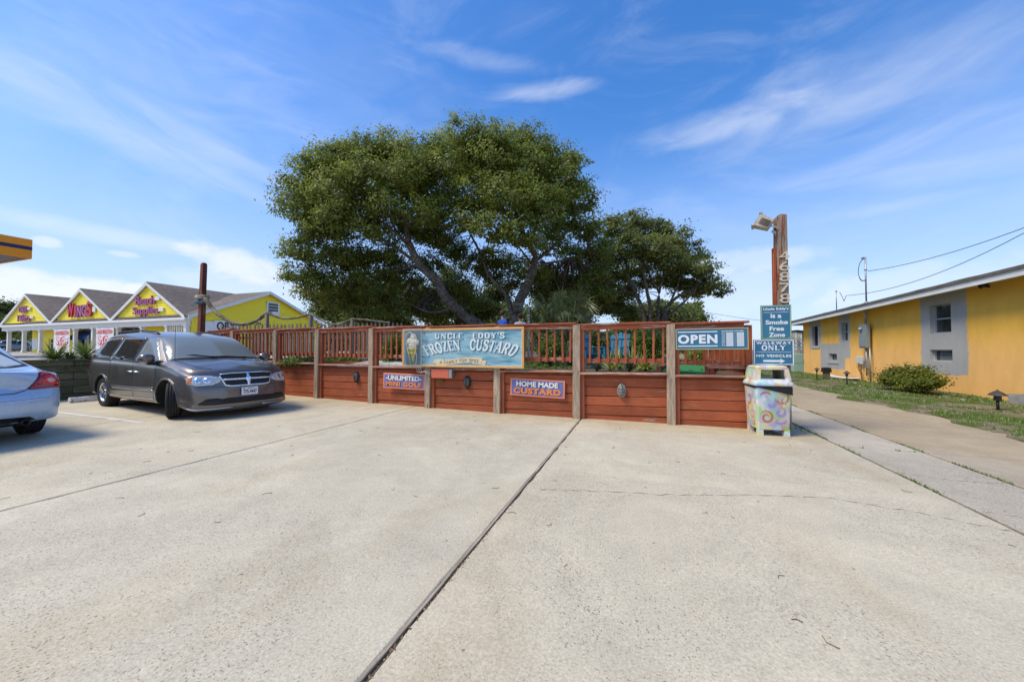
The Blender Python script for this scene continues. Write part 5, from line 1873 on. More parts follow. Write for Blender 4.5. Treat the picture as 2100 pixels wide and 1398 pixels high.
class Car:
    def __init__(self, name, label, loc, rz, stations, axles, wr, mat, ru=5, rv=4, arch=.05, group=None, zf=None, zfront=0.0):
        self.zf, self.zfront = zf, zfront
        self.root = thing(name, label, 'car', loc, rz, group)
        S = []
        for s in stations:                              # one more row half way up the side glass keeps it flat
            s = [np.array(p if zf is None else (p[0], p[1], zf(p[0], p[2])), float) for p in s]
            m_ = (s[4] + s[5]) / 2
            if m_[1] > 0:
                m_[1] += .012
            S.append(np.array(s[:5] + [m_] + s[5:]))
        U = [catmull(S, i / ru) for i in range((len(S) - 1) * ru + 1)]
        rings = []
        for s in U:
            rings.append([catmull(s, j / rv) for j in range((len(s) - 1) * rv + 1)])
        R_ = np.array(rings)                            # (nu, nv, 3)
        nu, nv = R_.shape[:2]
        R_[:, 0, 1] = 0; R_[:, -1, 1] = 0
        R_[0, :, 1] = 0; R_[-1, :, 1] = 0
        R_[:, :, 1] = np.maximum(R_[:, :, 1], 0)
        bm = bmesh.new()
        V = {}
        for side in (1, -1):
            for i in range(nu):
                for j in range(nv):
                    x, y, z = R_[i, j]
                    V[side, i, j] = bm.verts.new((x, y * side, z))
        for side in (1, -1):
            for i in range(nu - 1):
                for j in range(nv - 1):
                    q = [V[side, i, j], V[side, i + 1, j], V[side, i + 1, j + 1], V[side, i, j + 1]]
                    bm.faces.new(q if side > 0 else q[::-1])
        bmesh.ops.remove_doubles(bm, verts=bm.verts, dist=1e-4)
        bmesh.ops.dissolve_degenerate(bm, dist=1e-5, edges=bm.edges)
        bmesh.ops.recalc_face_normals(bm, faces=bm.faces)
        for f in bm.faces:
            f.smooth = True
        self.bvh = BVHTree.FromBMesh(bm)
        me = bpy.data.meshes.new('body')
        bm.to_mesh(me)
        bm.free()
        me.materials.append(mat)
        me.materials.append(well_mat)
        body = bpy.data.objects.new('body', me)
        COL.objects.link(body)
        # wheel arches are cut out of the shell
        cut = MB()
        for ax in axles:
            for sy in (1, -1):
                M_ = Matrix.Translation((ax, sy * .86, wr)) @ Matrix.Rotation(R(90), 4, 'X')
                cut.lathe([(wr + arch, -.30), (wr + arch, .30)], 40, M_)
        cme = cut.mesh('cut', well_mat)
        cobj = bpy.data.objects.new('cut', cme)
        COL.objects.link(cobj)
        md = body.modifiers.new('b', 'BOOLEAN')
        md.operation, md.object, md.solver = 'DIFFERENCE', cobj, 'EXACT'
        dg = bpy.context.evaluated_depsgraph_get()
        new = bpy.data.meshes.new_from_object(body.evaluated_get(dg))
        body.modifiers.clear()
        bpy.data.objects.remove(cobj)
        body.data = new
        new.materials.clear()
        new.materials.append(mat)
        new.materials.append(well_mat)
        for p in new.polygons:
            c = p.center
            p.material_index = 0
            p.use_smooth = True
            for ax in axles:
                dx, dz = c.x - ax, c.z - wr
                L = math.hypot(dx, dz)
                if L < wr + arch + .004 and (abs(c.y) > .5) and (p.normal.x * -dx + p.normal.z * -dz > .5 * L or abs(c.y) < .62):
                    p.material_index = 1
                    p.use_smooth = False
        body.name = 'body'
        body.parent = self.root
        self.body, self.wr, self.arch, self.axles = body, wr, arch, axles
    def patch(self, name, poly, view, mat, lift=.004, grid=.05, parent=None, skirt=.012, label=None, both=False, hang=.25, smooth=True):
        """piece that lies on the shell: 2D outline seen along a view direction"""
        outs = []
        if self.zf and view == 'R':
            poly = [(x, self.zf(x, z)) for x, z in poly]
        elif self.zf and view not in ('T', 'W', 'B'):
            poly = [(u, z + self.zfront) for u, z in poly]
        for mir in ((1, -1) if both else (1,)):
            if view == 'R':      # right side, coordinates (x, z)
                D, U, Vv, O = Vector((0, 1, 0)), Vector((1, 0, 0)), Vector((0, 0, 1)), Vector((0, -3, 0))
            elif view == 'F':    # front, coordinates (y, z)
                D, U, Vv, O = Vector((-1, 0, 0)), Vector((0, 1, 0)), Vector((0, 0, 1)), Vector((6, 0, 0))
            elif view == 'B':
                D, U, Vv, O = Vector((1, 0, 0)), Vector((0, 1, 0)), Vector((0, 0, 1)), Vector((-6, 0, 0))
            elif view == 'W':    # square to the windscreen, (y, up the slope)
                D, U, Vv, O = Vector((-.8, 0, -.6)), Vector((0, 1, 0)), Vector((-.6, 0, .8)), Vector((4.8, 0, 3.6))
            elif view == 'T':    # from above, (x, y)
                D, U, Vv, O = Vector((0, 0, -1)), Vector((1, 0, 0)), Vector((0, 1, 0)), Vector((0, 0, 6))
            else:                # ('D', angle): horizontal direction the viewer looks from, coordinates (along, z)
                a = R(view[1])
                D = Vector((-math.cos(a), -math.sin(a), 0))
                U = Vector((-math.sin(a), math.cos(a), 0))
                Vv, O = Vector((0, 0, 1)), -D * 6
            pts = [Vector(p) for p in poly]
            dense = []
            n = len(pts)
            for i in range(n):
                a, b = pts[i], pts[(i + 1) % n]
                k = max(1, int((b - a).length / grid))
                dense += [a.lerp(b, j / k) for j in range(k)]
            nb = len(dense)
            inner = []
            x0, x1 = min(p.x for p in dense), max(p.x for p in dense)
            y0, y1 = min(p.y for p in dense), max(p.y for p in dense)
            def inside(x, y):
                c = False
                for i in range(nb):
                    a, b = dense[i], dense[(i + 1) % nb]
                    if (a.y > y) != (b.y > y) and x < (b.x - a.x) * (y - a.y) / (b.y - a.y) + a.x:
                        c = not c
                return c
            gx = x0 + grid / 2
            while gx < x1:
                gy = y0 + grid / 2
                while gy < y1:
                    if inside(gx, gy) and min((Vector((gx, gy)) - p).length for p in dense) > grid * .35:
                        inner.append(Vector((gx, gy)))
                    gy += grid
                gx += grid
            res = delaunay_2d_cdt(dense + inner, [(i, (i + 1) % nb) for i in range(nb)], [list(range(nb))], 1, 1e-5)
            vs2, es, fs = res[0], res[1], res[2]
            P3 = []
            last = None
            for p in vs2:
                o = O + U * p.x + Vv * p.y
                hit, nrm, _, _ = self.bvh.ray_cast(o, D)
                P3.append((o, hit))
            hits = [(o, h) for o, h in P3 if h is not None]
            out = []
            for o, h in P3:
                if h is None:
                    if not hits:
                        return None
                    oo, hh = min(hits, key=lambda q: (q[0] - o).length)
                    h = o + D * ((hh - oo).dot(D) + .02)
                out.append(h - D * lift)
            cnt = {}
            for f in fs:
                for i in range(len(f)):
                    e = (f[i], f[(i + 1) % len(f)])
                    cnt.setdefault(tuple(sorted(e)), []).append(e)
            V3 = list(out)
            F3 = [tuple(f) for f in fs]
            ctr = sum((Vector(v) for v in out), Vector()) / len(out)
            if len(fs):
                a, b, c = (out[i] for i in fs[0][:3])
                if (b - a).cross(c - a).dot(D) > 0:
                    F3 = [f[::-1] for f in F3]
            base = len(V3)
            low = {}
            for v in cnt.values():
                if len(v) == 1:
                    a, b = v[0]
                    for i in (a, b):
                        if i not in low:
                            low[i] = len(V3)
                            V3.append(out[i] + D * (lift + skirt))
                    F3.append((b, a, low[a], low[b]))
            if mir == -1:
                V3 = [Vector((v.x, -v.y, v.z)) for v in V3]
                F3 = [f[::-1] for f in F3]
            mb = MB()
            mb.add(V3, F3, smooth)
            # only the face itself is smooth
            mb.s = [smooth if i < len(fs) else False for i in range(len(F3))]
            o = mb.build(name, mat, parent or self.root)
            if label:
                o['label'] = label
            outs.append(o)
        return outs[0]
    def line(self, name, pts, view, mat, w=.006, lift=.002, parent=None, both=False):
        P = [Vector(p) for p in pts]
        L, Rr = [], []
        for i, p in enumerate(P):
            t_ = (P[min(i + 1, len(P) - 1)] - P[max(0, i - 1)]).normalized()
            nn_ = Vector((-t_.y, t_.x)) * w
            L.append(p + nn_); Rr.append(p - nn_)
        return self.patch(name, [tuple(p) for p in L] + [tuple(p) for p in reversed(Rr)], view, mat, lift, .06, parent, .004, both=both)
    def wheel(self, ax, sy, y, wr, width, rim_r, spokes, steer=0.0, double=False):
        w = bpy.data.objects.new('wheel', None)
        COL.objects.link(w)
        w.parent = self.root
        w.location = (ax, sy * y, wr)
        w.rotation_euler = (0, 0, steer + (math.pi if sy > 0 else 0))
        # local: outward is -y
        Rw = Matrix.Rotation(R(90), 4, 'X')             # z -> -y : lathe axis points outwards
        hw = width / 2
        mb = MB()
        mb.lathe(caps=False, n=40, M=Rw, prof=[(rim_r - .01, -hw * .9), (rim_r + .03, -hw), (wr - .03, -hw * .96), (wr - .006, -hw * .78), (wr, -hw * .5), (wr, hw * .5), (wr - .006, hw * .78), (wr - .03, hw * .96), (rim_r + .035, hw), (rim_r + .004, hw * .92), (rim_r - .02, hw * .7)])
        for k in range(-2, 3):                         # tread grooves as raised ribs
            a = k * width * .17
            mb.lathe([(wr - .002, a - width * .062), (wr + .006, a - width * .055), (wr + .006, a + width * .055), (wr - .002, a + width * .062)], 40, Rw, caps=False)
        mb.build('tyre', rubber, w)
        mb = MB()
        mb.lathe([(rim_r, hw * .80), (rim_r + .006, hw * .90), (rim_r - .012, hw * .86), (rim_r - .03, hw * .45), (rim_r - .04, -hw * .6), (.02, -hw * .62)], 40, Rw, caps=False)
        mb.lathe([(rim_r * .27, hw * .3), (rim_r * .25, hw * .66), (rim_r * .16, hw * .72), (.001, hw * .70)], 24, Rw)
        for k in range(spokes):
            for da in ((-.12, .12) if double else (0,)):
                a = 2 * math.pi * k / spokes + da
                ca, sa = math.cos(a), math.sin(a)
                def pt(r, t, z):
                    return Rw @ Vector((ca * r - sa * t, sa * r + ca * t, z))
                r0, r1 = rim_r * .18, rim_r * .97
                w0, w1 = (.022, .016) if double else (.034, .030)
                vs = [pt(r0, -w0, hw * .62), pt(r0, w0, hw * .62), pt(r1, w1, hw * .74), pt(r1, -w1, hw * .74), pt(r0, -w0 * 1.3, hw * .35), pt(r0, w0 * 1.3, hw * .35), pt(r1, w1 * 1.3, hw * .45), pt(r1, -w1 * 1.3, hw * .45)]
                mb.add(vs, [(0, 1, 2, 3), (0, 3, 7, 4), (1, 5, 6, 2), (7, 6, 5, 4)])
        mb.build('rim', alloy, w)
        mb = MB()
        mb.lathe([(rim_r * .72, -hw * .2), (rim_r * .72, -hw * .1), (.03, -hw * .1)], 30, Rw)
        mb.build('brake_disc', dark_metal, w)
        return w

# ---- dark grey minivan
def st(x, *rows):
    return [(r[2] if len(r) > 2 else x, r[0], r[1]) for r in rows]
VAN = [
    [(2.36, 0, .17), (2.46, 0, .18), (2.50, 0, .34), (2.485, 0, .58), (2.455, 0, .72), (2.42, 0, .86), (2.38, 0, .95), (2.30, 0, .985)],
    [(2.32, 0, .17), (2.42, .45, .18), (2.47, .46, .34), (2.455, .46, .58), (2.425, .46, .72), (2.39, .46, .86), (2.34, .43, .955), (2.20, 0, 1.025)],
    [(2.1, 0, .18), (2.27, .80, .195), (2.33, .83, .35), (2.325, .84, .58), (2.28, .84, .72), (2.22, .82, .86), (2.14, .72, .975), (2.0, 0, 1.07)],
    st(2.0, (0, .2), (.86, .23), (.945, .38), (.955, .60), (.95, .76), (.915, .90), (.76, 1.01, 1.95), (0, 1.095, 1.85)),
    st(1.54, (0, .2), (.86, .23), (.975, .40), (.985, .66), (.97, .88), (.925, .985), (.74, 1.065), (0, 1.12)),
    st(1.22, (0, .2), (.86, .23), (.975, .40), (.985, .68), (.972, .93), (.925, 1.035, 1.22), (.74, 1.115, 1.33), (0, 1.165, 1.45)),
    st(.82, (0, .2), (.86, .23), (.975, .40), (.985, .69), (.975, .97), (.845, 1.31, .80), (.63, 1.40, .98), (0, 1.44, 1.07)),
    st(.42, (0, .2), (.86, .23), (.975, .40), (.985, .69), (.975, 1.00), (.755, 1.56, .40), (.55, 1.60, .56), (0, 1.625, .66)),
    st(-.2, (0, .2), (.86, .23), (.975, .40), (.985, .69), (.978, 1.03), (.735, 1.635), (.55, 1.715), (0, 1.75)),
    st(-1.0, (0, .2), (.86, .23), (.975, .40), (.985, .69), (.978, 1.05), (.725, 1.65), (.54, 1.73), (0, 1.765)),
    st(-1.9, (0, .22), (.86, .25), (.97, .41), (.982, .69), (.968, 1.07), (.705, 1.635), (.52, 1.71), (0, 1.745)),
    [(-2.35, 0, .26), (-2.42, .80, .27), (-2.46, .91, .42), (-2.46, .925, .70), (-2.40, .90, 1.08), (-2.26, .655, 1.575), (-2.24, .49, 1.64), (-2.24, 0, 1.675)],
    [(-2.5, 0, .27), (-2.60, .55, .28), (-2.65, .58, .42), (-2.65, .58, .70), (-2.57, .58, 1.08), (-2.42, .46, 1.50), (-2.37, .36, 1.60), (-2.33, 0, 1.66)],
    [(-2.58, 0, .28), (-2.62, 0, .29), (-2.67, 0, .42), (-2.67, 0, .70), (-2.59, 0, 1.08), (-2.45, 0, 1.50), (-2.40, 0, 1.60), (-2.36, 0, 1.66)],
]
def van_z(x, z):
    if z > 1.05:
        z = 1.08 + (z - 1.05) * .95
    elif z > .85:
        z += .03 * (z - .85) / .2
    return z - .05 * max(0, min(1, (x - 1.6) / .6))
pr, pf = Vector((-11.70, 5.06)), Vector((-8.60, 4.68))     # where the right wheels stand
hd = (pf - pr).normalized()
mid = (pr + pf) / 2 + Vector((-hd.y, hd.x)) * .80
van = Car('minivan', 'dark grey minivan with a chrome cross grille, front wheel turned, parked beside the red fence', (mid.x, mid.y, gz(mid.x)), math.atan2(hd.y, hd.x), VAN, (1.54, -1.54), .345, van_paint, 7, 6, arch=.055, zf=van_z, zfront=-.05)
vr = van.root
for ax, steer in ((1.54, R(-24)), (-1.54, 0)):
    van.wheel(ax, -1, .845, .345, .235, .222, 5, steer, True)
    van.wheel(ax, 1, .845, .345, .235, .222, 5, steer, True)
# glass
win = dict(both=True, grid=.06)
van.patch('front_window', [(1.17, 1.055), (1.11, 1.10), (.56, 1.535), (.20, 1.565), (.16, 1.05)], 'R', g_wind, .006, **win)
van.patch('sliding_door_window', [(.04, 1.06), (.08, 1.565), (-.62, 1.59), (-.96, 1.59), (-1.02, 1.085)], 'R', g_dark, .006, **win)
van.patch('quarter_window', [(-1.14, 1.09), (-1.10, 1.585), (-1.88, 1.56), (-2.08, 1.50), (-2.27, 1.17), (-2.22, 1.12)], 'R', g_dark, .006, **win)
van.patch('pillar_trim', [(.155, 1.03), (.19, 1.57), (.09, 1.575), (.05, 1.04)], 'R', black_plastic, .004, **win)
van.patch('pillar_trim', [(1.24, 1.045), (1.17, 1.085), (1.12, 1.05), (1.17, 1.035)], 'R', black_plastic, .008, **win)
van.patch('windscreen', [(-.875, .105), (-.40, .055), (0, .045), (.40, .055), (.875, .105), (.80, .52), (.69, .945), (.35, .925), (0, .905), (-.35, .925), (-.69, .945), (-.80, .52)], 'W', g_wind, .016, .045)
van.patch('windscreen_band', [(1.30, -.85), (1.50, -.40), (1.54, 0), (1.50, .40), (1.30, .85), (1.25, .82), (1.43, .40), (1.47, 0), (1.43, -.40), (1.25, -.82)], 'T', black_plastic, .009, .06)
# shut lines
van.line('door_seam', [(1.10, 1.04), (1.10, .70), (1.02, .42), (1.00, .28)], 'R', seam, .004, both=True)
van.line('door_seam', [(.10, 1.56), (.09, 1.04), (.08, .60), (.10, .28)], 'R', seam, .004, both=True)
van.line('door_seam', [(-1.03, 1.08), (-1.06, .85), (-1.10, .70)], 'R', seam, .004, both=True)
van.line('door_seam', [(.10, .30), (.5, .295), (1.0, .295)], 'R', seam, .004, both=True)
van.line('slide_track', [(-1.02, 1.045), (-1.6, 1.06), (-2.25, 1.075)], 'R', seam, .007, both=True)
van.line('hood_seam', [(1.36, .80), (1.8, .765), (2.08, .70), (2.25, .55)], 'T', seam, .005, .003, both=False)
van.line('hood_seam', [(1.36, -.80), (1.8, -.765), (2.08, -.70), (2.25, -.55)], 'T', seam, .005, .003)
van.line('belt_trim', [(1.02, 1.055), (.2, 1.035), (-.9, 1.065), (-2.2, 1.105)], 'R', black_plastic, .012, .008, both=True)
van.line('side_molding', [(1.06, .545), (.1, .52), (-.95, .515)], 'R', van_paint, .028, .014, both=True)
van.line('chrome_strip', [(1.05, .512), (.1, .487), (-.95, .484)], 'R', chrome, .006, .017, both=True)
van.line('chrome_strip', [(1.02, .335), (.1, .325), (-.55, .32)], 'R', alloy, .014, .014, both=True)
for ax in (1.54, -1.54):                                # flared lips
    pts = []
    Ra = .345 + .055
    for k in range(17):
        a = R(-12 + 204 * k / 16)
        pts.append((ax + math.cos(a) * (Ra + .035), .345 + math.sin(a) * (Ra + .035)))
    for k in range(16, -1, -1):
        a = R(-12 + 204 * k / 16)
        pts.append((ax + math.cos(a) * (Ra + .004), .345 + math.sin(a) * (Ra + .004)))
    van.patch('arch_lip', [p for p in pts if p[1] > .26], 'R', van_paint, .014, .05, both=True, skirt=.02)
# handles and mirrors
for x in (.86 - .62, -.02):
    for sy in (-1, 1):
        mb = MB()
        yb = .995
        z = .865
        mb.tube([(x - .10, sy * (yb - .025), z), (x - .08, sy * (yb + .012), z), (x + .07, sy * (yb + .012), z - .004), (x + .10, sy * (yb - .025), z - .004)], .014, 8)
        mb.build('door_handle', chrome, vr)
for sy in (-1, 1):
    mb = MB()
    rings = []
    for t_, sc in ((0, .70), (.03, .95), (.10, 1.0), (.16, .8), (.19, .35)):
        rings.append([(1.00 + t_ - .03, sy * 1.10 + sc * .125 * math.cos(a) * sy, 1.15 + sc * .095 * math.copysign(abs(math.sin(a)) ** .7, math.sin(a))) for a in np.linspace(0, 2 * math.pi, 20, endpoint=False)])
    loft_rings(mb, rings)
    mb.tube([(1.03, sy * .93, 1.05), (1.03, sy * 1.02, 1.08)], .04, 8)
    mr = mb.build('mirror', van_paint, vr)
    mb = MB()
    mb.tube([(.955, sy * 1.05, 1.045), (1.08, sy * 1.06, 1.045), (1.09, sy * .98, 1.04)], .03, 8)
    mb.build('mirror_base', black_plastic, mr)
# front: grille, lamps, bumper
gr = van.patch('grille', [(-.475, .90), (.475, .90), (.49, .855), (.41, .68), (.33, .662), (-.33, .662), (-.41, .68), (-.49, .855)], 'F', black_plastic, .010, .06, skirt=.02)
for pts, w_ in (([(-.49, .865), (-.41, .675), (-.32, .655), (.32, .655), (.41, .675), (.49, .865)], .014), ([(-.485, .893), (-.3, .908), (.3, .908), (.485, .893)], .008), ([(0, .91), (0, .655)], .026), ([(-.44, .79), (-.2, .787), (.2, .787), (.44, .79)], .017)):
    van.line('grille_bar', pts, 'F', chrome, w_, .026, parent=gr)
van.patch('grille_bar', [(-.06, .79), (-.03, .84), (.03, .84), (.06, .79), (.03, .735), (-.03, .735)], 'F', chrome, .028, .03, parent=gr)
for sy in (1, -1):
    van.patch('headlight', [(sy * a - 0, z) for a, z in ((-.30, .84), (-.10, .885), (.16, .885), (.235, .85), (.245, .72), (.05, .695), (-.18, .735), (-.29, .80))], ('D', sy * 34), clear_lens, .012, .04, skirt=.02) if False else None
def headlamp(car, sgn):
    # outline in the oblique view (u grows to the car's left)
    s = sgn
    ang = s * 38
    c = .86
    def q(a, z):
        return (s * a, z)
    base = [(-.16, .825), (.02, .868), (.30, .875), (.36, .85), (.365, .735), (.20, .685), (-.02, .69), (-.13, .74)]
    off = -1.34 * 0
    h = car.patch('headlight', [q(a + HL0, z) for a, z in base], ('D', ang), clear_lens, .010, .045, skirt=.02)
    car.patch('turn_lamp', [q(a + HL0, z) for a, z in ((.275, .862), (.345, .838), (.352, .745), (.285, .725))], ('D', ang), amber, .014, .04, parent=h)
    for cx_, cz_, r_ in ((.19, .782, .058), (.05, .780, .055)):
        car.patch('reflector', [q(cx_ + HL0 + r_ * math.cos(a), cz_ + r_ * math.sin(a)) for a in np.linspace(0, 2 * math.pi, 16, endpoint=False)], ('D', ang), bulb, .014, .03, parent=h)
    return h
HL0 = -.86
for s in (-1, 1):
    # the lamp straddles the corner; u = -x sin(a) + y cos(a)
    a = R(38)
    HL0 = -2.24 * math.sin(a) + .76 * math.cos(a) - .19
    headlamp(van, s)
van.patch('lower_intake', [(-.52, .40), (-.40, .425), (.40, .425), (.52, .40), (.50, .31), (-.50, .31)], 'F', black_plastic, .006, .06)
for k in range(3):
    van.line('intake_bar', [(-.49, .335 + k * .03), (0, .335 + k * .03), (.49, .335 + k * .03)], 'F', dark_metal, .004, .012)
for s in (-1, 1):
    a = R(30)
    o_ = -2.36 * math.sin(a) + .70 * math.cos(a)
    van.patch('fog_pocket', [(s * (o_ + u), z) for u, z in ((-.40, .315), (-.36, .385), (-.18, .435), (-.02, .43), (.10, .35), (.09, .325), (-.15, .305))], ('D', s * 30), black_plastic, .006, .05)
    van.line('lip_trim', [(s * (o_ + u), z) for u, z in ((-.42, .235), (-.1, .23), (.15, .24), (.30, .262))], ('D', s * 30), alloy, .012, .014)
van.line('bumper_crease', [(-.60, .645), (-.3, .635), (.3, .635), (.60, .645)], 'F', seam, .003, .002)
mb = MB()
PXF = 2.515
mb.box((PXF, .0, .485), (.014, .31, .158), bev=.003)
pl = mb.build('number_plate', plain('plate_white', (.70, .72, .74), .4, var=.04), vr)
Mp = Matrix(((0, 0, 1, PXF + .007), (1, 0, 0, 0), (0, 1, 0, .485), (0, 0, 0, 1)))
navy_ink = plain('plate_navy', (.02, .03, .10), .5)
letters('plate_text', 'TFS-4447', .255, .078, Mp @ Matrix.Translation((0, -.012, 0)), navy_ink, pl, bold=.015, depth=.002)
letters('plate_text', 'VIRGINIA', .13, .018, Mp @ Matrix.Translation((.02, .056, 0)), navy_ink, pl, bold=.01, depth=.002)
mb = MB()
mb.box((PXF + .008, -.115, .542), (.003, .034, .022))
mb.build('plate_sticker', amber, pl)
# wipers, aerial, roof rails
for pts in ([(1.50, -.15, 1.165), (1.36, -.45, 1.215), (1.26, -.66, 1.205)], [(1.54, .40, 1.155), (1.50, .1, 1.18), (1.50, -.22, 1.18)]):
    mb = MB()
    mb.tube(pts, .010, 6)
    mb.box(pts[0], (.05, .06, .03))
    mb.build('wiper', black_plastic, vr)
mb = MB()
mb.tube([(1.42, -.80, 1.04), (1.40, -.80, 1.75)], .004, 5)
mb.lathe([(.018, 0), (.012, .03), (.004, .05)], 8, Matrix.Translation((1.42, -.80, 1.03)))
mb.build('aerial', dark_metal, vr)
for sy in (-1, 1):
    mb = MB()
    mb.tube([(.20, sy * .60, 1.655), (.05, sy * .60, 1.715), (-.9, sy * .595, 1.765), (-1.9, sy * .58, 1.745), (-2.05, sy * .57, 1.68)], .020, 6)
    mb.build('roof_rail', black_plastic, vr)
van.patch('tail_lamp', [(-2.38, 1.08), (-2.32, 1.02), (-2.30, .80), (-2.44, .78)], 'R', red_lens, .008, .05, both=True)
mb = MB()                                               # dark floor pan keeps light from passing under the shell
mb.box((0, 0, .24), (4.2, 1.3, .08))
mb.build('underbody', well_mat, vr)

# ---- pale blue sedan, seen from behind
SED = [
    [(2.22, 0, .2), (2.32, 0, .21), (2.42, 0, .34), (2.42, 0, .52), (2.39, 0, .64), (2.36, 0, .72), (2.32, 0, .77), (2.26, 0, .80)],
    [(2.15, 0, .2), (2.24, .5, .21), (2.36, .52, .34), (2.36, .52, .52), (2.34, .52, .64), (2.30, .50, .72), (2.24, .46, .785), (2.1, 0, .83)],
    [(1.9, 0, .2), (2.05, .78, .22), (2.14, .84, .36), (2.14, .85, .54), (2.12, .84, .66), (2.06, .80, .75), (1.98, .68, .83), (1.85, 0, .88)],
    st(1.385, (0, .2), (.84, .23), (.91, .38), (.92, .60), (.90, .78), (.85, .86), (.66, .93), (0, .97)),
    st(.85, (0, .2), (.84, .22), (.91, .38), (.925, .62), (.905, .84), (.85, .935, .85), (.66, .985, .95), (0, 1.02, 1.05)),
    st(.2, (0, .2), (.84, .22), (.91, .38), (.925, .64), (.905, .90), (.68, 1.29, .10), (.52, 1.35, .28), (0, 1.37, .38)),
    st(-.35, (0, .2), (.84, .22), (.91, .38), (.925, .64), (.905, .93), (.615, 1.415), (.45, 1.455), (0, 1.475)),
    st(-.95, (0, .2), (.84, .22), (.91, .38), (.93, .65), (.91, .96), (.60, 1.405), (.44, 1.445), (0, 1.465)),
    st(-1.385, (0, .22), (.84, .24), (.915, .40), (.935, .66), (.91, .985), (.655, 1.255, -1.36), (.52, 1.30, -1.32), (0, 1.32, -1.28)),
    st(-1.80, (0, .24), (.84, .26), (.915, .42), (.93, .68), (.905, .985), (.78, 1.055, -1.82), (.66, 1.085, -1.82), (0, 1.105, -1.80)),
    st(-2.16, (0, .26), (.82, .27, -2.12), (.895, .42), (.905, .68), (.875, .955), (.80, 1.02, -2.17), (.64, 1.055, -2.18), (0, 1.085, -2.22)),
    [(-2.22, 0, .27), (-2.24, .72, .28), (-2.32, .80, .42), (-2.34, .81, .62), (-2.30, .80, .80), (-2.27, .74, .985), (-2.25, .60, 1.045), (-2.30, 0, 1.085)],
    [(-2.3, 0, .27), (-2.34, .42, .28), (-2.43, .45, .42), (-2.44, .45, .62), (-2.35, .45, .80), (-2.36, .42, .99), (-2.355, .36, 1.05), (-2.35, 0, 1.08)],
    [(-2.33, 0, .27), (-2.36, 0, .28), (-2.45, 0, .42), (-2.46, 0, .62), (-2.37, 0, .80), (-2.385, 0, .99), (-2.385, 0, 1.045), (-2.37, 0, 1.075)],
]
SED_FULL = SED
SED = [[(x + .08 * max(0, min(1, (-x - 1.9) / .3)), y * .985, z if z < .45 else .45 + (z - .45) * (1 - .085 * max(0, min(1, (-x - .6) / .8)))) for x, y, z in s_] for s_ in SED_FULL]
sx, sy_ = -10.58, 2.25
sed = Car('sedan', 'pale blue sedan cut off by the left photo edge, one red tail lamp showing', (sx, sy_, gz(sx)), math.pi + R(-2), SED, (1.385, -1.385), .325, blue_paint, arch=.04)
sr = sed.root
for ax in (1.385, -1.385):
    for s in (-1, 1):
        sed.wheel(ax, s, .80, .325, .215, .21, 5)
sed.patch('front_window', [(.62, .95), (.10, 1.27), (-.30, 1.38), (-.33, .98)], 'R', g_dark, .006, both=True)
sed.patch('rear_window_side', [(-.42, .98), (-.39, 1.38), (-.9, 1.375), (-1.35, 1.20), (-1.45, 1.05), (-1.3, 1.01)], 'R', g_dark, .006, both=True)
sed.patch('windscreen', [(.80, -.70), (1.0, 0), (.80, .70), (.20, .56), (.36, 0), (.20, -.56)], 'T', g_wind, .006, .08)
sed.patch('rear_window_rim', [(-1.02, -.49), (-.98, 0), (-1.02, .49), (-1.70, .70), (-1.80, .5), (-1.82, 0), (-1.80, -.5), (-1.70, -.70)], 'T', black_plastic, .003, .07)
sed.patch('rear_window', [(-1.05, -.45), (-1.01, 0), (-1.05, .45), (-1.67, .645), (-1.755, .5), (-1.785, 0), (-1.755, -.5), (-1.67, -.645)], 'T', g_rear, .007, .07)
sed.line('boot_seam', [(-1.82, .74), (-2.10, .72), (-2.22, .70)], 'T', seam, .005, .003)
sed.line('boot_seam', [(-1.82, -.74), (-2.10, -.72), (-2.22, -.70)], 'T', seam, .005, .003)
for s in (1, -1):
    sed.line('boot_seam', [(s * .575, .80), (s * .50, .735), (s * .40, .70), (0, .695)], 'B', seam, .005, .003)
    a = 180 - s * 40
    th_ = R(40)
    # u coordinate of the corner in the oblique view from behind
    u0 = (-math.sin(R(a)) * -2.25 + math.cos(R(a)) * s * .78)
    k = 1 if s * math.cos(R(a)) > 0 else -1
    k = -s
    tl = sed.patch('tail_lamp', [(u0 + k * u, z) for u, z in ((-.19, .752), (-.07, .955), (-.01, .985), (.10, .972), (.20, .925), (.235, .82), (.215, .768), (-.03, .75))], ('D', a), red_lens, .010, .04, skirt=.02)
    sed.patch('lamp_edge', [(u0 + k * u, z) for u, z in ((-.208, .740), (-.08, .972), (-.015, 1.0), (.11, .985), (.10, .968), (-.01, .982), (-.068, .952), (-.185, .754), (.0, .752), (.215, .77), (.215, .754))], ('D', a), dark_lens, .008, .04)
    sed.patch('lamp_ring', [(u0 + k * (.015 + .10 * math.cos(w)), .868 + .066 * math.sin(w)) for w in np.linspace(0, 2 * math.pi, 18, endpoint=False)], ('D', a), plain('bright_red_lens', (.55, .01, .012), .1, 0, .6, .6, var=.1) if 'bright_red_lens' not in bpy.data.materials else bpy.data.materials['bright_red_lens'], .014, .04, parent=tl)
    sed.patch('bulb', [(u0 + k * (.01 + .045 * math.cos(w)), .868 + .036 * math.sin(w)) for w in np.linspace(0, 2 * math.pi, 14, endpoint=False)], ('D', a), plain('pink_lens', (.70, .36, .36), .15, 0, .6, .6, var=0) if 'pink_lens' not in bpy.data.materials else bpy.data.materials['pink_lens'], .018, .03, parent=tl)
sed.line('bumper_seam', [(.80, .66), (.72, .735), (.60, .76)], 'B', seam, .003, .002)
sed.line('bumper_crease', [(-.78, .62), (-.45, .605), (0, .60), (.45, .605), (.78, .62)], 'B', seam, .002, .001)
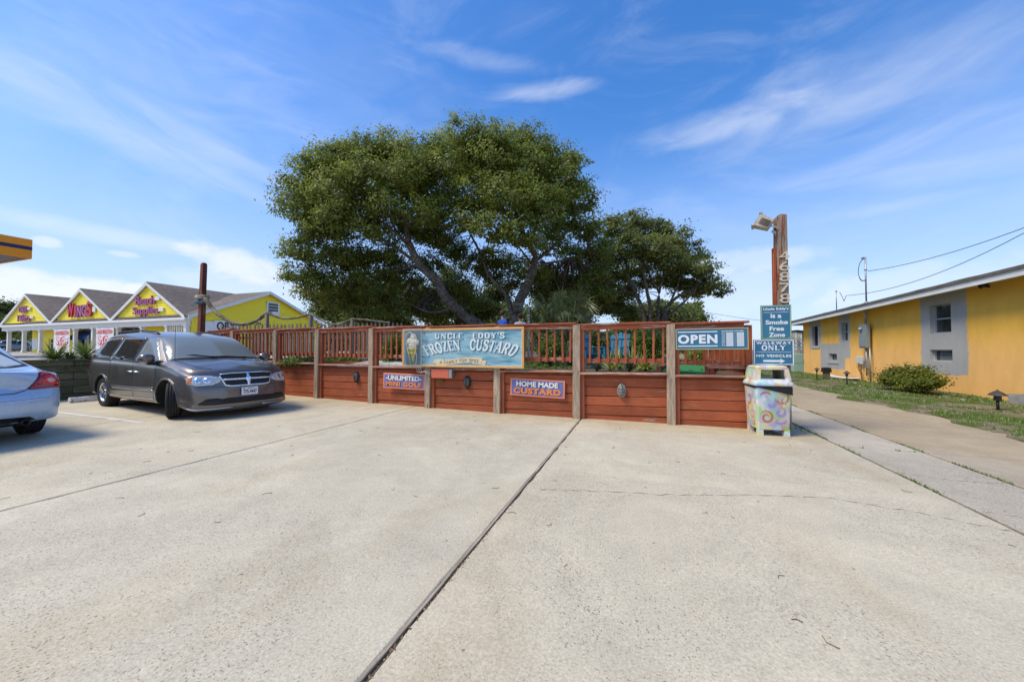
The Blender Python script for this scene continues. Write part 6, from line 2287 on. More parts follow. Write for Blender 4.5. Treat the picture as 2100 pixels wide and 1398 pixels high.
vb = sed.patch('valance', [(-.62, .30), (-.55, .355), (-.25, .37), (.25, .37), (.55, .355), (.62, .30), (.60, .275), (-.60, .275)], 'B', black_plastic, .006, .06)
sed.patch('plate_recess', [(-.26, .60), (-.22, .665), (.22, .665), (.26, .60), (.22, .455), (-.22, .455)], 'B', plain('recess_blue', (.20, .29, .42), .4, .3, var=0), .003, .05)
mb = MB()
mb.box((-2.468, 0, .56), (.012, .30, .15), bev=.003)
mb.build('number_plate', bpy.data.materials['plate_white'], sr)
Mb = Matrix(((0, 0, -1, -2.385), (-1, 0, 0, 0), (0, 1, 0, .80), (0, 0, 0, 1)))
letters('badge', 'LIMITED', .15, .028, Mb @ Matrix.Translation((.42, -.03, -.022)), alloy, sr, bold=.01, depth=.004)
for s in (1, -1):
    mb = MB()
    mb.lathe([(.042, -.14), (.046, .03), (.036, .035), (.034, -.10), (.001, -.11)], 18, Matrix.Translation((-2.33, s * .50, .285)) @ Matrix.Rotation(R(-90), 4, 'Y'))
    mb.build('exhaust_tip', dark_metal, sr)
mb = MB()
mb.box((0, 0, .25), (4.0, 1.25, .08))
mb.build('underbody', well_mat, sr)
for k in (-1, 1):
    mb = MB()
    mb.box((1.1 * 0 + .62, k * 1.0, .98), (.12, .2, .13), bev=.04)
    mb.build('mirror', blue_paint, sr)

# ---- two cars in the store yard
XO = [[(x * .96, y * 1.0, z if z < .5 else .5 + (z - .5) * 1.12) for x, y, z in s] for s in SED]
for k in range(8, len(XO)):                             # a hatch instead of a boot
    XO[k] = [(x, y, z + (.20 if j == 7 else .17 if j == 6 else .15 if j == 5 else .06 if j == 4 else 0)) for j, (x, y, z) in enumerate(XO[k])]
p = at(44, 723, 47)
xo = Car('crossover', 'slate blue crossover parked in front of the store porch, beyond the pale blue sedan', (p.x, p.y, 1.11), R(72), XO, (1.33, -1.33), .34, far_paint, 4, 3, .05)
for ax in (1.33, -1.33):
    for s in (-1, 1):
        xo.wheel(ax, s, .80, .34, .215, .22, 5)
xo.patch('front_window', [(.60, 1.04), (.10, 1.38), (-.30, 1.49), (-.33, 1.06)], 'R', g_dark, .006, .1, both=True)
xo.patch('rear_side_window', [(-.42, 1.06), (-.39, 1.50), (-.9, 1.50), (-1.45, 1.36), (-1.6, 1.22), (-1.3, 1.10)], 'R', g_dark, .006, .1, both=True)
xo.patch('windscreen', [(.76, -.70), (.96, 0), (.76, .70), (.20, .56), (.36, 0), (.20, -.56)], 'T', g_wind, .006, .12)
xo.patch('tail_lamp', [(-2.20, 1.12), (-1.95, 1.10), (-2.0, .98), (-2.22, .96)], 'R', red_lens, .01, .1, both=True)
xo.patch('side_cladding', [(.92, .24), (.92, .36), (-.92, .36), (-.92, .24)], 'R', black_plastic, .008, .15, both=True)
mb = MB()
mb.box((0, 0, .27), (4.0, 1.25, .08))
mb.build('underbody', well_mat, xo.root)
mb = MB()
mb.box((.62, -1.0, 1.10), (.14, .2, .14), bev=.04)
mb.build('mirror', far_paint, xo.root)
p = at(92, 718, 46)
bk = Car('sedan', 'black car mostly hidden beyond the slate blue crossover at the store porch', (p.x, p.y + 1.2, 1.11), R(70), SED, (1.385, -1.385), .325, dark_paint, 3, 3, .04)
for ax in (1.385, -1.385):
    for s in (-1, 1):
        bk.wheel(ax, s, .80, .325, .215, .21, 5)
bk.patch('front_window', [(.62, .95), (.10, 1.27), (-.30, 1.38), (-.33, .98)], 'R', g_dark, .006, .1, both=True)
bk.patch('windscreen', [(.80, -.70), (1.0, 0), (.80, .70), (.20, .56), (.36, 0), (.20, -.56)], 'T', g_wind, .006, .12)
bk.patch('rear_side_window', [(-.42, .98), (-.39, 1.38), (-.9, 1.375), (-1.35, 1.20), (-1.45, 1.05), (-1.3, 1.01)], 'R', g_dark, .006, .1, both=True)

# ------------------------------------------------------------------ trees
def leaf_mat(name, c0, c1, dry=None, rough=.5):
    m = NT(name)
    t_ = m.attr('tint')
    c = m.mix(t_, c0, c1)
    if dry:
        c = m.mix(m.map(m.attr('dry'), .5, .52), c, dry)
    m.out(c, rough, 0, .35)
    tr_ = m.n('ShaderNodeBsdfTranslucent')
    m.l(m.scale_col(c, 1.25), tr_.inputs[0])
    mx_ = m.n('ShaderNodeMixShader')
    mx_.inputs[0].default_value = .48
    m.l(m.b.outputs[0], mx_.inputs[1]); m.l(tr_.outputs[0], mx_.inputs[2])
    m.l(mx_.outputs[0], m.t.nodes['Material Output'].inputs[0])
    return m.m
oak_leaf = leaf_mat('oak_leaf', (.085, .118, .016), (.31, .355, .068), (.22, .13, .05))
oak_leaf_b = leaf_mat('oak_leaf_grey', (.076, .102, .020), (.27, .305, .078), (.15, .10, .05))
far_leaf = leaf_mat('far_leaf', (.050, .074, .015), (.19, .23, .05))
bush_leaf = leaf_mat('bush_leaf', (.050, .095, .012), (.17, .25, .035))
lime_leaf = leaf_mat('lime_leaf', (.14, .19, .02), (.34, .38, .06))
m = NT('oak_bark')
co = m.co('World', (1, 1, .35))
v = m.voro(co, 16)
n_ = m.noise(m.co('World'), 9, 6, .7)
c = m.mix(m.map(n_, .3, .7), (.065, .052, .038), (.19, .155, .12))
c = m.mix(m.map(m.noise(m.co('World'), 3, 4, .6), .55, .70), c, (.27, .25, .21))
c = m.scale_col(c, m.map(v, .05, .4, .55, 1.0))
m.bump(m.math('ADD', v, m.math('MULTIPLY', n_, .7)), .8, .05)
bark = m.out(c, .95, 0, .15)

def leaf_mesh(name, C, N, size, mat, parent, world, dry=None, aspect=.5, tint=None, kind=None):
    """one bent-looking diamond per leaf, C centres, N facing"""
    n = len(C)
    N = N / (np.linalg.norm(N, axis=1, keepdims=True) + 1e-9)
    rv = nrng.normal(size=(n, 3))
    T = np.cross(N, rv)
    T /= (np.linalg.norm(T, axis=1, keepdims=True) + 1e-9)
    B = np.cross(N, T)
    s = size * nrng.uniform(.65, 1.35, (n, 1))
    V = np.empty((n, 4, 3))
    V[:, 0] = C - T * s
    V[:, 1] = C + B * s * aspect - N * s * .12
    V[:, 2] = C + T * s
    V[:, 3] = C - B * s * aspect - N * s * .12
    off = np.array(OFF.get(parent, Vector())) if (world and parent is not None) else 0
    V = (V - off).reshape(-1, 3)
    me = bpy.data.meshes.new(name)
    me.vertices.add(n * 4)
    me.vertices.foreach_set('co', V.ravel())
    me.loops.add(n * 4)
    me.loops.foreach_set('vertex_index', np.arange(n * 4))
    me.polygons.add(n)
    me.polygons.foreach_set('loop_start', np.arange(n) * 4)
    me.polygons.foreach_set('loop_total', np.full(n, 4))
    me.update(calc_edges=True)
    a = me.attributes.new('tint', 'FLOAT', 'FACE')
    a.data.foreach_set('value', (nrng.uniform(0, 1, n) if tint is None else tint).astype(np.float32))
    if dry is not None:
        a = me.attributes.new('dry', 'FLOAT', 'FACE')
        a.data.foreach_set('value', dry.astype(np.float32))
    me.materials.append(mat)
    o = link(name, me, parent)
    if kind:
        o['kind'] = kind
    return o

def crown_points(blobs, per_blob, per_clump, clump_r, flat=.6, up=.6, shell=(.55, 1.0), gap=.0):
    """leaves in clumps over the outer part of many blobs; returns centres, facings, clump ids, clump centres"""
    CC, RR = [], []
    for c, r in blobs:
        k = max(3, int(per_blob * (np.mean(r) ** 2)))
        d = nrng.normal(size=(k, 3))
        d /= np.linalg.norm(d, axis=1, keepdims=True)
        d[:, 2] = np.where(d[:, 2] < -.25, d[:, 2] * .6, d[:, 2])
        q = nrng.uniform(shell[0], shell[1], (k, 1))
        CC.append(np.array(c) + d * np.array(r) * q)
        RR.append(np.repeat(np.array([c]), k, 0))
    CC, RR = np.concatenate(CC), np.concatenate(RR)
    n = len(CC)
    cr = clump_r * nrng.uniform(.6, 1.45, (n, 1))
    ids = np.repeat(np.arange(n), per_clump)
    g = nrng.normal(size=(n * per_clump, 3)) * .52
    g[:, 2] *= flat
    L = CC[ids] + g * cr[ids]
    out = L - RR[ids]
    out /= (np.linalg.norm(out, axis=1, keepdims=True) + 1e-9)
    F = out * .85 + nrng.normal(size=L.shape) * .45 + np.array([0, 0, up])
    return L, F, ids, CC

def limb_mesh(paths, name, mat, parent, n=9, knob=.10):
    mb = MB()
    for pts, r0, r1 in paths:
        P = [Vector(p) for p in pts]
        dense, m_ = [], len(P) - 1
        A = [np.array(p) for p in P]
        K = max(4, m_ * 4)
        for k in range(K + 1):
            dense.append(Vector(catmull(A, m_ * k / K, .5)))
        rs = []
        for k in range(K + 1):
            t_ = k / K
            rs.append((r0 + (r1 - r0) * t_) * (1 + rng.gauss(0, knob * .6)))
        dense = [p + Vector((rng.gauss(0, 1), rng.gauss(0, 1), rng.gauss(0, .5))) * rs[i] * knob for i, p in enumerate(dense)]
        mb.tube(dense, rs, n, True)
    return mb.build(name, mat, parent, True)

def add_twigs(paths, limbs_pts, clumps, frac, r):
    LP = np.array([tuple(p) for p in limbs_pts])
    for c in clumps:
        if nrng.uniform() > frac:
            continue
        d = np.linalg.norm(LP - c, axis=1)
        b = LP[np.argmin(d)]
        if d.min() < .25 or d.min() > 3.2:
            continue
        mid_ = (b + c) / 2 + nrng.normal(size=3) * d.min() * .10 + np.array([0, 0, .06 * d.min()])
        paths.append(([b, mid_, c], min(.06, r * (.5 + d.min() * .3)), .006))

def px_blobs(lst, D, spread, squash=.85, dr=None):
    out = []
    for i, b in enumerate(lst):
        x, y, r = b[:3]
        d = D + (b[3] if len(b) > 3 else rng.uniform(-spread, spread))
        p = at(x, y, d)
        k = r * d / F_PX
        out.append((tuple(p), (k, k, k * squash)))
    return out

def path_px(lst):
    return [tuple(at(*q)) for q in lst]

OAK1 = [(612, 425, 48, 0), (625, 372, 48, 0), (660, 345, 52), (700, 330, 48), (745, 313, 45), (800, 306, 42), (850, 318, 45), (690, 395, 58, -1), (760, 370, 60, -1.2), (830, 370, 55, -1), (640, 470, 42, 0), (690, 465, 52), (750, 445, 50, -.5), (715, 335, 50, 1.5), (800, 345, 55, 1.8), (870, 400, 45), (660, 410, 50, 1.5),
        (915, 302, 42), (955, 286, 44), (1005, 289, 42), (1050, 286, 40), (1095, 304, 44), (1140, 330, 46), (1172, 365, 46), (1190, 410, 40), (950, 335, 55, 1.5), (1020, 330, 62, -1), (1085, 350, 62, -.6), (1140, 395, 55), (985, 400, 50, -1.2), (1050, 410, 62, -1.8), (1110, 430, 52, -1.5), (1160, 455, 42), (1010, 470, 45, -1.6), (1075, 480, 52, -1.5), (960, 450, 42, -.8), (1130, 500, 40, 0), (1000, 350, 60, 2.0), (1090, 400, 60, 2.0), (930, 400, 45, 1.5),
        (835, 455, 40, 1.0), (880, 465, 42, .6), (900, 430, 40, -.6), (860, 350, 45, -1), (920, 345, 45, -1), (1100, 560, 30, 1.0), (1060, 545, 34, 1.8), (900, 600, 34, 2.6), (850, 620, 34, 2.6), (1190, 590, 32, 2), (1130, 610, 34, 3), (980, 620, 30, 3),
        (700, 440, 40, -1.3), (760, 470, 36, -.9), (800, 420, 40, -1.4), (860, 440, 34, -1.4), (740, 520, 38, .4), (810, 560, 36, 1.4), (672, 612, 28, 2.2), (720, 605, 36, 2.2), (780, 635, 34, 2.4), (622, 600, 20, 2.0), (1010, 530, 32, .8), (1050, 580, 26, 2.4), (1120, 590, 34, 2.4), (1180, 620, 34, 2.8), (1220, 560, 34, 1.8), (1240, 600, 32, 2.4), (960, 540, 32, 1.6), (900, 490, 34, .6), (880, 640, 28, 3.0), (940, 640, 24, 3.0), (1140, 640, 28, 3.2),
        (612, 515, 34, .5), (655, 520, 40, .5), (705, 525, 40, .5), (602, 562, 26, .8), (640, 572, 34, .8), (690, 580, 40, 1), (740, 560, 38, 1), (790, 520, 34, 1), (830, 490, 34, 1.2), (770, 600, 38, 1.8), (830, 570, 38, 2.0), (880, 540, 34, 2.0), (930, 510, 34, 1.8), (700, 625, 32, 2), (1200, 470, 36, 1), (1225, 510, 34, 1.2), (1180, 530, 36, 1.5), (940, 590, 34, 2.6), (1000, 560, 34, 2.4), (1150, 570, 34, 2.4)]
D1 = 14.0
tb = at(1052, 668, D1)
oak = thing('live_oak', 'huge live oak with two leaning trunks and a broad crown behind the blue custard sign', 'tree', (tb.x, tb.y, .9))
trunkA = path_px([(1000, 690, D1), (985, 668, D1), (955, 650, D1), (915, 610, D1 - .3), (895, 575, D1 - .4), (862, 545, D1 - .4), (838, 500, D1 - .4), (832, 450, D1 - .3), (822, 395, D1 - .3), (800, 340, D1)])
trunkB = path_px([(1060, 700, D1), (1056, 665, D1), (1062, 628, D1), (1078, 590, D1), (1092, 558, D1 - .2), (1100, 525, D1 - .2), (1078, 490, D1 - .2), (1060, 440, D1), (1045, 370, D1), (1030, 310, D1)])
paths = [(trunkA[:7], .23, .13), (trunkA[6:], .125, .035), (trunkB[:6], .26, .13), (trunkB[5:], .12, .03)]
subs = [
    ([(1052, 650, D1), (1040, 610, D1 + .3), (1022, 588, D1 + .3), (1000, 560, D1 + .4), (985, 520, D1 + .8), (960, 470, D1 + .8), (945, 420, D1 + .6)], .12, .03),
    ([(1098, 535, D1 - .2), (1135, 505, D1), (1165, 470, D1 + .2), (1185, 430, D1 + .2)], .09, .025),
    ([(1094, 550, D1 - .2), (1120, 540, D1 + .4), (1170, 530, D1 + .8), (1215, 505, D1 + 1)], .07, .02),
    ([(862, 545, D1 - .4), (800, 500, D1 - .1), (740, 470, D1), (680, 440, D1), (630, 425, D1)], .085, .02),
    ([(838, 500, D1 - .4), (790, 460, D1 - .9), (740, 420, D1 - 1), (700, 380, D1 - .8)], .07, .02),
    ([(832, 450, D1 - .3), (800, 400, D1 + .4), (760, 350, D1 + 1), (730, 320, D1 + 1)], .06, .02),
    ([(826, 420, D1 - .3), (850, 370, D1), (860, 320, D1)], .05, .015),
    ([(862, 545, D1 - .4), (830, 550, D1 + .5), (770, 560, D1 + 1), (700, 560, D1 + .8), (630, 560, D1 + .7)], .055, .015),
    ([(1085, 500, D1 - .2), (1110, 440, D1 - .8), (1130, 380, D1 - .4), (1140, 330, D1)], .07, .02),
    ([(1070, 470, D1), (1020, 420, D1 - .6), (980, 360, D1), (950, 300, D1)], .06, .018),
    ([(1090, 540, D1 - .2), (1060, 500, D1 - 1), (1040, 460, D1 - 1.4)], .05, .015),
    ([(1058, 430, D1), (1090, 380, D1 + 1), (1095, 310, D1 + .6)], .05, .015),
    ([(935, 632, D1), (880, 640, D1 + 1), (830, 618, D1 + 2), (780, 600, D1 + 2)], .06, .015),
]
for pts, r0, r1 in subs:
    paths.append((path_px(pts), r0 * .85, r1 * .8))
lp_pts = [p for pts, _, _ in paths for p in pts]
dense_pts = []
for pts, _, _ in paths[1:]:
    for a, b in zip(pts, pts[1:]):
        for k in range(4):
            dense_pts.append(tuple(Vector(a).lerp(Vector(b), k / 4)))
blobs = px_blobs(OAK1, D1, .9)
L, Fc, ids, CC = crown_points(blobs, 70, 58, .31, flat=.62, shell=(.55, 1.10))
L, Fc, ids, CC = L, Fc, ids, CC
keep = np.ones(len(L), bool)
L, Fc, ids = L[keep], Fc[keep], ids[keep]
cl_t = nrng.uniform(0, 1, len(CC))
tint = np.clip(.25 * nrng.uniform(0, 1, len(L)) + .75 * cl_t[ids] * nrng.uniform(.7, 1.1, len(L)), 0, 1)
lowm = np.array([c[2] for c in CC]) < 4.6
cdry = np.where(lowm & (nrng.uniform(0, 1, len(CC)) < .16), .5, 0) + .0
dry = np.where(nrng.uniform(0, 1, len(L)) < (cdry[ids] + .012), 1.0, 0.0)
print('oak leaves', len(L))
main_paths = list(paths)
add_twigs(main_paths, dense_pts, CC, .42, .022)
limb_mesh(main_paths[:len(paths)], 'trunk', bark, oak, 12)
limb_mesh(main_paths[len(paths):], 'twigs', bark, oak, 4, .04)['kind'] = 'stuff'
leaf_mesh('crown', L, Fc, .058, oak_leaf, oak, True, dry, .5, tint, 'stuff')

OAK2 = [(1250, 600, 36, 1.5), (1285, 600, 30, 2), (1230, 630, 32, 2.2), (1280, 635, 26, 2.4), (1330, 575, 34, 1.5), (1380, 575, 30, .8), (1400, 600, 22, .5), (1255, 470, 38, -.5), (1300, 455, 30), (1345, 468, 32), (1385, 490, 34), (1415, 520, 34), (1438, 552, 32), (1462, 585, 26), (1478, 598, 16), (1290, 505, 45, -1), (1340, 515, 45, -1), (1380, 540, 42, -.8), (1410, 570, 36), (1240, 520, 40), (1270, 560, 40, 1), (1440, 590, 22, .5), (1320, 480, 40, 1.5), (1370, 515, 40, 1.6), (1230, 570, 36, 1.5), (1300, 550, 34, 2), (1425, 600, 18)]
D2 = 18.5
tb = at(1330, 665, D2)
oak2 = thing('live_oak', 'smaller live oak right of the big one, its crown leaning right over bare twisted limbs', 'tree', (tb.x, tb.y, .9))
subs2 = [
    ([(1318, 690, D2), (1322, 650, D2), (1305, 605, D2), (1290, 570, D2), (1280, 520, D2), (1270, 480, D2)], .15, .03),
    ([(1352, 690, D2), (1362, 650, D2), (1372, 625, D2), (1395, 605, D2), (1425, 592, D2), (1455, 588, D2)], .14, .025),
    ([(1345, 690, D2), (1350, 640, D2), (1352, 600, D2 + .4), (1362, 560, D2 + .2), (1370, 510, D2)], .12, .025),
    ([(1356, 665, D2), (1380, 640, D2 - .6), (1410, 612, D2 - .6), (1440, 575, D2 - .3)], .10, .02),
    ([(1330, 690, D2), (1335, 640, D2 - .4), (1325, 590, D2 - .8), (1320, 540, D2 - .8), (1335, 490, D2 - .3)], .12, .025),
    ([(1352, 600, D2 + .4), (1330, 560, D2), (1310, 520, D2), (1300, 480, D2)], .06, .018),
    ([(1372, 625, D2), (1390, 585, D2 - .5), (1400, 545, D2 - .3)], .06, .018),
    ([(1305, 605, D2), (1270, 590, D2 + .8), (1240, 570, D2 + 1)], .06, .015),
]
paths = [(path_px(p), a, b) for p, a, b in subs2]
dense_pts = [tuple(Vector(a).lerp(Vector(b), k / 4)) for pts, _, _ in paths for a, b in zip(pts, pts[1:]) for k in range(4)]
blobs = px_blobs(OAK2, D2, .8, .75)
L, Fc, ids, CC = crown_points(blobs, 60, 46, .31, flat=.55, shell=(.55, 1.10))
cl_t = nrng.uniform(0, 1, len(CC))
tint = np.clip(.3 * nrng.uniform(0, 1, len(L)) + .7 * cl_t[ids], 0, 1)
dry = np.where(nrng.uniform(0, 1, len(L)) < .02, 1.0, 0.0)
tw = []
add_twigs(tw, dense_pts, CC, .45, .022)
limb_mesh(paths, 'trunk', bark, oak2, 10)
limb_mesh(tw, 'twigs', bark, oak2, 4, .04)['kind'] = 'stuff'
leaf_mesh('crown', L, Fc, .072, oak_leaf_b, oak2, True, dry, .5, tint, 'stuff')

def back_tree(label, blist, D, leaf, mat, per=26, per_c=34, cr=.55, group='dark trees behind the two oaks', trunk_px=None, spread=1.5, name='garden_tree'):
    bl = px_blobs(blist, D, spread, .85)
    cx_ = sum(b[0][0] for b in bl) / len(bl)
    cy_ = sum(b[0][1] for b in bl) / len(bl)
    if trunk_px:
        q = at(trunk_px, 690, D)
        cx_, cy_ = q.x, q.y
    t = thing(name, label, 'tree', (cx_, cy_, .95), group=group)
    L, Fc, ids, CC = crown_points(bl, per * 1.3, int(per_c * 3.0), cr, flat=.7, shell=(.3, 1.0))
    cl_t = nrng.uniform(0, 1, len(CC))
    tint = np.clip(.3 * nrng.uniform(0, 1, len(L)) + .7 * cl_t[ids], 0, 1)
    topz = sum(b[0][2] for b in bl) / len(bl)
    paths = [([(cx_, cy_, .9), (cx_ + .15, cy_, (.9 + topz) / 2), (cx_ - .1, cy_, topz)], .17, .08)]
    for c, r in bl:
        paths.append(([(cx_, cy_, .9 + (topz - .9) * rng.uniform(.3, .8)), tuple((Vector((cx_, cy_, topz)) + Vector(c)) / 2 - Vector((0, 0, .3))), c], .07, .02))
    limb_mesh(paths, 'trunk', bark, t, 7)
    leaf_mesh('crown', L, Fc, leaf * 1.05, mat, t, True, None, .55, tint, 'stuff')
    return t
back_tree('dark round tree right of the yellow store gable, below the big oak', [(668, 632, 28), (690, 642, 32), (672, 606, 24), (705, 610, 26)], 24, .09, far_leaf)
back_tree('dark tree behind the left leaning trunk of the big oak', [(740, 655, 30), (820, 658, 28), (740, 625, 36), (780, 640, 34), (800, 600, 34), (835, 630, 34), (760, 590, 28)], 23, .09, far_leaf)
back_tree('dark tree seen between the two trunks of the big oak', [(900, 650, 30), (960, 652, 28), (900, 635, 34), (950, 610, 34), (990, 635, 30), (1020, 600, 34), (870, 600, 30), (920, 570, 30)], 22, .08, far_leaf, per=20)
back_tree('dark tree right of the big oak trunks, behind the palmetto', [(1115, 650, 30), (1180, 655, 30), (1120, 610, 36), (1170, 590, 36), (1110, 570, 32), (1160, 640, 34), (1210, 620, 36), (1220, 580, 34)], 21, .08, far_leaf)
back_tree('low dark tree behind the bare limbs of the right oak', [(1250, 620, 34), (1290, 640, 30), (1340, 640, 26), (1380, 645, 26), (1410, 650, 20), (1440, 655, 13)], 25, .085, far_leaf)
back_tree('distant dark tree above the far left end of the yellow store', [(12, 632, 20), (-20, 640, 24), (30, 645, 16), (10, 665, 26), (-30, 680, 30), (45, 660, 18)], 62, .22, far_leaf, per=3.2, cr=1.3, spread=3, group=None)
# woods far behind, closing the view under the crowns and beyond the store
def far_wood(name, x0, x1, y, h, n):
    Cc, Nn = [], []
    k = 0
    while k < n:
        x = nrng.uniform(x0, x1)
        hh = h * (.75 + .25 * math.sin(x * .21) + .12 * math.sin(x * .53 + 1))
        z = .8 + hh * nrng.uniform(0, 1) ** .8
        Cc.append((x, y + nrng.uniform(-3, 3), z)); Nn.append((nrng.normal() * .6, -1 + nrng.normal() * .4, .5 + nrng.normal() * .4))
        k += 1
    o = leaf_mesh(name, np.array(Cc), np.array(Nn), .26, far_leaf, None, False, None, .6)
    tag(o, 'dark band of far woods closing the view behind the garden trees', 'woods', kind='stuff')
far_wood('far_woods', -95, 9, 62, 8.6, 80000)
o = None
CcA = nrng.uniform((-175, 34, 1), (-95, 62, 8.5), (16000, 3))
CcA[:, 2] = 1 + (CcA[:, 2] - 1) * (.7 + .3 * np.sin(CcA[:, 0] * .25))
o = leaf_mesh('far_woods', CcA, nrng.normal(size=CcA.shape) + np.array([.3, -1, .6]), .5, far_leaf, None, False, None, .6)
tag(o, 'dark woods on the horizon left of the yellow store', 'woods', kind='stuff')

# ------------------------------------------------------------------ garden plants
def blades(mb, c, n, length, width, spread=(20, 80), droop=.4, z0=0, seg=3, stiff=False):
    for k in range(n):
        a = rng.uniform(0, 2 * math.pi)
        el = R(90 - rng.uniform(*spread))
        Ln = length * rng.uniform(.7, 1.1)
        d = Vector((math.cos(a) * math.cos(el), math.sin(a) * math.cos(el), math.sin(el)))
        s = Vector((-math.sin(a), math.cos(a), 0))
        vs = []
        for i in range(seg + 1):
            t_ = i / seg
            p = Vector(c) + d * Ln * t_ + Vector((0, 0, -droop * Ln * t_ * t_ * math.cos(el)))
            w = width * (1 - t_ ** 1.6) * (.6 + .8 * min(1, t_ * 3)) + .0008
            vs += [p - s * w, p + s * w]
        mb.add(vs, [(2 * i, 2 * i + 1, 2 * i + 3, 2 * i + 2) for i in range(seg)])
def blade_mat(name, c0, c1):
    m = NT(name)
    g = m.n('ShaderNodeNewGeometry')
    c = m.mix(g.outputs['Random Per Island'], c0, c1)
    return m.out(c, .45, 0, .4)
yuc_mat = blade_mat('yucca_leaf', (.10, .16, .03), (.38, .44, .13))
yuc_dry = blade_mat('yucca_dry', (.22, .14, .06), (.36, .27, .14))
pal_mat = blade_mat('palmetto_leaf', (.040, .060, .018), (.12, .145, .055))
flax_mat = blade_mat('flax_leaf', (.16, .20, .02), (.50, .52, .12))
dusk_mat = blade_mat('dusky_flax_leaf', (.05, .07, .04), (.13, .15, .08))
grass_mat = blade_mat('grass_blade', (.065, .120, .018), (.19, .27, .06))
for px, py, D, sc, lab in ((112, 728, 7.6, 1.0, 'spiky green yucca on the timber planter, the left one'), (176, 720, 8.2, 1.1, 'taller spiky yucca with drooping dry leaves, beside the van rear window'), (145, 735, 8.0, .6, 'small yucca tuft low between the two large yuccas')):
    # they stand in the bed just behind the timber wall
    q = at_x(px, 742, -14.32)
    top = at_x(px, py, -14.32)
    t = thing('yucca', lab, 'plant', (q.x, q.y, 1.04))
    h = max(.08, top.z - 1.04)
    mb = MB()
    blades(mb, (0, 0, h * .55), int(120 * sc), .46 * sc + .12, .019, (15, 100), .30)
    blades(mb, (0, 0, h * .2), int(80 * sc), .46 * sc + .1, .018, (45, 105), .40)
    mb.build('leaves', yuc_mat, t)
    mb = MB()
    blades(mb, (0.06, 0, h * .1), int(22 * sc), .42 * sc, .014, (85, 140), .7)
    mb.build('dry_leaves', yuc_dry, t)
    mb = MB()
    mb.tube([(0, 0, -.05), (0.01, 0, h * .6)], [.06, .045], 7)
    mb.build('stem', bark, t)
# palmetto: fans of stiff leaflets
t = thing('palmetto', 'wide dusky palmetto with drooping fan leaves behind the railing, right of the oak trunks', 'palm', (-1.95, 10.9, .93))
for k in range(30):
    a = rng.uniform(0, 2 * math.pi)
    el = R(rng.uniform(8, 80))
    Ln = rng.uniform(1.0, 1.75)
    d = Vector((math.cos(a) * math.cos(el), math.sin(a) * math.cos(el), math.sin(el)))
    c0_ = Vector((0, 0, .35 + rng.random() * .3))
    c1_ = c0_ + d * Ln
    mb = MB()
    mb.tube([c0_, c0_.lerp(c1_, .5) + Vector((0, 0, .05)), c1_], .011, 5)
    s = Vector((-math.sin(a), math.cos(a), 0))
    for j in range(30):
        f = R(-105 + 210 * j / 29)
        u = (d * math.cos(f) + s * math.sin(f)).normalized()
        l = rng.uniform(.62, .85) * (1 - .25 * abs(math.sin(f)))
        w = .016
        n_ = d.cross(s).normalized()
        q = [c1_, c1_ + u * l * .5 + Vector((0, 0, -.03)), c1_ + u * l + Vector((0, 0, -.22 - .12 * rng.random()))]
        pw = u.cross(n_).normalized() * w
        mb.add([q[0] - pw * .3, q[0] + pw * .3, q[1] + pw, q[1] - pw, q[2] + pw * .1, q[2] - pw * .1], [(0, 1, 2, 3), (3, 2, 4, 5)])
    mb.build('fan_leaf', pal_mat, t)
mb = MB()
mb.tube([(0, 0, -.05), (.03, 0, .3), (0, .02, .75)], [.16, .14, .10], 9)
mb.build('trunk', bark, t)

def shrub(label, px, py, D, rx, rz, mat, n, leaf=.035, name='shrub', base=None, group=None):
    p = at(px, py, D)
    z0 = .93 if base is None else base
    t = thing(name, label, 'shrub', (p.x, p.y, z0), group=group)
    bl = []
    for k in range(9):
        a = rng.uniform(0, 2 * math.pi)
        bl.append(((p.x + math.cos(a) * rx * .5 * rng.random(), p.y + math.sin(a) * rx * .4 * rng.random(), z0 + rz * rng.uniform(.35, .72)), (rx * .55, rx * .5, rz * .38)))
    L, Fc, ids, CC = crown_points(bl, 1, 1, .1)
    k = n // 9
    L, Fc, ids, CC = crown_points(bl, max(3, k / 14 / (rx * .48) ** 2), 14, .11, .8, .5, (.45, 1.05))
    L[:, 2] = np.maximum(L[:, 2], z0 + .02)
    leaf_mesh('foliage', L, Fc, leaf, mat, t, True, None, .55, None, 'stuff')
    mb = MB()
    for k in range(7):
        a = rng.uniform(0, 2 * math.pi)
        mb.tube([(0, 0, -.03), (math.cos(a) * rx * .3, math.sin(a) * rx * .3, rz * .35), (math.cos(a) * rx * .5, math.sin(a) * rx * .5, rz * .6)], [.016, .011, .006], 5)
    mb.build('stem', bark, t)
    return t
shrub('tall clipped green shrub seen through the balusters left of the OPEN sign post', 1325, 720, 9.9, .62, 1.15, bush_leaf, 3600, .03)
shrub('yellow-green shrub behind the balusters under the OPEN sign', 1432, 735, 9.3, .42, .62, lime_leaf, 1500, .026)
shrub('dark green plant mass behind the balusters right of the custard sign', 1130, 730, 10.0, .55, .8, bush_leaf, 2000, .035)
shrub('green shrub behind the balusters left of the custard sign', 805, 715, 10.6, .5, .95, bush_leaf, 2400, .034)
shrub('low green foliage at the ledge beside the dark van hood', 610, 740, 10.7, .75, .28, bush_leaf, 2600, .03)
shrub('low green foliage behind the bay nearest the van', 690, 728, 11.3, .9, .35, bush_leaf, 2400, .03)
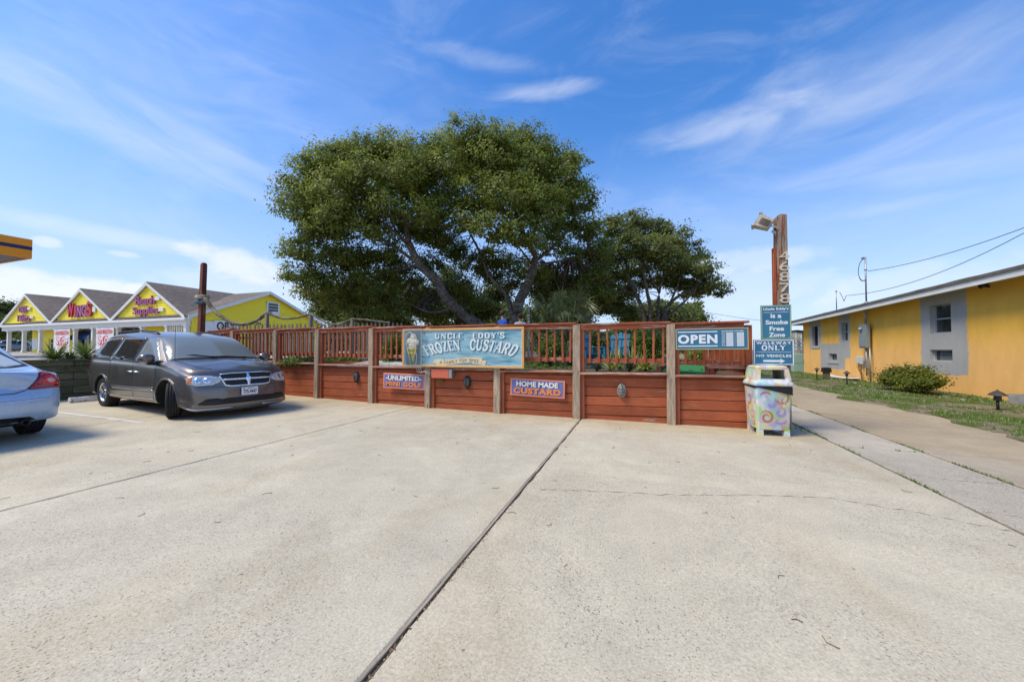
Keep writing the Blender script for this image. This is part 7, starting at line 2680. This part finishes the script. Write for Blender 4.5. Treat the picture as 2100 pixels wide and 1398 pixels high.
for px, D, mt, ln, lab in ((1252, 8.35, flax_mat, .55, 'yellow-striped flax clump at the ledge, leftmost of the row'), (1290, 8.15, dusk_mat, .52, 'dusky grey-green flax clump at the ledge between two yellow ones'), (1322, 8.2, flax_mat, .62, 'brightest yellow-green flax clump at the ledge below the clipped shrub'),
                           (1268, 8.9, flax_mat, .68, 'tall yellow-green flax clump in front of the turquoise chairs'), (1297, 9.0, flax_mat, .75, 'tallest yellow flax clump, right of the turquoise chairs'), (1225, 8.3, dusk_mat, .36, 'small dusky flax by the foot of the turquoise chair')):
    p = at(px, 745, D)
    t = thing('flax_plant', lab, 'plant', (p.x, p.y, .93))
    mb = MB()
    blades(mb, (0, 0, 0), 64, ln, .012, (3, 55), .7, seg=4)
    mb.build('leaves', mt, t)

# turquoise chairs
turq = plain('turquoise', (.010, .15, .24), .5, var=.12)
def chair(label, px, D, rz):
    p = at(px, 720, D)
    t = thing('garden_chair', label, 'chair', (p.x, p.y, .93), rz, 'turquoise slatted garden chairs')
    for k in range(5):
        mb = MB()
        x = -.22 + k * .11
        mb.box((x, .30, .62), (.092, .02, .72 - abs(k - 2) * .05), Matrix.Rotation(R(-14), 3, 'X'), bev=.004)
        mb.build('back_slat', turq, t)
    for k in range(4):
        mb = MB()
        mb.box((0, -.22 + k * .13, .37 - k * .03), (.54, .118, .02), Matrix.Rotation(R(-9), 3, 'X'), bev=.003)
        mb.build('seat_slat', turq, t)
    for s in (-1, 1):
        mb = MB()
        mb.box((s * .31, -.02, .56), (.12, .66, .022), bev=.004)
        mb.build('arm', turq, t)
        for y, h in ((-.30, .55), (.26, .55)):
            mb = MB()
            mb.box((s * .29, y, h / 2), (.05, .08, h), bev=.004)
            mb.build('leg', turq, t)
    mb = MB()
    mb.box((0, .33, .83), (.56, .03, .08), Matrix.Rotation(R(-14), 3, 'X'))
    mb.build('back_rail', turq, t)
chair('turquoise garden chair nearest the palmetto, seen through the balusters', 1208, 9.8, R(40))
chair('turquoise garden chair with its back against the clipped shrub, seen through the balusters', 1262, 9.9, R(-20))

# putting green, white mound, edging
p0 = at(1425, 752, 8.4)
t = thing('putting_green', 'bright green mini golf putting strip with a brick-red border behind the ledge', 'putting green', (.98, 8.95, .93), R(-12))
felt = plain('green_felt', (.028, .20, .065), .95, var=.12, vscale=6, bump=.3, bscale=200)
mb = MB()
mb.add([(-.34, -.95, .075), (.42, -.95, .03), (.40, .95, .11), (-.30, .95, .13), (-.34, -.95, -.02), (.42, -.95, -.02), (.40, .95, -.02), (-.30, .95, -.02)], [(0, 1, 2, 3), (0, 4, 5, 1), (1, 5, 6, 2), (2, 6, 7, 3), (3, 7, 4, 0)])
mb.build('felt', felt, t)
brk = plain('edge_brick', (.24, .095, .060), .85, var=.25, rnd=.2)
bm_ = None
for s, x in ((-1, -.40), (1, .48)):
    for k in range(9):
        if bm_ is None:
            q = MB()
            q.box((0, 0, .07), (.10, .20, .16), bev=.008)
            bm_ = q.mesh('edge_brick', brk)
        link('edge_brick', bm_, t, (x + rng.gauss(0, .004), -.86 + k * .212, rng.gauss(.01, .006)))
t = thing('metal_stake', 'thin grey metal stake between the putting strip and the yellow-green shrub', 'stake', (1.42, 8.9, .93))
mb = MB()
mb.tube([(0, 0, 0), (0, 0, .22)], .018, 8)
mb.lathe([(.03, .22), (.03, .25), (.001, .26)], 10)
mb.build('rod', galv, t)
m = NT('white_gravel')
co = m.co('World')
sand_mat = m.out(m.scale_col((.56, .54, .50), m.map(m.noise(co, 60, 4, .7), .3, .7, .7, 1.15, False)), .95, 0, .1)
mb = MB()
n, k_ = 36, 8
vs, fs = [], []
for i in range(k_ + 1):
    r_ = i / k_
    for j in range(n):
        w_ = 2 * math.pi * j / n
        vs.append((1.9 * r_ * math.cos(w_), .75 * r_ * math.sin(w_), .20 * (1 - r_ ** 2) + .012 * math.sin(j * 1.7 + i)))
for i in range(k_):
    for j in range(n):
        fs.append((i * n + j, i * n + n + j, i * n + n + (j + 1) % n, i * n + (j + 1) % n))
mb.add(vs, fs, True)
o = mb.build('gravel_mound', sand_mat)
o.location = (-6.95, 8.75, .90)
tag(o, 'low mound of white gravel behind the ledge left of the custard sign', 'gravel', kind='stuff')
t = thing('garden_border', 'red timber edging board behind the ledge beside the gravel mound', 'edging', (-7.9, 8.5, .93), R(10))
mb = MB()
mb.box((0, 0, .08), (1.7, .09, .14), bev=.008)
mb.build('board', red_x, t)
# ground cover leaves in the garden
n = 7000
Cc = np.column_stack([nrng.uniform(-13, 1.4, n), nrng.uniform(8.3, 14, n), nrng.uniform(.95, 1.02, n)])
msk = (np.sin(Cc[:, 0] * 1.7) + np.sin(Cc[:, 1] * 2.1 + 1)) > .1
o = leaf_mesh('ground_cover', Cc[msk], nrng.normal(size=Cc[msk].shape) * .5 + np.array([0, -.3, 1]), .045, bush_leaf, None, False, None, .6)
tag(o, 'low leafy ground cover in the mini golf garden', 'ground cover', kind='stuff')
# pale garden shed and white post far in the garden
t = thing('garden_post', 'thin white pole standing behind the big oak trunk base', 'pole', tuple(at(1084, 690, 16).xy) + (.93,))
mb = MB()
mb.tube([(0, 0, 0), (0, 0, 2.25)], .05, 8)
mb.lathe([(.09, 0), (.06, .05)], 8)
mb.build('pipe', white_paint, t)

# two people behind the railing
skin_m = plain('skin', (.42, .24, .16), .6, var=.05)
hair_m = plain('hair', (.07, .03, .015), .7, var=.2)
def person(label, px, D, shirt, trousers, rz, height=1.62):
    p = at(px, 690, D)
    t = thing('person', label, 'person', (p.x, p.y, .93), rz)
    s = height / 1.75
    J = {'pel': (0, 0, .95), 'wa': (0, .0, 1.08), 'ch': (0, .01, 1.30), 'nk': (0, 0, 1.47), 'nk2': (0, -.01, 1.54), 'hd': (0, -.02, 1.63), 'hd2': (0, -.02, 1.70),
         'shl': (.17, 0, 1.41), 'ell': (.22, .03, 1.13), 'wrl': (.20, -.10, .90), 'hal': (.19, -.13, .82), 'shr': (-.17, 0, 1.41), 'elr': (-.22, .03, 1.13), 'wrr': (-.20, -.10, .90), 'har': (-.19, -.13, .82),
         'hil': (.09, 0, .90), 'knl': (.10, -.01, .50), 'anl': (.10, .02, .09), 'tol': (.11, -.14, .04), 'hir': (-.09, 0, .90), 'knr': (-.10, -.01, .50), 'anr': (-.10, .02, .09), 'tor': (-.11, -.14, .04)}
    rad = {'pel': .14, 'wa': .125, 'ch': .15, 'nk': .065, 'nk2': .055, 'hd': .088, 'hd2': .092, 'sh': .07, 'el': .045, 'wr': .032, 'ha': .038, 'hi': .09, 'kn': .06, 'an': .045, 'to': .04}
    keys = list(J)
    E_ = [('pel', 'wa'), ('wa', 'ch'), ('ch', 'nk'), ('nk', 'nk2'), ('nk2', 'hd'), ('hd', 'hd2'), ('ch', 'shl'), ('shl', 'ell'), ('ell', 'wrl'), ('wrl', 'hal'), ('ch', 'shr'), ('shr', 'elr'), ('elr', 'wrr'), ('wrr', 'har'),
          ('pel', 'hil'), ('hil', 'knl'), ('knl', 'anl'), ('anl', 'tol'), ('pel', 'hir'), ('hir', 'knr'), ('knr', 'anr'), ('anr', 'tor')]
    V_ = [tuple(c * s for c in J[k]) for k in keys]
    E2 = [(keys.index(a), keys.index(b)) for a, b in E_]
    RR = [rad.get(k, rad.get(k[:2], .05)) * s for k in keys]
    for s_ in ('l', 'r'):                               # fingers
        hx = J['ha' + s_]
        for f_, (dx, ln) in enumerate(((-.025, .075), (-.008, .085), (.009, .08), (.025, .065))):
            a = len(V_)
            V_ += [tuple(c * s for c in (hx[0] + dx, hx[1] - .02, hx[2] - ln * .55)), tuple(c * s for c in (hx[0] + dx, hx[1] - .03, hx[2] - ln))]
            RR += [.010, .008]
            E2 += [(keys.index('ha' + s_), a), (a, a + 1)]
        a = len(V_)
        V_ += [tuple(c * s for c in (hx[0] + (.04 if s_ == 'r' else -.04), hx[1] - .03, hx[2] - .01)), tuple(c * s for c in (hx[0] + (.05 if s_ == 'r' else -.05), hx[1] - .05, hx[2] - .045))]
        RR += [.012, .009]
        E2 += [(keys.index('wr' + s_), a), (a, a + 1)]
    me = bpy.data.meshes.new('body')
    me.from_pydata(V_, E2, [])
    o = link('body', me, t)
    sm = o.modifiers.new('s', 'SKIN')
    for i, r_ in enumerate(RR):
        sv = me.skin_vertices[0].data[i]
        sv.radius = (r_, r_)
        sv.use_root = (i == 0)
    sb = o.modifiers.new('u', 'SUBSURF')
    sb.levels = sb.render_levels = 2
    dg = bpy.context.evaluated_depsgraph_get()
    new = bpy.data.meshes.new_from_object(o.evaluated_get(dg))
    o.modifiers.clear()
    o.data = new
    new.materials.clear()
    for q in (shirt, trousers, skin_m, black_plastic):
        new.materials.append(q)
    for f in new.polygons:
        c = f.center / s
        f.use_smooth = True
        f.material_index = 2
        if .93 < c.z < 1.49 and abs(c.x) < .26 and not (abs(c.x) > .17 and c.z < 1.2):
            f.material_index = 0
        elif .10 < c.z <= .93 and abs(c.x) < .165:
            f.material_index = 1
        elif c.z <= .10:
            f.material_index = 3
    mb = MB()
    blob(mb, (0, .008 * s, 1.69 * s), (.10 * s, .105 * s, .105 * s), 1.0, 14, 8, .02)
    mb.v = [(x, y, z if z > 1.66 * s or y > -.01 else 1.70 * s) for x, y, z in mb.v]
    mb.build('hair', hair_m, t)
    mb = MB()
    for sx_ in (-.033, .033):
        blob(mb, (sx_ * s, -.105 * s, 1.655 * s), (.011, .008, .008), 1.0, 8, 5, 0)
    mb.build('eyes', black_plastic, t)
    mb = MB()
    blob(mb, (0, -.118 * s, 1.625 * s), (.013, .018, .022), 1.0, 8, 6, 0)
    for sx_ in (-.092, .092):
        blob(mb, (sx_ * s, -.015 * s, 1.635 * s), (.012, .022, .032), 1.0, 8, 6, 0)
    mb.build('nose_and_ears', skin_m, t)
    mb = MB()
    blob(mb, (0, -.104 * s, 1.585 * s), (.026, .008, .007), 1.0, 8, 5, 0)
    mb.build('mouth', plain('lips', (.30, .10, .08), .5, var=0) if 'lips' not in bpy.data.materials else bpy.data.materials['lips'], t)
person('person in a blue shirt with red-brown hair, just above the rail at the oak trunk', 1031, 12.4, plain('blue_shirt', (.02, .09, .42), .8), plain('dark_shorts', (.03, .03, .04), .8), R(150), 1.80)
person('person in a white shirt half hidden behind the right foot of the oak trunk', 1067, 12.9, plain('white_shirt', (.65, .64, .62), .8), plain('khaki_trousers', (.28, .22, .14), .8), R(200), 1.74)

# ------------------------------------------------------------------ lawn strip by the yellow building
mb = MB()
n = 60
edge = [(5.95 + .22 * math.sin(y * 1.3) + .12 * math.sin(y * 3.1) + (.35 if y > 17 else 0), y) for y in np.linspace(4, 33, n)]
vs, fs = [], []
for i, (x, y) in enumerate(edge):
    for j in range(9):
        t_ = j / 8
        xx = x + (BX - x) * t_
        vs.append((xx, y, gz(xx) + (.008 if j == 0 else .035) + .02 * math.sin(xx * 3 + y * 2)))
for i in range(n - 1):
    for j in range(8):
        fs.append((i * 9 + j, i * 9 + j + 1, i * 9 + 10 + j, i * 9 + 9 + j))
mb.add(vs, fs, True)
m = NT('lawn_soil')
co = m.co('World')
a_ = m.noise(co, .9, 5, .65, .5)
b_ = m.noise(co, 12, 5, .7)
c = m.mix(m.map(b_, .3, .7), (.10, .075, .055), (.34, .27, .19))
c = m.mix(m.map(a_, .43, .54), c, m.mix(m.map(b_, .3, .7), (.05, .08, .012), (.12, .16, .035)))
m.bump(b_, .6, .03)
lawn = mb.build('lawn', m.out(c, .95, 0, .1))
lawn['kind'] = 'structure'
from mathutils import noise as mnoise
mb = MB()
for k in range(26000):
    y = 5.5 + 25 * rng.random() ** 1.5
    xe = 5.95 + .22 * math.sin(y * 1.3) + .12 * math.sin(y * 3.1) + (.35 if y > 17 else 0)
    x = xe + (BX - .05 - xe) * rng.random() ** .8
    q = mnoise.noise(Vector((x * .9, y * .5, 3.3))) + .25 * mnoise.noise(Vector((x * 3, y * 3, 1)))
    if q < -.12 - .25 * (x > 8.6) and rng.random() < .93:
        continue
    h = rng.uniform(.03, .085)
    a = rng.uniform(0, 6.28)
    w = .007 + .006 * (y > 14)
    z = gz(x) + .02
    lean = Vector((math.cos(a), math.sin(a), 0)) * h * rng.uniform(.1, .7)
    s = Vector((-math.sin(a), math.cos(a), 0)) * w
    p = Vector((x, y, z))
    mb.add([p - s, p + s, p + lean * .6 + s * .5 + Vector((0, 0, h * .7)), p + lean + Vector((0, 0, h))], [(0, 1, 2, 3)])
o = mb.build('grass', grass_mat)
tag(o, 'patchy short grass along the yellow building', 'grass', kind='stuff')
# weeds in the pavement joints
mb = MB()
def joint_weeds(x, y0, y1, n, dens=None, hmax=.05):
    for k in range(n):
        y = rng.uniform(y0, y1)
        if mnoise.noise(Vector((x * 5, y * 1.6, 7))) < .02:
            continue
        xx = x + rng.gauss(0, .012)
        h = rng.uniform(.012, hmax)
        a = rng.uniform(0, 6.28)
        lean = Vector((math.cos(a), math.sin(a), 0)) * h * rng.uniform(.3, 1.2)
        s = Vector((-math.sin(a), math.cos(a), 0)) * .005
        p = Vector((xx, y, gz(xx) - .005))
        mb.add([p - s, p + s, p + lean + Vector((0, 0, h))], [(0, 1, 2)])
joint_weeds(2.857, 3.2, 8.8, 900, None, .04)
joint_weeds(3.812, 4.0, 16, 1800, None, .05)
for x0 in (2.95, 3.1, 3.3, 3.5, 3.7):
    joint_weeds(x0, 6.78, 6.84, 20)
for k in range(160):
    x = 2.7 + rng.random() * .25
    y = 7.7 + rng.random() * 1.1
    p = Vector((x, y, gz(x)))
    s = Vector((.005, .003, 0))
    mb.add([p - s, p + s, p + Vector((rng.gauss(0, .03), rng.gauss(0, .03), rng.uniform(.01, .04)))], [(0, 1, 2)])
o = mb.build('joint_weeds', grass_mat)
tag(o, 'small weeds growing in the pavement joints', 'weeds', kind='stuff')
# leaf litter, twigs in the middle joint
litter_mat = blade_mat('litter_bits', (.10, .06, .03), (.34, .22, .12))
mb = MB()
for k in range(420):
    y = rng.uniform(.8, 4.2) if rng.random() < .8 else rng.uniform(4.2, 7.2)
    x = JB + .004 + abs(rng.gauss(0, .012))
    s = rng.uniform(.004, .011)
    a = rng.uniform(0, 6.28)
    u, v_ = Vector((math.cos(a), math.sin(a), rng.uniform(-.3, .3))) * s, Vector((-math.sin(a), math.cos(a), rng.uniform(-.3, .3))) * s * .55
    p = Vector((x, y, gz(x) - .008 + rng.random() * .012))
    mb.add([p - u, p - v_, p + u, p + v_], [(0, 1, 2, 3)])
for k in range(70):
    x, y = rng.uniform(-7, 2.7), 1.5 + 6 * rng.random()
    l = rng.uniform(.01, .05)
    a = rng.uniform(0, 6.28)
    p = Vector((x, y, gz(x) + .005))
    mb.tube([p, p + Vector((math.cos(a), math.sin(a), .02)) * l, p + Vector((math.cos(a + .5), math.sin(a + .5), .0)) * l * 1.7], .0022, 4)
o = mb.build('leaf_litter', litter_mat)
tag(o, 'dry leaf bits and twigs caught in the middle joint and on the lot', 'litter', kind='stuff')

# bush, surfboard, path lights, stump, block
def wbush():
    c = at(1880, 806, 18.0)
    x, y = 9.0, 16.55
    t = thing('round_bush', 'rounded yellow-green bush on the grass in front of the yellow wall', 'bush', (x, y, gz(x)))
    bl = []
    for k in range(16):
        u = rng.uniform(-1, 1)
        bl.append(((x + rng.uniform(-.25, .25), y + u * 1.08, gz(x) + .24 + rng.random() * .56 * (1 - .5 * abs(u))), (.38, .42, .30)))
    L, Fc, ids, CC = crown_points(bl, 210, 22, .17, .8, .5, (.4, 1.05))
    L[:, 2] = np.maximum(L[:, 2], gz(x) + .03)
    leaf_mesh('foliage', L, Fc, .040, leaf_mat('gold_bush_leaf', (.075, .11, .012), (.27, .28, .04)), t, True, None, .6, None, 'stuff')
    mb = MB()
    for k in range(12):
        u = rng.uniform(-1, 1)
        mb.tube([(0, u * .5, 0), (.05, u * .9, .25), (0, u * 1.25, .45)], [.02, .014, .008], 5)
    mb.build('stem', bark, t)
wbush()
pA, pB = Vector((9.72, 24.9, 0)), Vector((9.75, 21.9, 0))
t = thing('surfboard', 'long white surfboard lying on the grass against the yellow wall', 'surfboard', (9.85, 23.3, gz(9.85) + .10), R(94))
mb = MB()
n = 24
vs, fs = [], []
for i in range(n + 1):
    t_ = i / n * 2 - 1
    w = .29 * max(.02, (1 - abs(t_) ** 2.6)) ** .62
    zc_ = .10 * t_ ** 4 * (1 if t_ > 0 else .6)
    for yy, zz in ((-w, 0), (-w * .7, .03), (0, .045), (w * .7, .03), (w, 0), (w * .6, -.035), (0, -.045), (-w * .6, -.035)):
        vs.append((t_ * 1.35, yy, zc_ + zz))
for i in range(n):
    for j in range(8):
        fs.append((i * 8 + j, i * 8 + (j + 1) % 8, i * 8 + 8 + (j + 1) % 8, i * 8 + 8 + j))
fs += [tuple(range(7, -1, -1)), tuple(n * 8 + j for j in range(8))]
mb.add(vs, fs, True)
mb.build('deck', plain('board_white', (.66, .65, .62), .4, var=.08), t)
mb = MB()
mb.box((-.55, .05, .045), (.34, .10, .006))
mb.build('logo_patch', black_plastic, t)
def path_light(label, x, y, h=.34, sc=1.0):
    t = thing('path_light', label, 'light', (x, y, gz(x) - .0), group='low garden path lights by the yellow building')
    mb = MB()
    mb.tube([(0, 0, 0), (0, 0, h)], .022 * sc, 8)
    mb.build('stake', dark_metal, t)
    mb = MB()
    mb.lathe([(.05 * sc, h), (.055 * sc, h + .02), (.05 * sc, h + .09 * sc), (.13 * sc, h + .10 * sc), (.10 * sc, h + .14 * sc), (.03 * sc, h + .19 * sc), (.012 * sc, h + .21 * sc), (.001, h + .22 * sc)], 8, None, False)
    mb.build('lantern_head', plain('lamp_brown', (.075, .062, .052), .6, .3, var=.15) if 'lamp_brown' not in bpy.data.materials else bpy.data.materials['lamp_brown'], t)
path_light('low path light nearest the camera, beside the concrete block at the right edge', 8.29, 12.38, .26, 1.25)
path_light('thin path light on the grass in front of the surfboard', 8.14, 18.9, .42)
path_light('farthest path light, left of the short dark stump', 8.29, 22.0, .42)
t = thing('short_stump', 'short dark wooden stump post with a black cap, in front of the surfboard', 'post', (8.75, 22.2, gz(8.75)))
mb = MB()
mb.box((0, 0, .20), (.24, .24, .44), taper=.9)
mb.build('timber', dark_timber, t)
mb = MB()
mb.box((0, 0, .52), (.34, .30, .22), taper=.85)
mb.build('cap', dark_metal, t)
t = thing('concrete_block', 'grey concrete block tilted against the foot of the yellow wall', 'block', (9.95, 14.0, gz(9.85)), R(12))
mb = MB()
rt_ = Matrix.Rotation(R(-22), 3, 'X')
for y in (-.34, 0, .34):
    mb.box((0, y * .7, .15), (.30, .06, .28), rt_)
for x in (-.12, .12):
    mb.box((x, 0, .15), (.05, .50, .275), rt_)
mb.build('block', plain('block_grey', (.27, .27, .26), .9, var=.2, bump=.4), t)
t = thing('rubble', 'small broken concrete pieces on the grass before the yellow wall', 'rubble', (8.6, 15.5, gz(8.6)))
for k in range(9):
    mb = MB()
    s = rng.uniform(.05, .16)
    mb.box((rng.uniform(-1.2, 1.2), rng.uniform(-2, 5), .04), (s, s * .8, .06), Matrix.Rotation(rng.uniform(0, 3), 3, 'Z'), taper=.7)
    mb.build('fragment', plain('block_pale', (.42, .40, .37), .9, var=.2) if 'block_pale' not in bpy.data.materials else bpy.data.materials['block_pale'], t)
